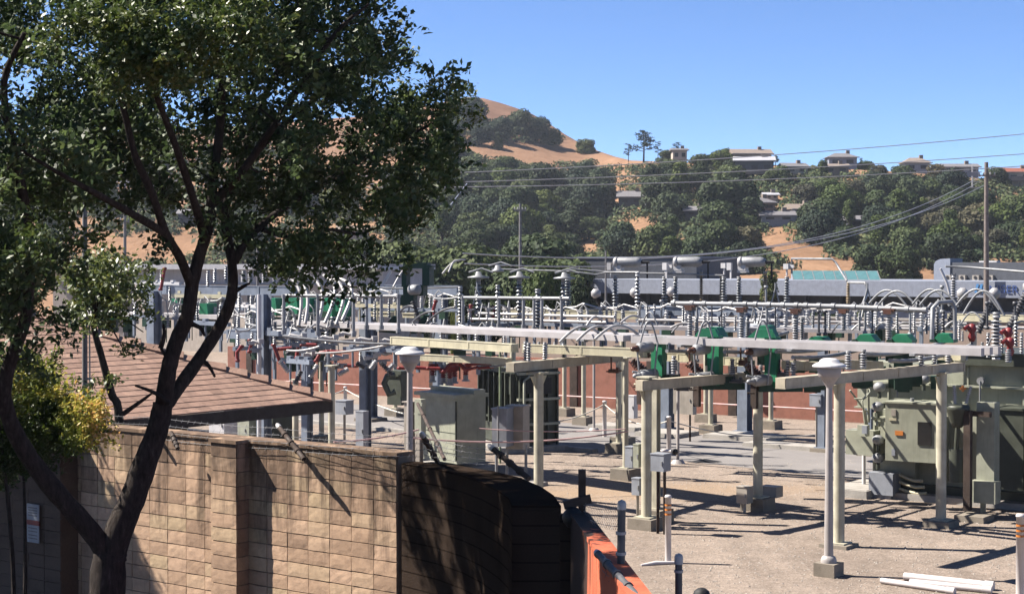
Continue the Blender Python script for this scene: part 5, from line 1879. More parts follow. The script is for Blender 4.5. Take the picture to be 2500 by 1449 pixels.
bc = thing('beige_cabinet', 'beige cabinet on thin legs with a bright top, in front of the dark transformer', 'cabinet', on(1250, 44, 0))
for nm, x0, x1, y0, y1, D, mt in (('main_box', 1238, 1290, 990, 1094, 44, 'beigebox'), ('side_box', 1205, 1250, 996, 1088, 43.6, 'greybox')):
    c = at((x0 + x1) / 2, (y0 + y1) / 2, D)
    m = MB()
    m.box(c, ((x1 - x0) * mpp(D) * .86, .5, (y1 - y0) * mpp(D)), rz=YAW * .6)
    m.box(c + Vector((0, 0, (y1 - y0) * mpp(D) * .5)), ((x1 - x0) * mpp(D) * .95, .56, .05), rz=YAW * .6)
    m.build(nm, MT[mt], bc)
m = MB()
for px in (1212, 1238, 1284):
    c = at(px, 1085, 43.9)
    m.cyl(c, (c.x, c.y, 0), .04)
m.cyl(at(1216, 990, 43.3), at(1216, 1090, 43.3), .03)
m.build('leg', MT['galv'], bc)
m = MB()
m.box(at(1246, 1076, 43.55), (.18, .03, .05), rz=YAW * .6)
m.build('name_plate', MT['white'], bc)

# ------------------------------------------------------------------ mushroom-topped light poles
for k, (px, D, lb) in enumerate(((2023, 29.9, 'mushroom-topped grey light pole on a concrete block at the right front of the yard'), (1001, 34.2, 'mushroom-topped grey light pole rising behind the block wall'))):
    p = on(px, D, 0)
    t_ = thing('light_pole', lb, 'light pole', p)
    m = MB()
    m.tube([(p.x, p.y, .25), (p.x, p.y, 3.55)], [.088, .058], 20)
    m.lathe([(.15, .25), (.15, .30), (.125, .36), (.09, .38)], (p.x, p.y, 0), n=20)
    m.build('pole', MT['pole'], t_)
    m = MB()
    m.box((p.x, p.y, .12), (.42, .42, .26), rz=YAW)
    m.build('footing', MT['concrete'], t_)
    m = MB()
    m.lathe([(.05, 3.5), (.065, 3.55), (.17, 3.72), (.205, 3.74), (.23, 3.90), (.2, 3.93)], (p.x, p.y, 0), n=28)
    h_ = m.build('lamp_housing', MT['pole'], t_)
    m = MB()
    m.lathe([(.2, 3.91), (.315, 3.915), (.32, 3.945), (.27, 3.98), (.19, 4.01), (.175, 4.05), (.12, 4.08), (0, 4.09)], (p.x, p.y, 0), n=32)
    m.build('lamp_hood', MT['white'], t_)

# ------------------------------------------------------------------ grey boxes strapped to columns, ground boxes
def boxthing(name, label, cat, px, py, D, size, mat, rz=YAW, lid=True, legs=None):
    c = at(px, py, D)
    t_ = thing(name, label, cat, c)
    m = MB()
    m.box(c, size, rz=rz)
    m.build('box', MT[mat], t_)
    if lid:
        m = MB()
        m.box(c + Vector((0, 0, size[2] / 2 + .012)), (size[0] * 1.06, size[1] * 1.08, .025), rz=rz)
        m.build('lid', MT[mat], t_)
        m = MB()
        R_ = Matrix.Rotation(rz, 3, 'Z')
        m.box(c + R_ @ Vector((size[0] * .36, -size[1] / 2 - .012, 0)), (.03, .03, .09), rz=rz)
        m.build('latch', MT['galv'], t_)
    if legs:
        m = MB()
        for dx in legs:
            q = c + E1 * dx
            m.box(Vector((q.x, q.y, (c.z - size[2] / 2) / 2)), (.06, .06, c.z - size[2] / 2))
        m.build('leg', MT['rust'] if legs != (0,) else MT['beigebox'], t_)
    return t_


boxthing('junction_box', 'grey cube junction box on two brown legs in front of the strapped column', 'junction box', 1613, 1128, 34.6, (.33, .30, .36), 'greybox', legs=(-.07, .1))
boxthing('junction_box', 'upright grey junction box left of the strapped column, head high', 'junction box', 1541, 1115, 36.0, (.2, .22, .45), 'greybox')
boxthing('junction_box', 'small olive-brown box between the two grey ones on the column', 'junction box', 1558, 1112, 35.6, (.14, .2, .5), 'olive')
boxthing('junction_box', 'pale grey box low on the left of the strapped column', 'junction box', 1557, 1187, 35.6, (.2, .2, .36), 'greybox', legs=(0,))
boxthing('junction_box', 'beige box at the foot of the second cream column', 'junction box', 1818, 1207, 37.6, (.28, .3, .38), 'beigebox', legs=(0,))
boxthing('junction_box', 'long low grey box behind the foot of the second cream column', 'junction box', 1883, 1198, 38.6, (.45, .35, .26), 'beigebox', lid=False)
boxthing('junction_box', 'small grey box with a conduit left of the near mushroom-topped light', 'junction box', 1994, 977, 50, (.38, .25, .36), 'greybox', legs=(0,))
boxthing('junction_box', 'grey box on a thin leg right of the tiled roof', 'junction box', 841, 994, 41, (.36, .3, .34), 'greybox', legs=(0,))
boxthing('junction_box', 'tall pale box low on the blue-grey column right of the tiled roof', 'junction box', 884, 1050, 40.5, (.26, .2, .95), 'greybox')
boxthing('weathered_panel', 'weathered grey panel with peeling streaks between the blue-grey column and the red wall', 'panel', 1672, 975, 53, (.75, .25, .95), 'beigebox', legs=(.2,))
boxthing('junction_box', 'slim white box right of the thin conduit pole by the red wall', 'junction box', 1543, 993, 54, (.3, .25, .75), 'white')
boxthing('olive_cabinet', 'olive cabinet below the tiled roof eave', 'cabinet', 600, 1045, 47, (1.1, .8, 1.3), 'olive')
boxthing('olive_cabinet', 'darker olive cabinet below the eave, right of the pale conduit pipe', 'cabinet', 672, 1035, 47, (.6, .8, 1.3), 'dkolive')
boxthing('white_box', 'white box under the tiled roof eave at the end of the brown wall', 'box', 545, 1035, 44, (.6, .5, .9), 'white')
t_ = thing('oil_tank', 'pale lidded tank standing behind the green hoods right of centre', 'tank', at(1867, 812, 48))
m = MB()
c = at(1867, 812, 48)
m.lathe([(0, 0), (.42, 0), (.46, .1), (.48, .36), (0, .36)], c, n=24)
m.build('body', MT['greybox'], t_)
m = MB()
m.box(c + Vector((0, 0, .39)), (1.1, .8, .05), rz=YAW)
m.build('lid', MT['white'], t_)

# concrete pads and troughs
for k, (px, D, a_, b_, hh, lb) in enumerate(((1628, 54.8, 1.7, 1.5, .14, 'low concrete pad under the broad blue-grey column, left'), (1818, 53.8, 2.4, 1.5, .14, 'low concrete pad under the broad blue-grey column, right'), (1520, 57.0, 2.2, 1.2, .14, 'low pale slab before the red wall left of the columns'),
                                             (1930, 51.0, 3.0, .9, .12, 'yellowish slab edge left of the mushroom light'), (2110, 40.9, 1.1, 2.2, .2, 'pale concrete pad left of the grey cable box'), (1250, 42.5, 1.8, .8, .1, 'thin pale slab beside the beige cabinet'),
                                             (930, 40.5, 1.3, .7, .1, 'small slab at the foot of the pale box right of the roof'))):
    p = on(px, D, 0)
    m = MB()
    m.box((p.x, p.y, hh / 2), (a_, b_, hh), rz=YAW, taper=.985)
    m.box((p.x, p.y, hh + .004), (a_ * .9, b_ * .9, .012), rz=YAW)
    solo('concrete_pad', m, MT['pad'], lb, 'concrete pad')

# ------------------------------------------------------------------ white bollards, chain, lying pipes
def bollard(px, D, h, r, lb, bands=True, name='white_bollard'):
    p = on(px, D, 0)
    t_ = thing(name, lb, 'bollard', p)
    m = MB()
    m.lathe([(r, 0), (r, h - .02), (r * 1.12, h - .02), (r * 1.12, h), (r * .9, h + .03), (0, h + .04)], p, n=16)
    m.build('tube', MT['pvc'], t_)
    if bands:
        m = MB()
        for z_ in (h - .18, h - .27, h - .36):
            m.lathe([(r + .003, z_), (r + .003, z_ + .035)], p, n=16)
        m.build('orange_band', MT['orange'], t_)
    return t_


bollard(1631, 31.2, 1.30, .062, 'white plastic bollard with faded orange bands at the front of the yard')
bollard(2490, 27.2, 1.55, .07, 'white bollard with a faint red stripe at the bottom right edge')
for k, (px, y0, y1, lb) in enumerate(((1476, 980, 1066, 'white bollard holding the rope left of the strapped column'), (1633, 1018, 1120, 'white bollard holding the rope right of the strapped column'), (1088, 965, 1015, 'white post on a yellow foot left of the olive cabinet'), (843, 945, 1000, 'white post behind the box right of the tiled roof'))):
    D = gd(y1)
    h = CAM_H - (y0 - 650) / F * D
    bollard(px, D, h, .07, lb, False)
cable('rope', sag(at(1476, 986, gd(1066)), at(1350, 1030, 53), .1) , .02, 'rope', 'pale rope from the left bollard down to the dark transformer', 'rope')
cable('rope', sag(at(1476, 986, gd(1066)), at(1633, 1026, gd(1120)), .35), .02, 'rope', 'pale rope between the two white bollards', 'rope')
cable('rope', sag(at(1633, 1026, gd(1120)), at(1990, 1060, 52), .25), .02, 'rope', 'pale rope from the right bollard towards the yellowish slab', 'rope')
cable('rope', sag(at(843, 950, gd(1000)), at(990, 1010, 56), .1), .025, 'rope', 'pale rope right of the tiled roof', 'rope')
cable('rope', sag(at(843, 950, gd(1000)), at(790, 965, 64), .05), .025, 'rope', 'short pale rope left of the post by the tiled roof', 'rope')
cable('caution_tape', sag(at(815, 1078, 38), at(1022, 1048, 41), .06), .022, 'tape', 'faded pink tape from the roof corner to the grey post', 'tape')
cable('caution_tape', sag(at(1005, 1068, 39), at(1532, 1052, 41), .18), .022, 'tape', 'long faded pink tape passing before the olive cabinet to the middle columns', 'tape')
cable('caution_tape', sag(at(1170, 1045, 43.2), at(1527, 1046, 43.3), .08), .016, 'tape', 'upper faded pink tape between the olive cabinet and the middle columns', 'tape')
for k, (x0, y0, x1, y1, r, lb) in enumerate(((2152, 1426, 2330, 1452, .055, 'white plastic pipe lying on the gravel at the bottom right, nearest'), (2208, 1418, 2425, 1442, .075, 'thick white plastic pipe lying on the gravel, upper one'), (2222, 1430, 2420, 1450, .06, 'white plastic pipe lying between the other two'))):
    a_, b_ = on(x0, gd(y0) , r), on(x1, gd(y1), r)
    m = MB()
    m.cyl(a_, b_, r, n=16)
    d_ = (b_ - a_).normalized()
    m.cyl(b_ - d_ * .15, b_ + d_ * .01, r * 1.15, n=16)
    m.cyl(a_ - d_ * .01, a_ + d_ * .02, r * .8, n=16)
    solo('plastic_pipe', m, MT['pvc'], lb, 'pipe')
m = MB()
p = on(1600, gd(1380), .05)
m.tube([on(1565, gd(1383), .02), on(1600, gd(1380), .035), on(1650, gd(1378), .03)], [.02, .045, .03])
solo('plastic_pipe', m, MT['pvc'], 'short piece of white pipe at the foot of the orange-banded bollard', 'pipe')
m = MB()
a_, b_ = at(1600, 1100, 43.8), at(1640, 1101, 43.5)
m.cyl(a_, b_, .055)
solo('drain_pipe', m, MT['pvc'], 'short horizontal white pipe behind the strapped column', 'pipe')
m = MB()
m.lathe([(0, -.09), (.07, -.07), (.09, 0), (.07, .07), (0, .09)], at(1648, 1102, 43.4), n=12)
solo('pipe_plug', m, MT['black'], 'black plug at the end of the short horizontal white pipe', 'plug')
m = MB()
m.lathe([(.10, -.6), (.10, -.1), (.13, -.1), (.135, -.02), (.11, .06), (.06, .1), (0, .115)], at(1713, 1452, 23), n=20)
c = at(1713, 1452, 23)
m.cyl((c.x, c.y, 0), (c.x, c.y, c.z - .55), .1)
solo('black_capped_post', m, MT['black'], 'black dome-capped post cut by the bottom edge right of the grey fence posts', 'post')
# loose gravel-coloured tarp and stones
m = MB()
r_ = random.Random(5)
c0_ = on(1720, gd(1128), 0)
N = 14
vs = [c0_ + Vector((0, 0, .1))]
for i in range(N):
    t = 2 * math.pi * i / N
    vs.append(c0_ + Vector((math.cos(t) * r_.uniform(.4, .62), math.sin(t) * r_.uniform(.18, .34), .004)))
m.add(vs, [(0, 1 + i, 1 + (i + 1) % N) for i in range(N)])
solo('dark_tarp', m, MT['black'], 'crumpled dark tarp lying on the gravel between the columns', 'tarp')

# ------------------------------------------------------------------ barbed wire arms on the block wall and the orange wall
def arm(x0, y0, D0_, x1, y1, D1_, r, lb, mat='barb', cap=True):
    a_, b_ = at(x0, y0, D0_), at(x1, y1, D1_)
    t_ = thing('wire_arm', lb, 'fence arm', b_)
    m = MB()
    m.cyl(a_, b_, r, n=14)
    d_ = (b_ - a_).normalized()
    ln = (b_ - a_).length
    for f in (.25, .5, .75):
        m.cyl(a_ + d_ * ln * f - d_ * .02, a_ + d_ * ln * f + d_ * .02, r * 1.35, n=14)
    m.build('pipe', MT[mat], t_)
    if cap:
        m = MB()
        m.lathe([(r * 1.15, .04), (r * 1.15, 0), (r * .9, -.04), (r * .4, -.065), (0, -.07)], a_, d_, n=14)
        m.build('cap', MT['alu'], t_)
    return t_


arm(680, 1040, 22.2, 742, 1120, 21.6, .033, 'slanting fence arm on the block wall right of the wall pilaster', 'rust')
arm(1030, 1060, 20.3, 1068, 1126, 20.9, .033, 'slanting fence arm at the left end of the curved wall', 'rust')
arm(1200, 1092, 19.6, 1292, 1168, 19.2, .035, 'slanting fence arm on the middle of the curved wall', 'rust')
arm(375, 1015, 24.2, 372, 1062, 23.6, .03, 'short fence arm behind the main trunk', 'alu')
arm(418, 1055, 23.2, 434, 1094, 22.9, .03, 'small dark bracket on the block wall just right of the trunk', 'rust', False)
arm(1020, 985, 39.0, 1085, 1120, 33, .04, 'long leaning cream strut in front of the olive cabinet', 'rust', False)
arm(1459, 1350, 13.6, 1562, 1462, 12.1, .031, 'grey capped fence arm leaning over the orange wall', 'darkgalv')
fp = thing('fence_post', 'upright galvanised fence post clamped to the edge of the orange wall', 'fence post', at(1515, 1386, 13.4))
m = MB()
a_, b_ = at(1518, 1228, 13.4), at(1515, 1390, 13.4)
m.cyl(b_ - Vector((0, 0, .25)), a_, .034, n=16)
m.build('pipe', MT['darkgalv'], fp)
m = MB()
m.lathe([(.038, -.05), (.038, 0), (.03, .02), (0, .035)], a_, n=14)
m.build('cap', MT['alu'], fp)
m = MB()
for y in (1300, 1350):
    c = at(1516, y, 13.4)
    m.cyl(c - Vector((0, 0, .012)), c + Vector((0, 0, .012)), .045, n=14)
m.build('clamp', MT['alu'], fp)
fp = thing('fence_post', 'lower galvanised fence post with a domed cap at the bottom edge', 'fence post', at(1657, 1449, 13.2))
m = MB()
a_ = at(1657, 1358, 13.2)
m.cyl((a_.x, a_.y, 0), a_, .03, n=16)
m.build('pipe', MT['darkgalv'], fp)
m = MB()
m.lathe([(.036, -.06), (.036, 0), (.028, .02), (0, .032)], a_, n=14)
m.build('cap', MT['alu'], fp)
m = MB()
m.cyl(a_ - Vector((0, 0, .13)), a_ - Vector((0, 0, .11)), .038, n=14)
m.build('clamp', MT['alu'], fp)


def barbed(x0, y0, D0_, x1, y1, D1_, lb, grp, barbs=True):
    a_, b_ = at(x0, y0, D0_), at(x1, y1, D1_)
    pts = sag(a_, b_, .025, 16)
    m = MB()
    m.tube(pts, .0032, 4)
    n_ = int((b_ - a_).length / .13)
    if barbs:
        for i in range(1, n_):
            f = i / n_
            c = a_.lerp(b_, f) - Vector((0, 0, .1 * f * (1 - f)))
            m.cyl(c - Vector((.012, .01, .028)), c + Vector((.012, .01, .028)), .0025, n=3)
    return solo('barbed_wire', m, MT['barb'], lb, 'barbed wire', grp)


for k in range(4):
    y = 1006 + k * 17
    barbed(215, y, 25.2, 378, y + 12, 24.0, f'barbed wire strand over the block wall left of the trunk, {ORD[k]} from the top', 'barbed wire left of the trunk')
    barbed(400, y + 15, 23.6, 682, y + 38, 22.2, f'barbed wire strand between the trunk and the first slanting arm, {ORD[k]} from the top', 'barbed wire right of the trunk')
    barbed(685, 1046 + k * 17, 22.2, 1034, 1066 + k * 16, 20.4, f'barbed wire strand between the first two slanting arms, {ORD[k]} from the top', 'barbed wire over the block wall')
    barbed(1036, 1064 + k * 15, 20.4, 1203, 1098 + k * 12, 19.6, f'barbed wire strand between the arms over the curved wall, {ORD[k]} from the top', 'barbed wire over the curved wall')
for k in range(3):
    barbed(1424, 1232 + k * 14, 16.3, 1515, 1240 + k * 22, 13.4, f'barbed wire strand from the rusty post to the upright fence post, {ORD[k]} from the top', 'barbed wire over the orange wall')
    barbed(1470, 1362 + k * 14, 13.5, 1600, 1480 + k * 10, 11.9, f'barbed wire strand along the leaning arm over the orange wall, {ORD[k]} from the top', 'barbed wire over the orange wall')

# ------------------------------------------------------------------ grey timber pole in front of the tiled roof
gpole = thing('timber_pole', 'weathered grey pole with a conduit in front of the tiled roof at the left', 'pole', on(207, 27.0, 0))
m = MB()
p = on(207, 27.0, 0)
tp = at(207, 482, 27.0)
m.tube([(p.x, p.y, 0), (tp.x, tp.y, tp.z)], [.05, .043], 12)
m.build('shaft', MT['steelpole'], gpole)
m = MB()
q = on(222, 27.1, 0)
m.cyl((q.x, q.y, 0), (q.x, q.y, 6.1), .014)
for z_ in (3.9, 4.9, 5.6, 6.3):
    m.box(Vector((p.x + .05, p.y, z_)), (.18, .03, .03))
m.build('conduit', MT['galv'], gpole)
m = MB()
m.lathe([(.03, 0), (.05, .03), (.05, .08), (0, .1)], tp, n=10)
m.build('cap', MT['alu'], gpole)

# ------------------------------------------------------------------ distant shops and sheds
def facade(name, label, px0, D0_, px1, D1_, depth, z0, z1, mat, cat='building'):
    a_, b_ = on(px0, D0_, 0), on(px1, D1_, 0)
    d_ = (b_ - a_).normalized()
    nb = Vector((-d_.y, d_.x, 0))
    rz = math.atan2(d_.y, d_.x)
    ln = (b_ - a_).length
    t_ = thing(name, label, cat, a_)

    def pan(m, s0, s1, o0, o1, za, zb):
        c = a_ + d_ * ((s0 + s1) / 2) + nb * ((o0 + o1) / 2)
        m.box(Vector((c.x, c.y, (za + zb) / 2)), (s1 - s0, o1 - o0, zb - za), rz=rz)
    m = MB()
    pan(m, 0, ln, 0, depth, z0, z1)
    m.build('wall', MT[mat], t_)
    return t_, pan, ln, a_, d_, nb, rz


def s_at(px, D0_, a_, d_):
    """distance along the facade under picture column px"""
    k = (px - CX) / F
    # a + s d : X = k*Y (approx)
    return (k * a_.y - a_.x) / (d_.x - k * d_.y)


t_, pan, ln, a_, d_, nb, rz = facade('shop_row', 'long low lavender-grey shop row with a deep fascia and dark shopfronts', 1430, 150, 2760, 120, 16, 0, 2.2, 'lav')
m = MB()
pan(m, 0, ln, -1.2, 16, 3.35, 4.62)
m.build('fascia', MT['lav'], t_)
m = MB()
pan(m, .2, ln - .2, .9, 15, 2.2, 3.35)
m.build('shopfront', MT['shop'], t_)
s = 0
while s < ln:
    m = MB()
    pan(m, s, s + .15, .5, .9, 2.2, 3.35)
    m.build('mullion', MT['slate'], t_)
    s += 3.2
# sign: a logo shape and block lettering, blue on pale
sg = bpy.data.curves.new('sign_text', 'FONT')
sg.body = 'NISER PER'
sg.size = 1.0
sg.extrude = .02
sg.space_character = 1.05
so = bpy.data.objects.new('sign_lettering', sg)
COL.objects.link(so)
dg = bpy.context.evaluated_depsgraph_get()
me = bpy.data.meshes.new_from_object(so.evaluated_get(dg))
bpy.data.objects.remove(so)
so = bpy.data.objects.new('sign_lettering', me)
COL.objects.link(so)
me.materials.clear(); me.materials.append(MT['signblue'])
s0 = s_at(2428, 0, a_, d_)
base = a_ + d_ * s0 - nb * 1.26
Dn = base.y
inv = XF[t_.name].inverted()
M = inv @ Matrix.Translation(Vector((base.x, base.y, 3.72))) @ Matrix.Rotation(rz, 4, 'Z') @ Matrix.Rotation(math.pi / 2, 4, 'X')
so.parent = t_
so.matrix_local = M @ Matrix.Diagonal((.88, .88, 1, 1))
XF[so.name] = XF[t_.name]
m = MB()
lb0 = a_ + d_ * (s0 - 1.15) - nb * 1.26
for q, (x, w, sl) in enumerate(((0, .2, .18), (.32, .2, .18), (.62, .2, .18))):
    M2 = Matrix.Translation(Vector((lb0.x, lb0.y, 3.72)) + d_ * x) @ Matrix.Rotation(rz, 4, 'Z')
    m.prism([(0, 0), (w, 0), (w + sl, .7), (sl, .7)], M2, .05)
m.build('sign_logo', MT['signcyan'], t_)

t_, pan, ln, a_, d_, nb, rz = facade('upper_block', 'slate upper block with a pale rounded end and air conditioners above the shop row', 2282, 140, 2760, 128, 12, 0, 6.15, 'slate')
m = MB()
pan(m, -.05, 1.5, -.12, 12.1, 0, 6.0)
c = a_ + d_ * .75
m.prism([(-.8, 0), (-.62, .28), (-.2, .45), (.75, .5), (.75, 0)], Matrix.Translation(Vector((c.x, c.y, 6.0)) + nb * 1) @ Matrix.Rotation(rz, 4, 'Z'), 2.2)
m.build('rounded_end', MT['lav'], t_)
for px in (2318, 2353, 2386, 2420):
    s = s_at(px, 0, a_, d_)
    m = MB()
    pan(m, s - .3, s + .3, -.35, 0, 4.62, 5.05)
    u_ = m.build('air_conditioner', MT['beigebox'], t_)
    m = MB()
    c = a_ + d_ * s - nb * .37
    m.cyl(Vector((c.x, c.y, 4.85)), Vector((c.x, c.y, 4.85)) - nb * .02, .15, n=14)
    m.build('fan', MT['shop'], u_)
m = MB()
for px in (2395, 2418):
    s = s_at(px, 0, a_, d_)
    pan(m, s - .45, s + .3, .5, 1.2, 6.15, 6.28)
m.build('roof_vent', MT['white'], t_)

t_, pan, ln, a_, d_, nb, rz = facade('upper_block', 'dark slate upper block behind the left end of the shop row', 1412, 160, 1700, 154, 12, 0, 6.65, 'slate')
m = MB()
pan(m, -.1, ln + .1, -.1, 12.1, 6.65, 6.75)
m.build('parapet', MT['lav'], t_)
sk = thing('skylight', 'row of eight sloping teal glass panels on the shop row roof', 'skylight', on(1937, 141, 4.62))
a_, b_ = on(1937, 141, 4.62), on(2150, 136.5, 4.62)
d_ = (b_ - a_).normalized(); nb = Vector((-d_.y, d_.x, 0)); ln = (b_ - a_).length
m, m2 = MB(), MB()
UP_ = nb * 1.5 - d_ * .9 + Vector((0, 0, .78))
for i in range(8):
    s0, s1 = ln * i / 8 + .05, ln * (i + 1) / 8 - .05
    p = [a_ + d_ * s0, a_ + d_ * s1, a_ + d_ * s1 + UP_, a_ + d_ * s0 + UP_]
    m.add([q + Vector((0, 0, .03)) for q in p], [(0, 1, 2, 3)])
for i in range(9):
    s0 = ln * i / 8
    m2.beam(a_ + d_ * s0, a_ + d_ * s0 + UP_, .06, .08)
m2.beam(a_ + UP_, b_ + UP_, .06, .06)
m2.beam(a_, b_, .06, .08)
m.build('glass', MT['teal'], sk)
m2.build('frame', MT['galv'], sk)
m = MB()
U0 = UP_ - Vector((0, 0, .78))
P_ = [a_, b_, a_ + U0, b_ + U0, a_ + UP_ - Vector((0, 0, .03)), b_ + UP_ - Vector((0, 0, .03))]
m.add(P_, [(0, 2, 4), (1, 5, 3), (2, 3, 5, 4)])
m.build('end_wall', MT['lav'], sk)

t_, pan, ln, a_, d_, nb, rz = facade('white_roofed_shed', 'long cream shed with a white roof edge behind the two tree trunks', 330, 112, 925, 101, 5, 0, 4.6, 'cream2')
m = MB()
pan(m, -.6, ln + .6, -1.0, 5.5, 5.6, 5.95)
pan(m, -.2, ln + .2, .2, 5, 4.6, 5.6)
m.build('roof', MT['whiteroof'], t_)
s = 1.0
while s < ln - 2:
    m = MB()
    pan(m, s, s + 1.3, -.04, .06, 2.4, 4.3)
    m.build('opening', MT['shop'], t_)
    s += 3.1
t_, pan, ln, a_, d_, nb, rz = facade('cream_shed', 'small cream shed far left below the dry slope', 130, 130, 300, 128, 10, 0, 5.2, 'cream2')
m = MB()
pan(m, -.4, ln + .4, -.6, 10.3, 5.2, 5.45)
m.build('roof', MT['rooftan'], t_)

# ------------------------------------------------------------------ utility poles and lines
def upole(px, ytop, D, lb, arms=(), r=.14, mat='wood'):
    p = on(px, D, 0)
    tp = at(px, ytop, D)
    t_ = thing('utility_pole', lb, 'utility pole', p)
    m = MB()
    m.tube([(p.x, p.y, -.2), (p.x + (tp.x - p.x), p.y, tp.z)], [r * 1.25, r * .8], 12)
    m.build('shaft', MT[mat], t_)
    for (dz, w) in arms:
        m = MB()
        c = Vector((tp.x, tp.y - r, tp.z - dz))
        m.box(c, (w, .1, .12))
        m.build('cross_arm', MT[mat], t_)
        m = MB()
        for s in (-.46, -.2, .2, .46):
            m.lathe([(.0, .06), (.05, .06), (.07, .12), (.04, .18), (.07, .22), (0, .28)], c + Vector((w * s, 0, 0)), n=8)
        m.build('pin_insulator', MT['alu'], t_)
    return t_


p3 = upole(2408, 396, 125, 'tall brown wooden utility pole at the right in front of the wooded hill', ((1.05, 1.3),), .19)
p2 = upole(1270, 497, 130, 'grey utility pole with a short cross arm left of centre', ((.55, .95),), .12, 'steelpole')
p1 = upole(305, 415, 125, 'pale utility pole half hidden by the tree crown', ((1.2, 1.6), (4.0, 1.6)), .12, 'steelpole')
upole(1479, 612, 110, 'thin plain grey pole left of the three grey cylinders', (), .07, 'steelpole')
upole(629, 560, 95, 'thin pale pole behind the tree crown', (), .08, 'steelpole')
m = MB()
c = at(2396, 420, 124.8)
for dz, dx in ((0, 0), (.75, -.1), (1.2, -.35)):
    m.box(c + Vector((-.35 + dx * .3, 0, -dz)), (.75, .06, .06))
    m.cyl(c + Vector((-.7, 0, -dz)), c + Vector((-.7, 0, -dz + .45)), .06)
solo('pole_bracket', m, MT['alu'], 'pale brackets and insulators near the top of the tall wooden pole', 'bracket')
wires = [((-150, 445, 84), (1140, 412, 88), (2650, 312, 92), 'highest of three long power lines crossing the hill'),
         ((-150, 452, 84), (1180, 435, 88), (2650, 364, 92), 'middle of three long power lines crossing the hill'),
         ((-150, 440, 84), (1090, 441, 88), (2650, 395, 92), 'lowest of three long power lines crossing the hill')]
for k, (a_, b_, c_, lb) in enumerate(wires):
    A_, B_, C2 = at(*a_), at(*b_), at(*c_)
    if k == 1:
        B_ = at(1800, 428 - 8, 90)
    if k == 0:
        B_ = at(1800, 386, 90)
    if k == 2:
        B_ = at(1700, 446, 90)
    t1 = (B_.x - A_.x) / (C2.x - A_.x)
    pts = []
    for i in range(41):
        t = i / 40
        z = A_.z * (t - t1) * (t - 1) / ((0 - t1) * (0 - 1)) + B_.z * t * (t - 1) / (t1 * (t1 - 1)) + C2.z * t * (t - t1) / (1 - t1)
        pts.append(Vector((A_.x + (C2.x - A_.x) * t, A_.y + (C2.y - A_.y) * t, z)))
    cable('power_line', pts, .024, 'wire', lb, 'power line', 'long power lines crossing the hill', 5)
for k, (x0, y0, D0_, x1, y1, D1_, s_, lb) in enumerate(((2398, 428, 124.5, 1130, 618, 62, 2.2, 'upper line sloping down from the tall wooden pole to the left gear'),
                                                        (2385, 447, 124.5, 1135, 643, 60, 2.1, 'middle line sloping down from the tall wooden pole to the left gear'),
                                                        (2403, 452, 124.5, 1500, 634, 66, 1.2, 'lower line sloping down from the tall wooden pole to the grey cylinders'))):
    cable('service_line', sag(at(x0, y0, D0_), at(x1, y1, D1_), s_, 32), .024, 'wire', lb, 'power line', 'lines from the tall wooden pole', 5)
cable('power_line', [at(1140, 448, 88), at(1100, 500, 80)], .03, 'wire', 'short slanting line at the edge of the tree crown', 'power line')

# ------------------------------------------------------------------ houses on the hillside
def house(px, py, wpx, hpx, rpx, wall, roof, lb, yaw=0.0, hip=False, deck=False):
    p = hill_at(px, py) + Vector((0, 0, .8))
    u = p.y / F
    hpx *= 1.3
    w, h, r = wpx * u, hpx * u, rpx * u
    dep = max(5.0, w * .55)
    t_ = thing('hillside_house', lb, 'house', p, yaw)
    m = MB()
    m.box((0, dep / 2, h / 2 - 1.5), (w, dep, h + 3))
    XF_keep = XF[t_.name]
    m.build('wall', MT[wall], t_, world=False)
    m = MB()
    ov = .5
    if hip:
        m.add([(-w / 2 - ov, -ov, h), (w / 2 + ov, -ov, h), (w / 2 + ov, dep + ov, h), (-w / 2 - ov, dep + ov, h), (-w * .22, dep / 2, h + r), (w * .22, dep / 2, h + r)],
              [(0, 1, 5, 4), (1, 2, 5), (2, 3, 4, 5), (3, 0, 4), (3, 2, 1, 0)])
    elif yaw > 9:
        pass
    else:
        m.add([(-w / 2 - ov, -ov, h), (w / 2 + ov, -ov, h), (w / 2 + ov, dep + ov, h), (-w / 2 - ov, dep + ov, h), (-w / 2 - ov, dep / 2, h + r), (w / 2 + ov, dep / 2, h + r)],
              [(0, 1, 5, 4), (2, 3, 4, 5), (0, 4, 3), (1, 2, 5), (3, 2, 1, 0)])
    rf = m.build('roof', MT[roof], t_, world=False)
    m = MB()
    m.box((w * .25, dep * .5, h + r * .9), (.8, .8, 1.4))
    XF[rf.name] = XF[t_.name]
    m.build('chimney', MT['rooftan'], rf, world=False)
    nwin = max(2, int(w / 2.6))
    for i in range(nwin):
        m = MB()
        x = -w / 2 + w * (i + .5) / nwin
        m.box((x, -.03, h * .55), (w / nwin * .5, .08, h * .38))
        wn_ = m.build('window', MT['shop'], t_, world=False)
    m = MB()
    m.box((0, -ov, h - .05), (w + 2 * ov + .1, .12, .2))
    m.build('eave', MT['pad'], t_, world=False)
    if deck:
        m = MB()
        m.box((0, -1.2, h * .15), (w, 2.2, .15))
        m.box((0, -2.3, h * .15 + .5), (w, .06, .9))
        for i in range(4):
            m.box((-w / 2 + .2 + i * (w - .4) / 3, -2.2, -1), (.15, .15, 2.6))
        m.build('deck', MT['rooftan'], t_, world=False)
    return t_


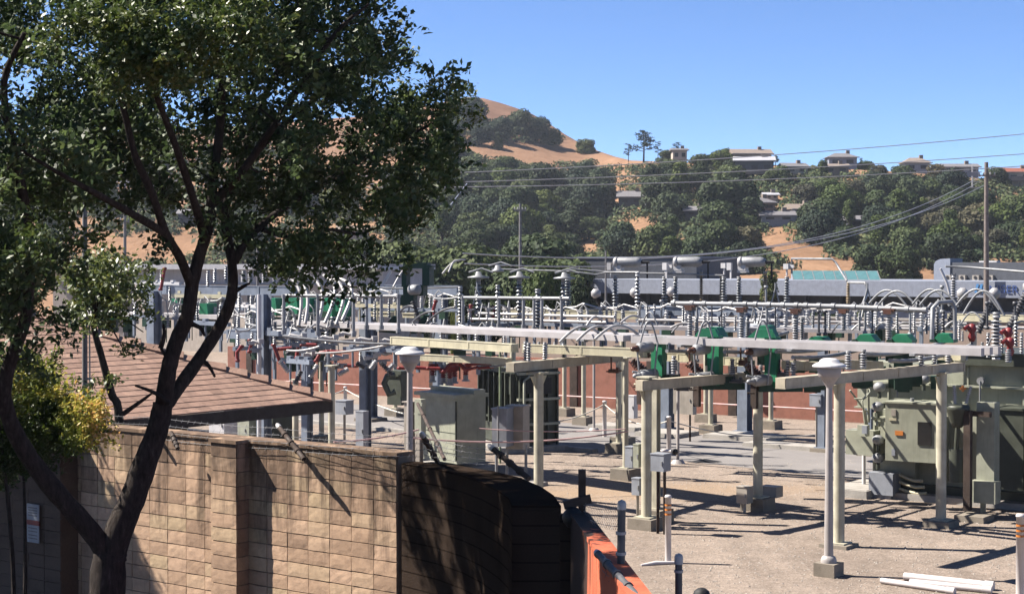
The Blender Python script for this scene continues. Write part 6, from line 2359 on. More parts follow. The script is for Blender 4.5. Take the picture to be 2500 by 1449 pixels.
HS = [(1660, 402, 34, 20, 6, 'cream2', 'roofgrey', 'cream house on the skyline beside the first round tree, left of the ridge houses', 0, False, False),
      (1838, 408, 92, 18, 13, 'rooftan', 'rooftan', 'brown house on the skyline with a wide flat-pitched roof, above the white-roofed one', .1, False, True),
      (1842, 440, 92, 30, 12, 'slate', 'whiteroof', 'tall slate house with a pale roof just below the brown skyline house', -.1, False, True),
      (1946, 436, 55, 14, 11, 'cream2', 'roofgrey', 'low grey-roofed house on the ridge right of the slate one', .2, False, False),
      (2058, 408, 68, 18, 12, 'lav', 'roofgrey', 'two-storey grey house on the skyline under the thin conifer', 0, True, False),
      (2042, 436, 60, 14, 8, 'rooftan', 'rooftan', 'flat brown house below the two-storey skyline house', 0, False, False),
      (2240, 412, 60, 18, 14, 'greybox', 'rooftan', 'pale green-grey gabled house on the skyline midway to the wooden pole', 0, True, False),
      (2345, 430, 88, 12, 10, 'greybox', 'roofgrey', 'long low grey-roofed house just left of the wooden pole top', 0, False, False),
      (2490, 456, 60, 20, 12, 'cream2', 'roofred', 'cream house with a terracotta roof at the right edge of the ridge', 0, False, True),
      (1768, 474, 54, 14, 8, 'slate', 'whiteroof', 'slate house with a pale flat hip roof halfway up the slope', -.2, True, False),
      (1700, 540, 52, 12, 12, 'slate', 'roofgrey', 'dark house with white gutters low on the slope right of the sand patch', 0, False, False),
      (1865, 530, 62, 16, 14, 'rooftan', 'roofgrey', 'mauve-roofed house half hidden above the green house', .3, True, False),
      (1900, 556, 80, 12, 12, 'greybox', 'roofgrey', 'wide pale green house below the mauve-roofed one', 0, False, False),
      (1965, 545, 58, 14, 14, 'greybox', 'rooftan', 'small gabled house right of the wide pale green one', .2, False, False),
      (1540, 512, 60, 16, 16, 'slate', 'roofgrey', 'grey-blue roofed house with a timber gable above the sand patch', -.1, False, False),
      (2110, 572, 72, 14, 12, 'slate', 'roofgrey', 'roof ridge showing among trees right of the big dry clearing', 0, False, False),
      (1885, 498, 28, 8, 8, 'cream2', 'whiteroof', 'tiny white-roofed cottage among the mid-slope trees', 0, False, False),
      (1600, 508, 40, 14, 10, 'greybox', 'roofgrey', 'small grey house right of the timber-gabled one', 0, False, False),
      (470, 560, 70, 16, 12, 'slate', 'roofgrey', 'grey house glimpsed through the tree crown on the left slope', 0, False, False),
      (860, 590, 70, 16, 12, 'cream2', 'rooftan', 'cream house glimpsed below the tree crown on the left slope', 0, False, False)]
for h_ in HS:
    house(*h_[:7], h_[7], *h_[8:])

# ------------------------------------------------------------------ vegetation
rng = np.random.default_rng(3)


def unit(v):
    return v / np.maximum(np.linalg.norm(v, axis=1, keepdims=True), 1e-9)


def quad_mesh(name, centers, normals, dirs, length, width, tone, mat, parent=None, fold=0.0):
    """one diamond-shaped leaf per centre"""
    n = len(centers)
    d = unit(dirs - normals * np.sum(dirs * normals, axis=1, keepdims=True))
    s = np.cross(normals, d)
    Ln, Wd = length.reshape(-1, 1), width.reshape(-1, 1)
    v = np.empty((n, 4, 3), dtype=np.float32)
    v[:, 0] = centers - d * Ln * .5
    v[:, 1] = centers + s * Wd * .5 + normals * Wd * fold
    v[:, 2] = centers + d * Ln * .5
    v[:, 3] = centers - s * Wd * .5 + normals * Wd * fold
    me = bpy.data.meshes.new(name)
    me.vertices.add(n * 4)
    me.vertices.foreach_set('co', v.reshape(-1))
    me.loops.add(n * 4)
    me.loops.foreach_set('vertex_index', np.arange(n * 4, dtype=np.int32))
    me.polygons.add(n)
    me.polygons.foreach_set('loop_start', np.arange(0, n * 4, 4, dtype=np.int32))
    me.materials.append(mat)
    a = me.attributes.new('tone', 'FLOAT', 'FACE')
    a.data.foreach_set('value', np.clip(tone, 0, 1).astype(np.float32))
    me.update()
    me.validate()
    o = bpy.data.objects.new(name, me)
    COL.objects.link(o)
    o.parent = parent
    return o


def leaf_clumps(name, clumps, per, leaf, mat, parent, origin, tone_fn=None, twigs=9, aspect=.5):
    """clumps: (x,y,z,r); leaves sit in sprays along short twigs inside each clump"""
    C = np.array([c[:3] for c in clumps])
    R = np.array([c[3] for c in clumps])
    cs, ns, ds, ts = [], [], [], []
    for i in range(len(C)):
        k = max(6, int(per * (R[i] / np.median(R)) ** 2))
        nt = twigs
        tdir = unit(rng.normal(size=(nt, 3)) + np.array([0, 0, .35]))
        start = C[i] + rng.normal(size=(nt, 3)) * R[i] * .22
        which = rng.integers(0, nt, k)
        f = rng.random(k) ** .75
        pos_ = start[which] + tdir[which] * (f * R[i] * 1.05)[:, None] + rng.normal(size=(k, 3)) * leaf * .55
        pos_[:, 2] -= (f ** 2) * R[i] * .18
        cs.append(pos_)
        ds.append(unit(tdir[which] + rng.normal(size=(k, 3)) * .8))
        ns.append(unit(rng.normal(size=(k, 3)) * .8 + np.array([-.35, -.25, .7])))
        base = rng.random() * .45
        t = base + rng.random(k) * .5
        if tone_fn:
            t = tone_fn(pos_, t)
        ts.append(t)
    cs = np.concatenate(cs) - np.array(origin)
    k = len(cs)
    return quad_mesh(name, cs, np.concatenate(ns), np.concatenate(ds), leaf * rng.uniform(.7, 1.3, k), leaf * aspect * rng.uniform(.75, 1.25, k), np.concatenate(ts), mat, parent, .12)


def limb(m, pts, r0, r1, n=9, wob=.0):
    """smooth tapering limb through points"""
    P = [Vector(p) for p in pts]
    out = []
    for i in range(len(P) - 1):
        p0, p1, p2, p3 = P[max(0, i - 1)], P[i], P[i + 1], P[min(len(P) - 1, i + 2)]
        for k in range(5):
            t = k / 5
            out.append(.5 * ((2 * p1) + (p2 - p0) * t + (2 * p0 - 5 * p1 + 4 * p2 - p3) * t * t + (3 * p1 - p0 - 3 * p2 + p3) * t ** 3))
    out.append(P[-1])
    if wob:
        out = [p + Vector((rnd.gauss(0, wob), rnd.gauss(0, wob), rnd.gauss(0, wob))) for p in out]
    N = len(out)
    rs = [(r0 + (r1 - r0) * i / (N - 1)) * (1 + rnd.uniform(-.05, .07)) for i in range(N)]
    m.tube(out, rs, n)
    return out


# ---- the big oak at the left
TD = 16.5
oak = thing('oak_tree', 'big forked oak tree with dark glossy leaves filling the left of the photo', 'tree', on(262, TD, 0))
m = MB()
skel = []


def px3(lst):
    return [at(x, y, D) for x, y, D in lst]


base_ = on(258, TD, -.2)
segs = [
    ([(base_), *px3([(262, 1449, 16.5), (272, 1345, 16.5)])], .205, .165),
    (px3([(268, 1370, 16.5), (288, 1300, 16.5), (322, 1220, 16.5), (354, 1130, 16.5), (384, 1050, 16.5), (398, 985, 16.5)]), .155, .105),
    (px3([(268, 1365, 16.5), (225, 1300, 16.4), (120, 1180, 16.2), (50, 1080, 16.0), (12, 985, 15.8), (20, 900, 15.7), (62, 780, 15.6), (75, 650, 15.5)]), .115, .045),
    (px3([(398, 990, 16.5), (412, 900, 16.4), (432, 830, 16.4), (458, 770, 16.3), (470, 690, 16.3), (488, 620, 16.3), (512, 540, 16.2), (520, 440, 16.2), (535, 330, 16.2), (540, 210, 16.1), (520, 60, 16), (505, -120, 16)]), .088, .03),
    (px3([(396, 1000, 16.5), (440, 940, 16.7), (490, 870, 16.9), (540, 790, 17), (566, 720, 17), (566, 640, 17), (550, 540, 17.1), (560, 470, 17.2), (590, 380, 17.3), (640, 250, 17.6), (700, 120, 17.9), (760, -60, 18)]), .076, .025),
    (px3([(468, 700, 16.3), (440, 630, 16), (405, 570, 15.6), (370, 470, 15.2), (330, 380, 14.9), (300, 260, 14.7), (260, 130, 14.5), (200, -60, 14.5)]), .052, .02),
    (px3([(572, 640, 17), (600, 590, 17.1), (650, 540, 17.4), (720, 490, 17.9), (800, 440, 18.3), (900, 380, 18.7), (1000, 330, 19), (1080, 290, 19)]), .05, .015),
    (px3([(500, 580, 16.2), (470, 480, 15.5), (430, 360, 15), (380, 230, 14.6), (340, 120, 14.4)]), .05, .02),
    (px3([(560, 470, 17.2), (620, 380, 17.5), (720, 280, 18), (830, 200, 18.4), (940, 140, 18.8), (1000, 120, 19)]), .045, .012),
    (px3([(515, 500, 16.2), (590, 420, 16), (660, 320, 15.8), (740, 200, 15.6), (820, 80, 15.5), (900, 10, 15.4)]), .05, .014),
    (px3([(640, 560, 17.3), (720, 580, 17.8), (800, 560, 18.2), (880, 570, 18.6), (950, 540, 18.9)]), .03, .01),
    (px3([(405, 570, 15.6), (320, 520, 15), (230, 470, 14.5), (140, 420, 14.2), (40, 360, 14)]), .045, .012),
    (px3([(75, 650, 15.5), (60, 500, 15.2), (30, 350, 15), (10, 200, 14.8), (60, 80, 14.7)]), .06, .02),
]
for pts, r0, r1 in segs:
    skel += [(p, max(.012, r0 * .4)) for p in limb(m, pts, r0, r1, 12 if r0 > .1 else 8)]
# little stubs and twigs on the trunks
for (x0, y0, x1, y1, D) in ((560, 720, 610, 690, 17), (410, 905, 392, 850, 16.4), (392, 850, 398, 790, 16.3), (415, 985, 330, 940, 16.3), (300, 1010, 370, 960, 16.3), (468, 790, 500, 820, 16.6), (480, 870, 525, 920, 16.9)):
    limb(m, [at(x0, y0, D), at((x0 + x1) / 2 + 6, (y0 + y1) / 2 - 4, D), at(x1, y1, D)], .03, .012, 6)

DENS = {   # clumps wanted per 100-px cell, columns from -200
    -200: [5, 6, 7, 7, 7, 7, 8, 8, 8, 8, 7, 3, 0, 0],
    -100: [5, 6, 7, 6, 7, 7, 8, 8, 8, 8, 7, 4, 0, 0],
    0: [6, 7, 9, 5, 8, 8, 8, 8, 9, 9, 7, 4, 0, 0],
    100: [6, 7, 6, 5, 6, 9, 9, 7, 9, 8, 8, 8, 3, 0],
    200: [6, 7, 5, 7, 7, 9, 6, 8, 8, 7, 7, 8, 6, 2],
    300: [7, 8, 8, 9, 9, 8, 7, 9, 9, 9, 8, 9, 8, 6],
    400: [7, 8, 8, 8, 7, 7, 6, 7, 8, 8, 8, 8, 8, 1],
    500: [6, 7, 7, 4, 3, 3, 2, 3, 5, 7, 7, 7, 4, 0],
    600: [5, 6, 8, 3, 0, 1, 0, 0, 3, 4, 4, 3, 0, 0],
    700: [4, 6, 8, 2, 0, 0, 0, 0, 0, 0, 0, 0, 0, 0],
    800: [3, 4, 5, 0, 0, 0, 0, 0, 0, 0, 0, 0, 0, 0],
}
GAPS = [(140, 45, 28), (205, 115, 34), (15, 190, 36), (30, 300, 30), (410, 235, 34), (490, 118, 20), (575, 70, 22), (690, 220, 20), (715, 275, 26), (535, 190, 16), (330, 85, 16), (500, 300, 16), (790, 150, 18), (640, 240, 15),
        (700, 560, 30), (845, 505, 28), (360, 540, 45), (280, 590, 45), (60, 200, 18), (965, 215, 22), (825, 300, 18), (900, 480, 16)]
clumps = []
bright = []
for y0, row in DENS.items():
    for ci, dn_ in enumerate(row):
        x0 = -200 + ci * 100
        for q in range(int(dn_ * (.9 if x0 < 500 else 1.08) + rnd.random() * .8)):
            x, y = x0 + rnd.random() * 100, y0 + rnd.random() * 100
            if any((x - gx) ** 2 + (y - gy) ** 2 < (gr + 18) ** 2 for gx, gy, gr in GAPS):
                continue
            if x > 1135 or (x > 1080 and (y < 195 or y > 420)) or (x > 985 and y < 95) or (x > 1045 and y < 190) or (x > 960 and 200 < y < 235) or (y > 640 and x > 930) or (y > 850 and x > 90) or (y > 660 and 160 < x < 580) or (x > 1060 and y > 400):
                continue
            # depth: a lens-shaped crown; far side stays short of the lit block wall
            r_n = ((x - 480) / 760) ** 2 + ((y - 200) / 640) ** 2
            hd = 3.4 * math.sqrt(max(.08, 1 - r_n))
            Dc = 17.1 + (x - 400) / 700 * 1.6
            D = Dc + rnd.uniform(-1, .95) * hd
            p = at(x, y, D)
            rr = rnd.uniform(.17, .34)
            clumps.append((p.x, p.y, p.z, rr))
# rest of the crown above and behind the frame (it shades the curved wall)
for q in range(110):
    x, y = rnd.uniform(-100, 900), rnd.uniform(-650, -180)
    if ((x - 350) / 640) ** 2 + ((y + 120) / 560) ** 2 > 1:
        continue
    p = at(x, y, rnd.uniform(13.2, 18.6))
    clumps.append((p.x, p.y, p.z, rnd.uniform(.2, .3)))
for q in range(230):
    x, y, D = rnd.uniform(-150, 420), rnd.uniform(-200, 480), rnd.uniform(18.0, 21.8)
    if any((x - gx) ** 2 + (y - gy) ** 2 < (gr + 12) ** 2 for gx, gy, gr in GAPS):
        continue
    p = at(x, y, D)
    clumps.append((p.x, p.y, p.z, rnd.uniform(.2, .3)))

SH = [(300, 110, 70, 26), (440, 110, 80, 28), (560, 30, 80, 18), (340, 165, 60, 16), (200, 60, 60, 12), (620, 90, 60, 8), (60, 590, 60, 3), (1000, 250, 40, 4), (250, 30, 50, 6), (1105, 230, 40, 3)]
lite = []
for (x, y, r, n_) in SH:
    for q in range(n_):
        xx, yy = x + rnd.gauss(0, r * .6), y + rnd.gauss(0, r * .5)
        p = at(xx, yy, 13.6 + rnd.random() * .8 if x < 700 else 18.2)
        lite.append((p.x, p.y, p.z, rnd.uniform(.13, .22)))


def hits_wall(c):
    P = Vector(c[:3])
    den = L.dot(E2)
    t_ = -((P - W0).dot(E2)) / den
    if t_ <= 0:
        return False
    q = P + L * t_
    s_ = (q - W0).dot(E1)
    if -.2 < q.z < 3.5 and -6.3 < s_ < .25:
        return True
    # the orange wall stands in the sun
    n_ = Vector((1, .095, 0))
    t_ = -((P - Vector((.58, 16.2, 0))).dot(n_)) / L.dot(n_)
    q = P + L * t_
    return t_ > 0 and 1.6 < q.z < 3.6 and 6 < q.y < 15.0


def shades_sprays(c):
    P = Vector(c[:3])
    for l_ in lite[::6]:
        d_ = P - Vector(l_[:3])
        t_ = -d_.dot(L)
        if t_ > .2 and (d_ + L * t_).length < .30:
            return True
    return False


clumps = [c for c in clumps if not hits_wall(c) and not shades_sprays(c)]
# twigs: join every clump to the nearest limb or earlier clump
nodes = [(p.copy(), r) for p, r in skel]
NP = np.array([tuple(p) for p, r in nodes])
NR = [r for p, r in nodes]
order = sorted(range(len(clumps)), key=lambda i: float(np.min(np.sum((NP[:len(skel)] - np.array(clumps[i][:3])) ** 2, axis=1))))
mt_ = MB()
for i in order:
    c = np.array(clumps[i][:3])
    d2_ = np.sum((NP - c) ** 2, axis=1)
    j = int(np.argmin(d2_))
    a_, b_ = Vector(NP[j]), Vector(c)
    dist = math.sqrt(d2_[j])
    mid = a_.lerp(b_, .5) + Vector((rnd.gauss(0, .06), rnd.gauss(0, .06), rnd.gauss(0, .05) - dist * .06))
    r0 = min(NR[j], .010 + .008 * dist)
    mt_.tube([a_, mid, b_], [r0, r0 * .75, .004], 5, False)
    NP = np.vstack([NP, [tuple(mid)], [tuple(b_)]])
    NR += [r0 * .75, .007]
m.add(mt_.v, mt_.f, True)
m.build('trunk', MT['bark'], oak)


def oak_tone(pos_, t):
    # sunlit sprays are separate clumps of lighter leaves
    return t


crown = leaf_clumps('crown', clumps, 150, .078, MT['leaf'], oak, tuple(oak.location), aspect=.58)
leaf_clumps('sunlit_sprays', lite, 120, .062, MT['leafy'], oak, tuple(oak.location), lambda p, t: t * .8)  # sunlit parts of the crown put in as lighter leaf colour

# ---- slender yellow-green tree leaning behind the roof pole
T2 = thing('young_tree', 'slender leaning tree with yellow-green leaves in front of the tiled roof', 'tree', on(300, 26.5, 0))
m = MB()
pts = [on(300, 26.5, 0), *px3([(292, 1040, 26.4), (272, 960, 26.3), (248, 870, 26.2), (228, 790, 26.1), (240, 720, 26.0), (262, 660, 26)])]
limb(m, pts, .085, .03, 8)
for (x1, y1) in ((190, 700), (330, 700), (310, 640), (210, 640), (325, 760), (350, 810), (300, 850)):
    limb(m, px3([(236, 775 if y1 > 700 else 740, 26.1), ((236 + x1) / 2, (y1 + 740) / 2, 26.0), (x1, y1, 25.9)]), .025, .008, 5)
m.build('trunk', MT['bark'], T2)
cl = []
for q in range(105):
    x, y = rnd.gauss(262, 62), rnd.gauss(702, 50)
    if y < 605 or y > 815 or x < 165 or x > 362:
        continue
    p = at(x, y, 26 + rnd.uniform(-1, 1))
    cl.append((p.x, p.y, p.z, rnd.uniform(.09, .22)))
for x, y in ((300, 855), (318, 850), (240, 935), (275, 925), (215, 940), (330, 860)):
    p = at(x, y, 26)
    cl.append((p.x, p.y, p.z, .14))
leaf_clumps('crown', cl, 48, .095, MT['leafy'], T2, tuple(T2.location))

# ---- gold-tipped shrub
B2 = thing('gold_tipped_shrub', 'dense shrub with golden new leaves in front of the block wall at the far left', 'shrub', on(70, 18.5, 0))
m = MB()
cl = []
bc_ = on(70, 18.5, 0)
for q in range(330):
    x, y = rnd.uniform(-170, 250), rnd.uniform(872, 1180)
    top = 872 + ((x - 60) / 190) ** 2 * 85 if x < 150 else 930 + (x - 150) * .7
    lim = 1165 - max(0, x - 20) * .45
    if y < top or y > lim:
        continue
    D = 18.5 + rnd.uniform(-1.3, 1.1)
    p = at(x, y, D)
    cl.append((p.x, p.y, p.z, rnd.uniform(.13, .22)))
for q in range(3):
    c = cl[rnd.randrange(len(cl))]
    limb(m, [bc_ + Vector((rnd.uniform(-.2, .2), 0, 0)), bc_.lerp(Vector(c[:3]), .5) + Vector((0, 0, .25)), Vector(c[:3])], .04, .008, 6)
m.build('stems', MT['bark'], B2)


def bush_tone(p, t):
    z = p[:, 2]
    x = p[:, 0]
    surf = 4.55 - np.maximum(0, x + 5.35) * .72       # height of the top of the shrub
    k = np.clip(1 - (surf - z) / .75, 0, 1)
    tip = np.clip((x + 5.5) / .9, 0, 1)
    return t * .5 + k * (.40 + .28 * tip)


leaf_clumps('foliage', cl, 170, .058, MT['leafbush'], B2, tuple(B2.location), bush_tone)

# ---- unseen tree added off the left edge to shade the stepped wall
T3 = thing('added_shade_tree', 'unseen leafy tree added for shade beyond the left edge near the block wall', 'tree', (-11.2, 26.0, 0))
m = MB()
limb(m, [(-11.2, 26.0, 0), (-11.1, 25.9, 2), (-10.9, 25.8, 4), (-11.2, 25.7, 6)], .2, .06, 9)
for q in range(10):
    limb(m, [(-11, 25.8, 3 + q * .25), (-11 + rnd.uniform(-1, 1), 25.8 + rnd.uniform(-1, 1), 4.6 + q * .15), (-11 + rnd.uniform(-1.7, 1.7), 25.8 + rnd.uniform(-1.5, 1.5), 5.2 + q * .25)], .04, .01, 5)
m.build('trunk', MT['bark'], T3)
cl = []
while len(cl) < 300:
    a_, b_, c_ = rnd.uniform(-1, 1), rnd.uniform(-1, 1), rnd.uniform(-1, 1)
    if a_ * a_ + b_ * b_ + c_ * c_ < 1:
        cl.append((-11.2 + a_ * 2.1, 26.0 + b_ * 1.8, 5.2 + c_ * 2.5, rnd.uniform(.25, .38)))
leaf_clumps('crown', cl, 170, .095, MT['leaf'], T3, tuple(T3.location))

KIDS[T3.name] = [o for o in bpy.data.objects if o.parent is T3]
for (x, y, s, lb) in ((-11.0, 15.2, 1.2, 'second added shade tree beyond the left edge, level with the big oak'), (-9.4, 9.5, 1.15, 'third added shade tree beyond the left edge, nearer the camera'), (-8.0, 3.5, 1.2, 'nearest added shade tree beyond the left edge')):  # unseen copies added to block sky light from the left
    c_ = copy_tree(T3, (x, y, 0), x, (s, s, s), lb)

# ------------------------------------------------------------------ hillside trees


def tree_proto(name, seed, mat, H=7.0, W=8.0, nb=11, kind='oak'):
    g = np.random.default_rng(seed)
    root = bpy.data.objects.new(name, None)
    root.empty_display_size = .2
    COL.objects.link(root)
    # blobs that make the crown
    bl = []
    for i in range(nb):
        a = g.random() * 6.283
        rr = (g.random() ** .6) * W * .33
        hz = H * (.42 + .34 * g.random()) if kind == 'oak' else H * (.3 + .6 * g.random())
        r = W * (.17 + .10 * g.random()) * (1.15 if rr < W * .15 else .95)
        if kind == 'tall':
            rr *= .55 * (1.3 - hz / H)
            r *= .7
        bl.append((math.cos(a) * rr, math.sin(a) * rr, hz + (W * .33 - rr) * .25, r))
    bl.append((0, 0, H * .72, W * .24))
    if kind == 'oak':
        for i in range(6):
            a = i * 1.047 + g.random()
            bl.append((math.cos(a) * W * .3, math.sin(a) * W * .3, H * (.22 + .12 * g.random()), W * (.15 + .05 * g.random())))
    cs, ns = [], []
    for (x, y, z, r) in bl:
        k = int(330 * (r / (W * .22)) ** 2)
        d = unit(g.normal(size=(k, 3)))
        rad = r * (1 - .30 * g.random(k) ** 2 + .12 * np.sin(d[:, 0] * 7 + x) * np.sin(d[:, 2] * 6 + y))
        p = np.array([x, y, z]) + d * rad[:, None] * np.array([1, 1, .82])
        cs.append(p)
        ns.append(unit(d + g.normal(size=(k, 3)) * .45 + np.array([0, 0, .25])))
    cs, ns = np.concatenate(cs), np.concatenate(ns)
    keep = cs[:, 2] > .1
    cs, ns = cs[keep], ns[keep]
    k = len(cs)
    tone = g.random(k) * .32 + .45 * np.repeat(g.random(k // 40 + 1), 40)[:k]
    sz = W * .052
    cr = quad_mesh('crown', cs, ns, g.normal(size=(k, 3)), sz * g.uniform(.8, 1.6, k), sz * g.uniform(.7, 1.2, k), tone, mat, root, .1)
    m = MB()
    m.tube([(0, 0, -1.5), (.1, 0, H * .25), (.0, .1, H * .5), (.1, 0, H * .8)], [W * .045, W * .035, W * .02, W * .006], 6)
    for i in range(5):
        x, y, z, r = bl[i]
        m.tube([(0, 0, H * .3), (x * .5, y * .5, z * .75), (x, y, z)], [W * .02, W * .014, W * .005], 5)
    me = bpy.data.meshes.new('trunk')
    me.from_pydata([tuple(v) for v in m.v], [], m.f)
    me.materials.append(MT['bark'])
    tr_ = bpy.data.objects.new('trunk', me)
    COL.objects.link(tr_)
    tr_.parent = root
    KIDS[root.name] = [cr, tr_]
    return root


protos = []
spec = [(HT[0], 7, 9, 'oak'), (HT[0], 8, 10, 'oak'), (HT[1], 7, 9, 'oak'), (HT[2], 8, 9, 'oak'), (HT[3], 6, 8, 'oak'), (HT[1], 9, 8, 'tall'), (HT[4], 6, 7, 'oak'), (HT[0], 11, 8, 'tall')]
for i, (mt, H, W, kd) in enumerate(spec):
    protos.append(tree_proto('hillside_tree', 40 + i, mt, H, W, 12, kd))
used_p = [False] * len(protos)


def plant(pi, p, s, rz, label, group=None, sz=None):
    sc = (s, s, s * (sz or 1))
    if not used_p[pi]:
        o = protos[pi]
        used_p[pi] = True
        o.location, o.rotation_euler, o.scale = p, (0, 0, rz), sc
    else:
        o = copy_tree(protos[pi], p, rz, sc)
    tag(o, label, 'tree', group)
    return o


# dry openings in the woods (picture ellipses) kept free of trees
OPEN = [(1215, 262, 90, 32), (1300, 290, 110, 20), (1420, 345, 55, 26), (1500, 385, 60, 26), (1270, 372, 120, 24), (1390, 385, 70, 14), (1160, 350, 40, 22), (1180, 345, 40, 14), (1435, 600, 48, 22), (1565, 556, 38, 16), (1640, 582, 60, 11), (1560, 590, 30, 8),
        (1900, 600, 62, 36), (1960, 625, 85, 30), (2060, 650, 90, 22), (1790, 600, 30, 7), (2130, 520, 18, 8), (2320, 434, 14, 6), (1790, 425, 26, 8), (1160, 430, 24, 9), (2480, 480, 20, 7),
        (230, 610, 120, 34), (350, 610, 110, 30), (850, 300, 80, 40), (960, 320, 70, 45), (820, 380, 40, 14), (1000, 400, 60, 18), (840, 510, 40, 24), (470, 600, 60, 20), (700, 600, 60, 22), (630, 420, 40, 12), (1060, 300, 50, 30), (760, 540, 30, 12), (940, 450, 40, 14)]
HB = [(h_[0], h_[1] - h_[3] * 1.0 - h_[4] * .4, h_[2] * .48, h_[3] * .55 + h_[4] * .7) for h_ in HS]


def is_open(x, y, ytop):
    for (cx_, cy_, rx, ry) in OPEN:
        if ((x - cx_) / rx) ** 2 + ((y - cy_) / ry) ** 2 < 1:
            return True
        if ((x - cx_) / (rx * .8)) ** 2 + (((y + ytop) / 2 - cy_) / (ry * .8)) ** 2 < 1:
            return True
    if y < 470:
        for (cx_, cy_, rx, ry) in OPEN[:8]:
            if ((x - cx_) / (rx * .95)) ** 2 + ((ytop + 5 - cy_) / (ry * .8)) ** 2 < 1:
                return True
    for (cx_, cy_, rx, ry) in HB:
        for yy in (ytop + 8, (y + ytop) / 2, y - 3):
            if ((x - cx_) / (rx + 14)) ** 2 + ((yy - cy_) / ry) ** 2 < 1:
                return True
    return False


def density_kind(x, y):
    if x < 1400 and y < 400:
        return [2, 3, 3, 0]
    if 1120 < x < 1560:
        return [0, 0, 1, 1, 2, 3]
    if x > 2250 and y > 520:
        return [4, 4, 0, 2, 5]
    if 1740 < x < 1900 and 430 < y < 600:
        return [0, 1, 1]
    return [0, 1, 2, 3, 4, 5, 0]


count = 0
rt = random.Random(21)
cands = []
y = 668
while y > 255:
    x = -120 + rt.uniform(0, 40)
    while x < 2680:
        cands.append((x + rt.uniform(-16, 16), y + rt.uniform(-9, 9)))
        x += 62 if x > 1050 else 120
    y -= 23
TREES = []
for (x, y) in cands:
    yy, Dt = skyl(x)
    if y < yy + 14:
        continue
    p = hill_at(x, y)
    wpx = rt.uniform(72, 120) * (1 if y > 450 else .84)
    s = wpx * p.y / F / 9.0
    hp_ = 7.6 * s * F / p.y
    if is_open(x, y, y - hp_):
        continue
    if x < 1100 and rt.random() < .35:
        continue
    if y - hp_ < yy - 6:      # keep the skyline low except where the photo has trees on it
        if not (1580 < x < 2500):
            continue
        s *= .72
    if x > 2260 and y > 640:
        continue
    TREES.append((x, y, p, s))
rt.shuffle(TREES)
TREES = sorted(TREES[:255], key=lambda q: -q[1])
print('TREES', len(TREES))
for (x, y, p, s) in TREES:
    k = rt.choice(density_kind(x, y))
    nm = ['dark green oak among many alike on the wooded hillside', 'dark green oak among many alike on the wooded hillside', 'mid-green bay tree among many alike on the wooded hillside', 'bluish-green oak among many alike on the wooded hillside',
          'dusty grey-brown tree among many alike on the wooded hillside', 'tall mid-green tree among many alike on the wooded hillside', 'lime-green bush among many alike on the wooded hillside', 'tall dark tree among many alike on the wooded hillside'][k]
    plant(k, p - Vector((0, 0, .8)), s, rt.uniform(0, 6.28), nm, nm[:nm.find(' among')] + 's on the hillside', rt.uniform(.85, 1.1))
# trees the photo shows on their own
SP = [(0, 1430, 372, 54, 1.0, 'lone round dark tree on the bare ridge right of the peak grove'), (3, 1170, 352, 62, 1.1, 'leftmost bluish tree of the grove below the peak'), (3, 1215, 345, 70, 1.1, 'large tree in the middle-left of the grove below the peak'),
      (3, 1262, 338, 76, 1.15, 'tallest tree in the centre of the grove below the peak'), (3, 1308, 345, 70, 1.1, 'round tree right of centre in the grove below the peak'), (0, 1345, 352, 62, 1.0, 'dark tree at the right end of the grove below the peak'),
      (0, 1215, 362, 34, 1.5, 'small pointed tree in front of the grove below the peak'), (1, 1728, 418, 84, .62, 'big rounded dark tree on the skyline beside the cream house'), (2, 2110, 405, 58, .75, 'dark round tree on the skyline below the thin conifer'),
      (1, 1782, 556, 150, .95, 'very large dark pine-like round tree in the middle of the slope'), (2, 1230, 442, 90, .8, 'light green tree left above the long power lines'), (2, 2050, 540, 120, .95, 'broad sunlit green tree above the dry clearing'),
      (3, 2440, 452, 66, .9, 'bushy tree on the ridge right of the wooden pole'), (0, 1627, 398, 60, .8, 'dark bush on the ridge between the bare pines and the cream house'),
      (6, 1905, 432, 30, 1.2, 'bright lime bush beside the low grey-roofed ridge house'), (6, 1985, 430, 36, 1.3, 'light green bush left of the two-storey skyline house'), (6, 1690, 690, 50, 1.2, 'yellow-green tree behind the middle grey cylinder'),
      (7, 1878, 730, 110, 1.25, 'dark conifer-like tree right of the right grey cylinder'), (0, 1180, 720, 120, 1.0, 'dark leafy tree behind the left round cap plates'), (2, 1330, 735, 130, .95, 'broad tree behind the sunlit cream beam'),
      (0, 1405, 755, 80, .95, 'dark bush in front of the left end of the shop row'), (2, 1050, 700, 90, 1.0, 'bush behind the pale curved jumpers'), (6, 1115, 770, 42, 1.0, 'yellowish bush right of the dark green tank'), (6, 2100, 800, 60, .8, 'yellow-green bush under the shop row right of centre'), (0, 2010, 790, 90, .6, 'dark hedge under the shop row right of centre'),
      (1, 2320, 662, 120, 1.0, 'dark tree just behind the slate upper block'), (2, 2200, 684, 120, .95, 'broad green tree right of the skylight'), (5, 1500, 668, 90, 1.0, 'green tree behind the thin grey pole'), (3, 240, 742, 90, 1.1, 'bluish tree left of the tiled roof pole')]
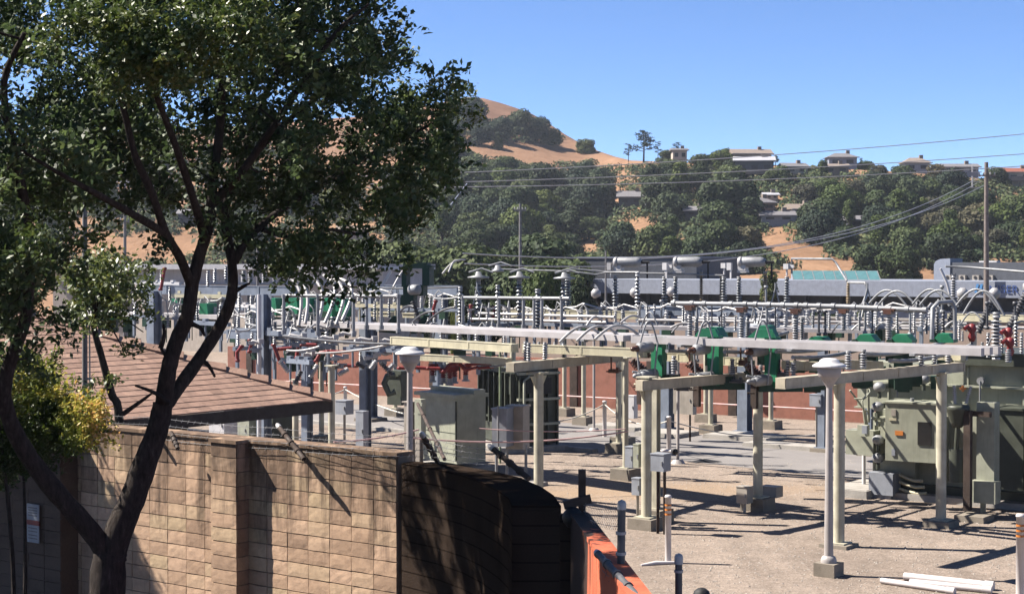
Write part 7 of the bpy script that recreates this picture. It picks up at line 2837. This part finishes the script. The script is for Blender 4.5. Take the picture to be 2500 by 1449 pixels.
for (k, x, y, w, szz, lb) in SP:
    if y > 685:
        D = {1690: 158, 1878: 128, 1180: 120, 1330: 115, 1405: 110, 1050: 118, 1115: 95, 2100: 110, 2010: 112, 240: 90}.get(x, 120)
        p = on(x, D, 0)
        htgt = 2.0
    else:
        p = hill_at(x, y)
    s = w * p.y / F / 9.0
    if y > 685:
        ytop = {1690: 655, 1878: 668, 1180: 640, 1330: 655, 1405: 685, 1050: 640, 1115: 715, 2100: 752, 2010: 755, 240: 640}[x]
        H_ = spec[k][1]
        want = CAM_H - (ytop - 650) / F * p.y
        sz_ = max(.3, want / (H_ * s * 1.0))
        plant(k, p, s, rt.uniform(0, 6), lb, None, sz_)
    else:
        plant(k, p - Vector((0, 0, .6)), s, rt.uniform(0, 6), lb, None, szz)

for i, (px, D, s_, k) in enumerate(((985, 150, 1.0, 1), (1035, 138, .9, 0), (1085, 150, 1.0, 2), (1140, 140, .95, 1), (1200, 155, 1.05, 0), (1262, 148, 1.0, 2), (1300, 160, 1.1, 1), (1375, 150, 1.0, 0), (1425, 162, .95, 2), (1245, 120, .7, 1), (1010, 118, .7, 3), (1110, 112, .6, 0))):
    plant(k, on(px, D, -.3), s_, i, 'leafy tree in the row at the foot of the hill left of the shop row', 'trees at the foot of the hill left of the shops', 1.0)


def pine(px, py, ypx, wpx, lb, seed, bare=True):
    p = hill_at(px, py)
    u = p.y / F
    H, W = (py - ypx) * u, wpx * u
    g = np.random.default_rng(seed)
    t_ = thing('pine_tree', lb, 'tree', p)
    m = MB()
    m.tube([(0, 0, -1), (W * .02, 0, H * .5), (0, 0, H)], [W * .04, W * .025, W * .005], 6)
    cs, ns = [], []
    for i in range(16):
        f = .38 + .6 * i / 16 if bare else .12 + .85 * i / 16
        a = g.random() * 6.283
        ln = W * .5 * (1.05 - f * .55 if bare else 1.05 - f) * g.uniform(.6, 1)
        e = Vector((math.cos(a) * ln, math.sin(a) * ln, H * f + ln * .12))
        m.tube([(0, 0, H * f - ln * .1), e], [W * .012, W * .004], 4, False)
        k = 90
        q = g.random(k)
        c = np.array([[e.x * v, e.y * v, H * f - ln * .1 + (e.z - H * f + ln * .1) * v] for v in (.45 + .6 * q)]) + g.normal(size=(k, 3)) * W * np.array([.06, .06, .022])
        cs.append(c)
        ns.append(unit(g.normal(size=(k, 3)) * .5 + np.array([0, 0, 1])))
    cs, ns = np.concatenate(cs), np.concatenate(ns)
    k = len(cs)
    quad_mesh('crown', cs, ns, g.normal(size=(k, 3)), np.full(k, W * .07), np.full(k, W * .035), g.random(k), HT[2], t_)
    m.build('trunk', MT['bark'], t_, world=False)


pine(1571, 398, 322, 72, 'tall open-branched pine standing alone on the skyline', 1)
pine(1534, 398, 352, 30, 'small thin pine left of the tall skyline pine', 2)
pine(1606, 396, 345, 26, 'small sparse pine right of the tall skyline pine', 3)
pine(1652, 398, 348, 34, 'sparse pine at the left of the cream skyline house', 4)
pine(2102, 398, 354, 26, 'thin pointed conifer on the skyline right of centre', 5, False)
pine(1893, 408, 380, 26, 'wispy tree at the right end of the brown skyline house', 6)

# ------------------------------------------------------------------ scrub between the trees: nobody could count it
rs_ = np.random.default_rng(77)
cs, ns, tn = [], [], []
nb_ = 0
while nb_ < 3600:
    x, y = rs_.uniform(-150, 2700), rs_.uniform(262, 662)
    if x < 1000 and rs_.random() < .55:
        continue
    yy, Dt = skyl(x)
    if y < yy + 14 or (x > 2260 and y > 640):
        nb_ += .05
        continue
    p = hill_at(x, y)
    R_ = rs_.uniform(1.0, 2.3)
    hp_ = R_ * 1.3 * F / p.y
    if is_open(x, y, y - hp_ * .6):
        nb_ += .02
        continue
    nb_ += 1
    k = 46
    d = unit(rs_.normal(size=(k, 3)))
    d[:, 2] = np.abs(d[:, 2])
    cs.append(np.array(p) + d * R_ * rs_.uniform(.75, 1.1, (k, 1)) * np.array([1.3, 1.3, .9]))
    ns.append(unit(d + rs_.normal(size=(k, 3)) * .4))
    tn.append(np.full(k, rs_.random()) * .75 + rs_.random(k) * .25)
cs, ns, tn = np.concatenate(cs), np.concatenate(ns), np.concatenate(tn)
k = len(cs)
sc_ = quad_mesh('scrub', cs, ns, rs_.normal(size=(k, 3)), rs_.uniform(.45, .9, k), rs_.uniform(.4, .7, k),
                tn, leafmat('scrub_foliage', [(0, (0.022, 0.038, 0.022)), (.45, (0.05, 0.068, 0.032)), (.75, (.09, .105, .045)), (.9, (0.11, 0.10, 0.07)), (1, (.16, .16, .06))], .8, .12, .1), None, .1)
sc_['kind'] = 'stuff'

# loose stones over the gravel
cs = []
nst = 5200
vs, fs = [], []
rk = random.Random(4)
m = MB()
for i in range(nst):
    px = rk.uniform(1380, 2560)
    D = 22 + 26 * rk.random() ** 1.5
    p = on(px, D, 0)
    r = rk.uniform(.012, .032)
    b = len(m.v)
    a0 = rk.random() * 6
    pts = [Vector((p.x + math.cos(a0 + k * 1.57) * r * rk.uniform(.7, 1.3), p.y + math.sin(a0 + k * 1.57) * r * rk.uniform(.7, 1.3), .002)) for k in range(4)]
    top = Vector((p.x, p.y, r * rk.uniform(.5, .9)))
    m.v += [tuple(q) for q in pts] + [tuple(top)]
    m.f += [(b, b + 1, b + 4), (b + 1, b + 2, b + 4), (b + 2, b + 3, b + 4), (b + 3, b, b + 4)]
    m.s += [False] * 4
struct('gravel_stones', m, concrete('pale_stones', (.44, .39, .34), 30, .2, .5), True)

# ------------------------------------------------------------------ thin summer haze
hz = MB()
hz.box((0, 700, 47), (3400, 1700, 98))
me = bpy.data.meshes.new('haze')
me.from_pydata([tuple(v) for v in hz.v], [], hz.f)
ho = bpy.data.objects.new('haze', me)
COL.objects.link(ho)
ho['kind'] = 'stuff'
hm = bpy.data.materials.new('haze_air')
hm.use_nodes = True
nt = hm.node_tree
nt.nodes.remove(nt.nodes['Principled BSDF'])
pv = nt.nodes.new('ShaderNodeVolumePrincipled')
pv.inputs['Color'].default_value = (0.80, 0.87, 1.0, 1)
pv.inputs['Density'].default_value = 0.00013
pv.inputs['Anisotropy'].default_value = 0.2
nt.links.new(pv.outputs[0], nt.nodes['Material Output'].inputs['Volume'])
me.materials.append(hm)
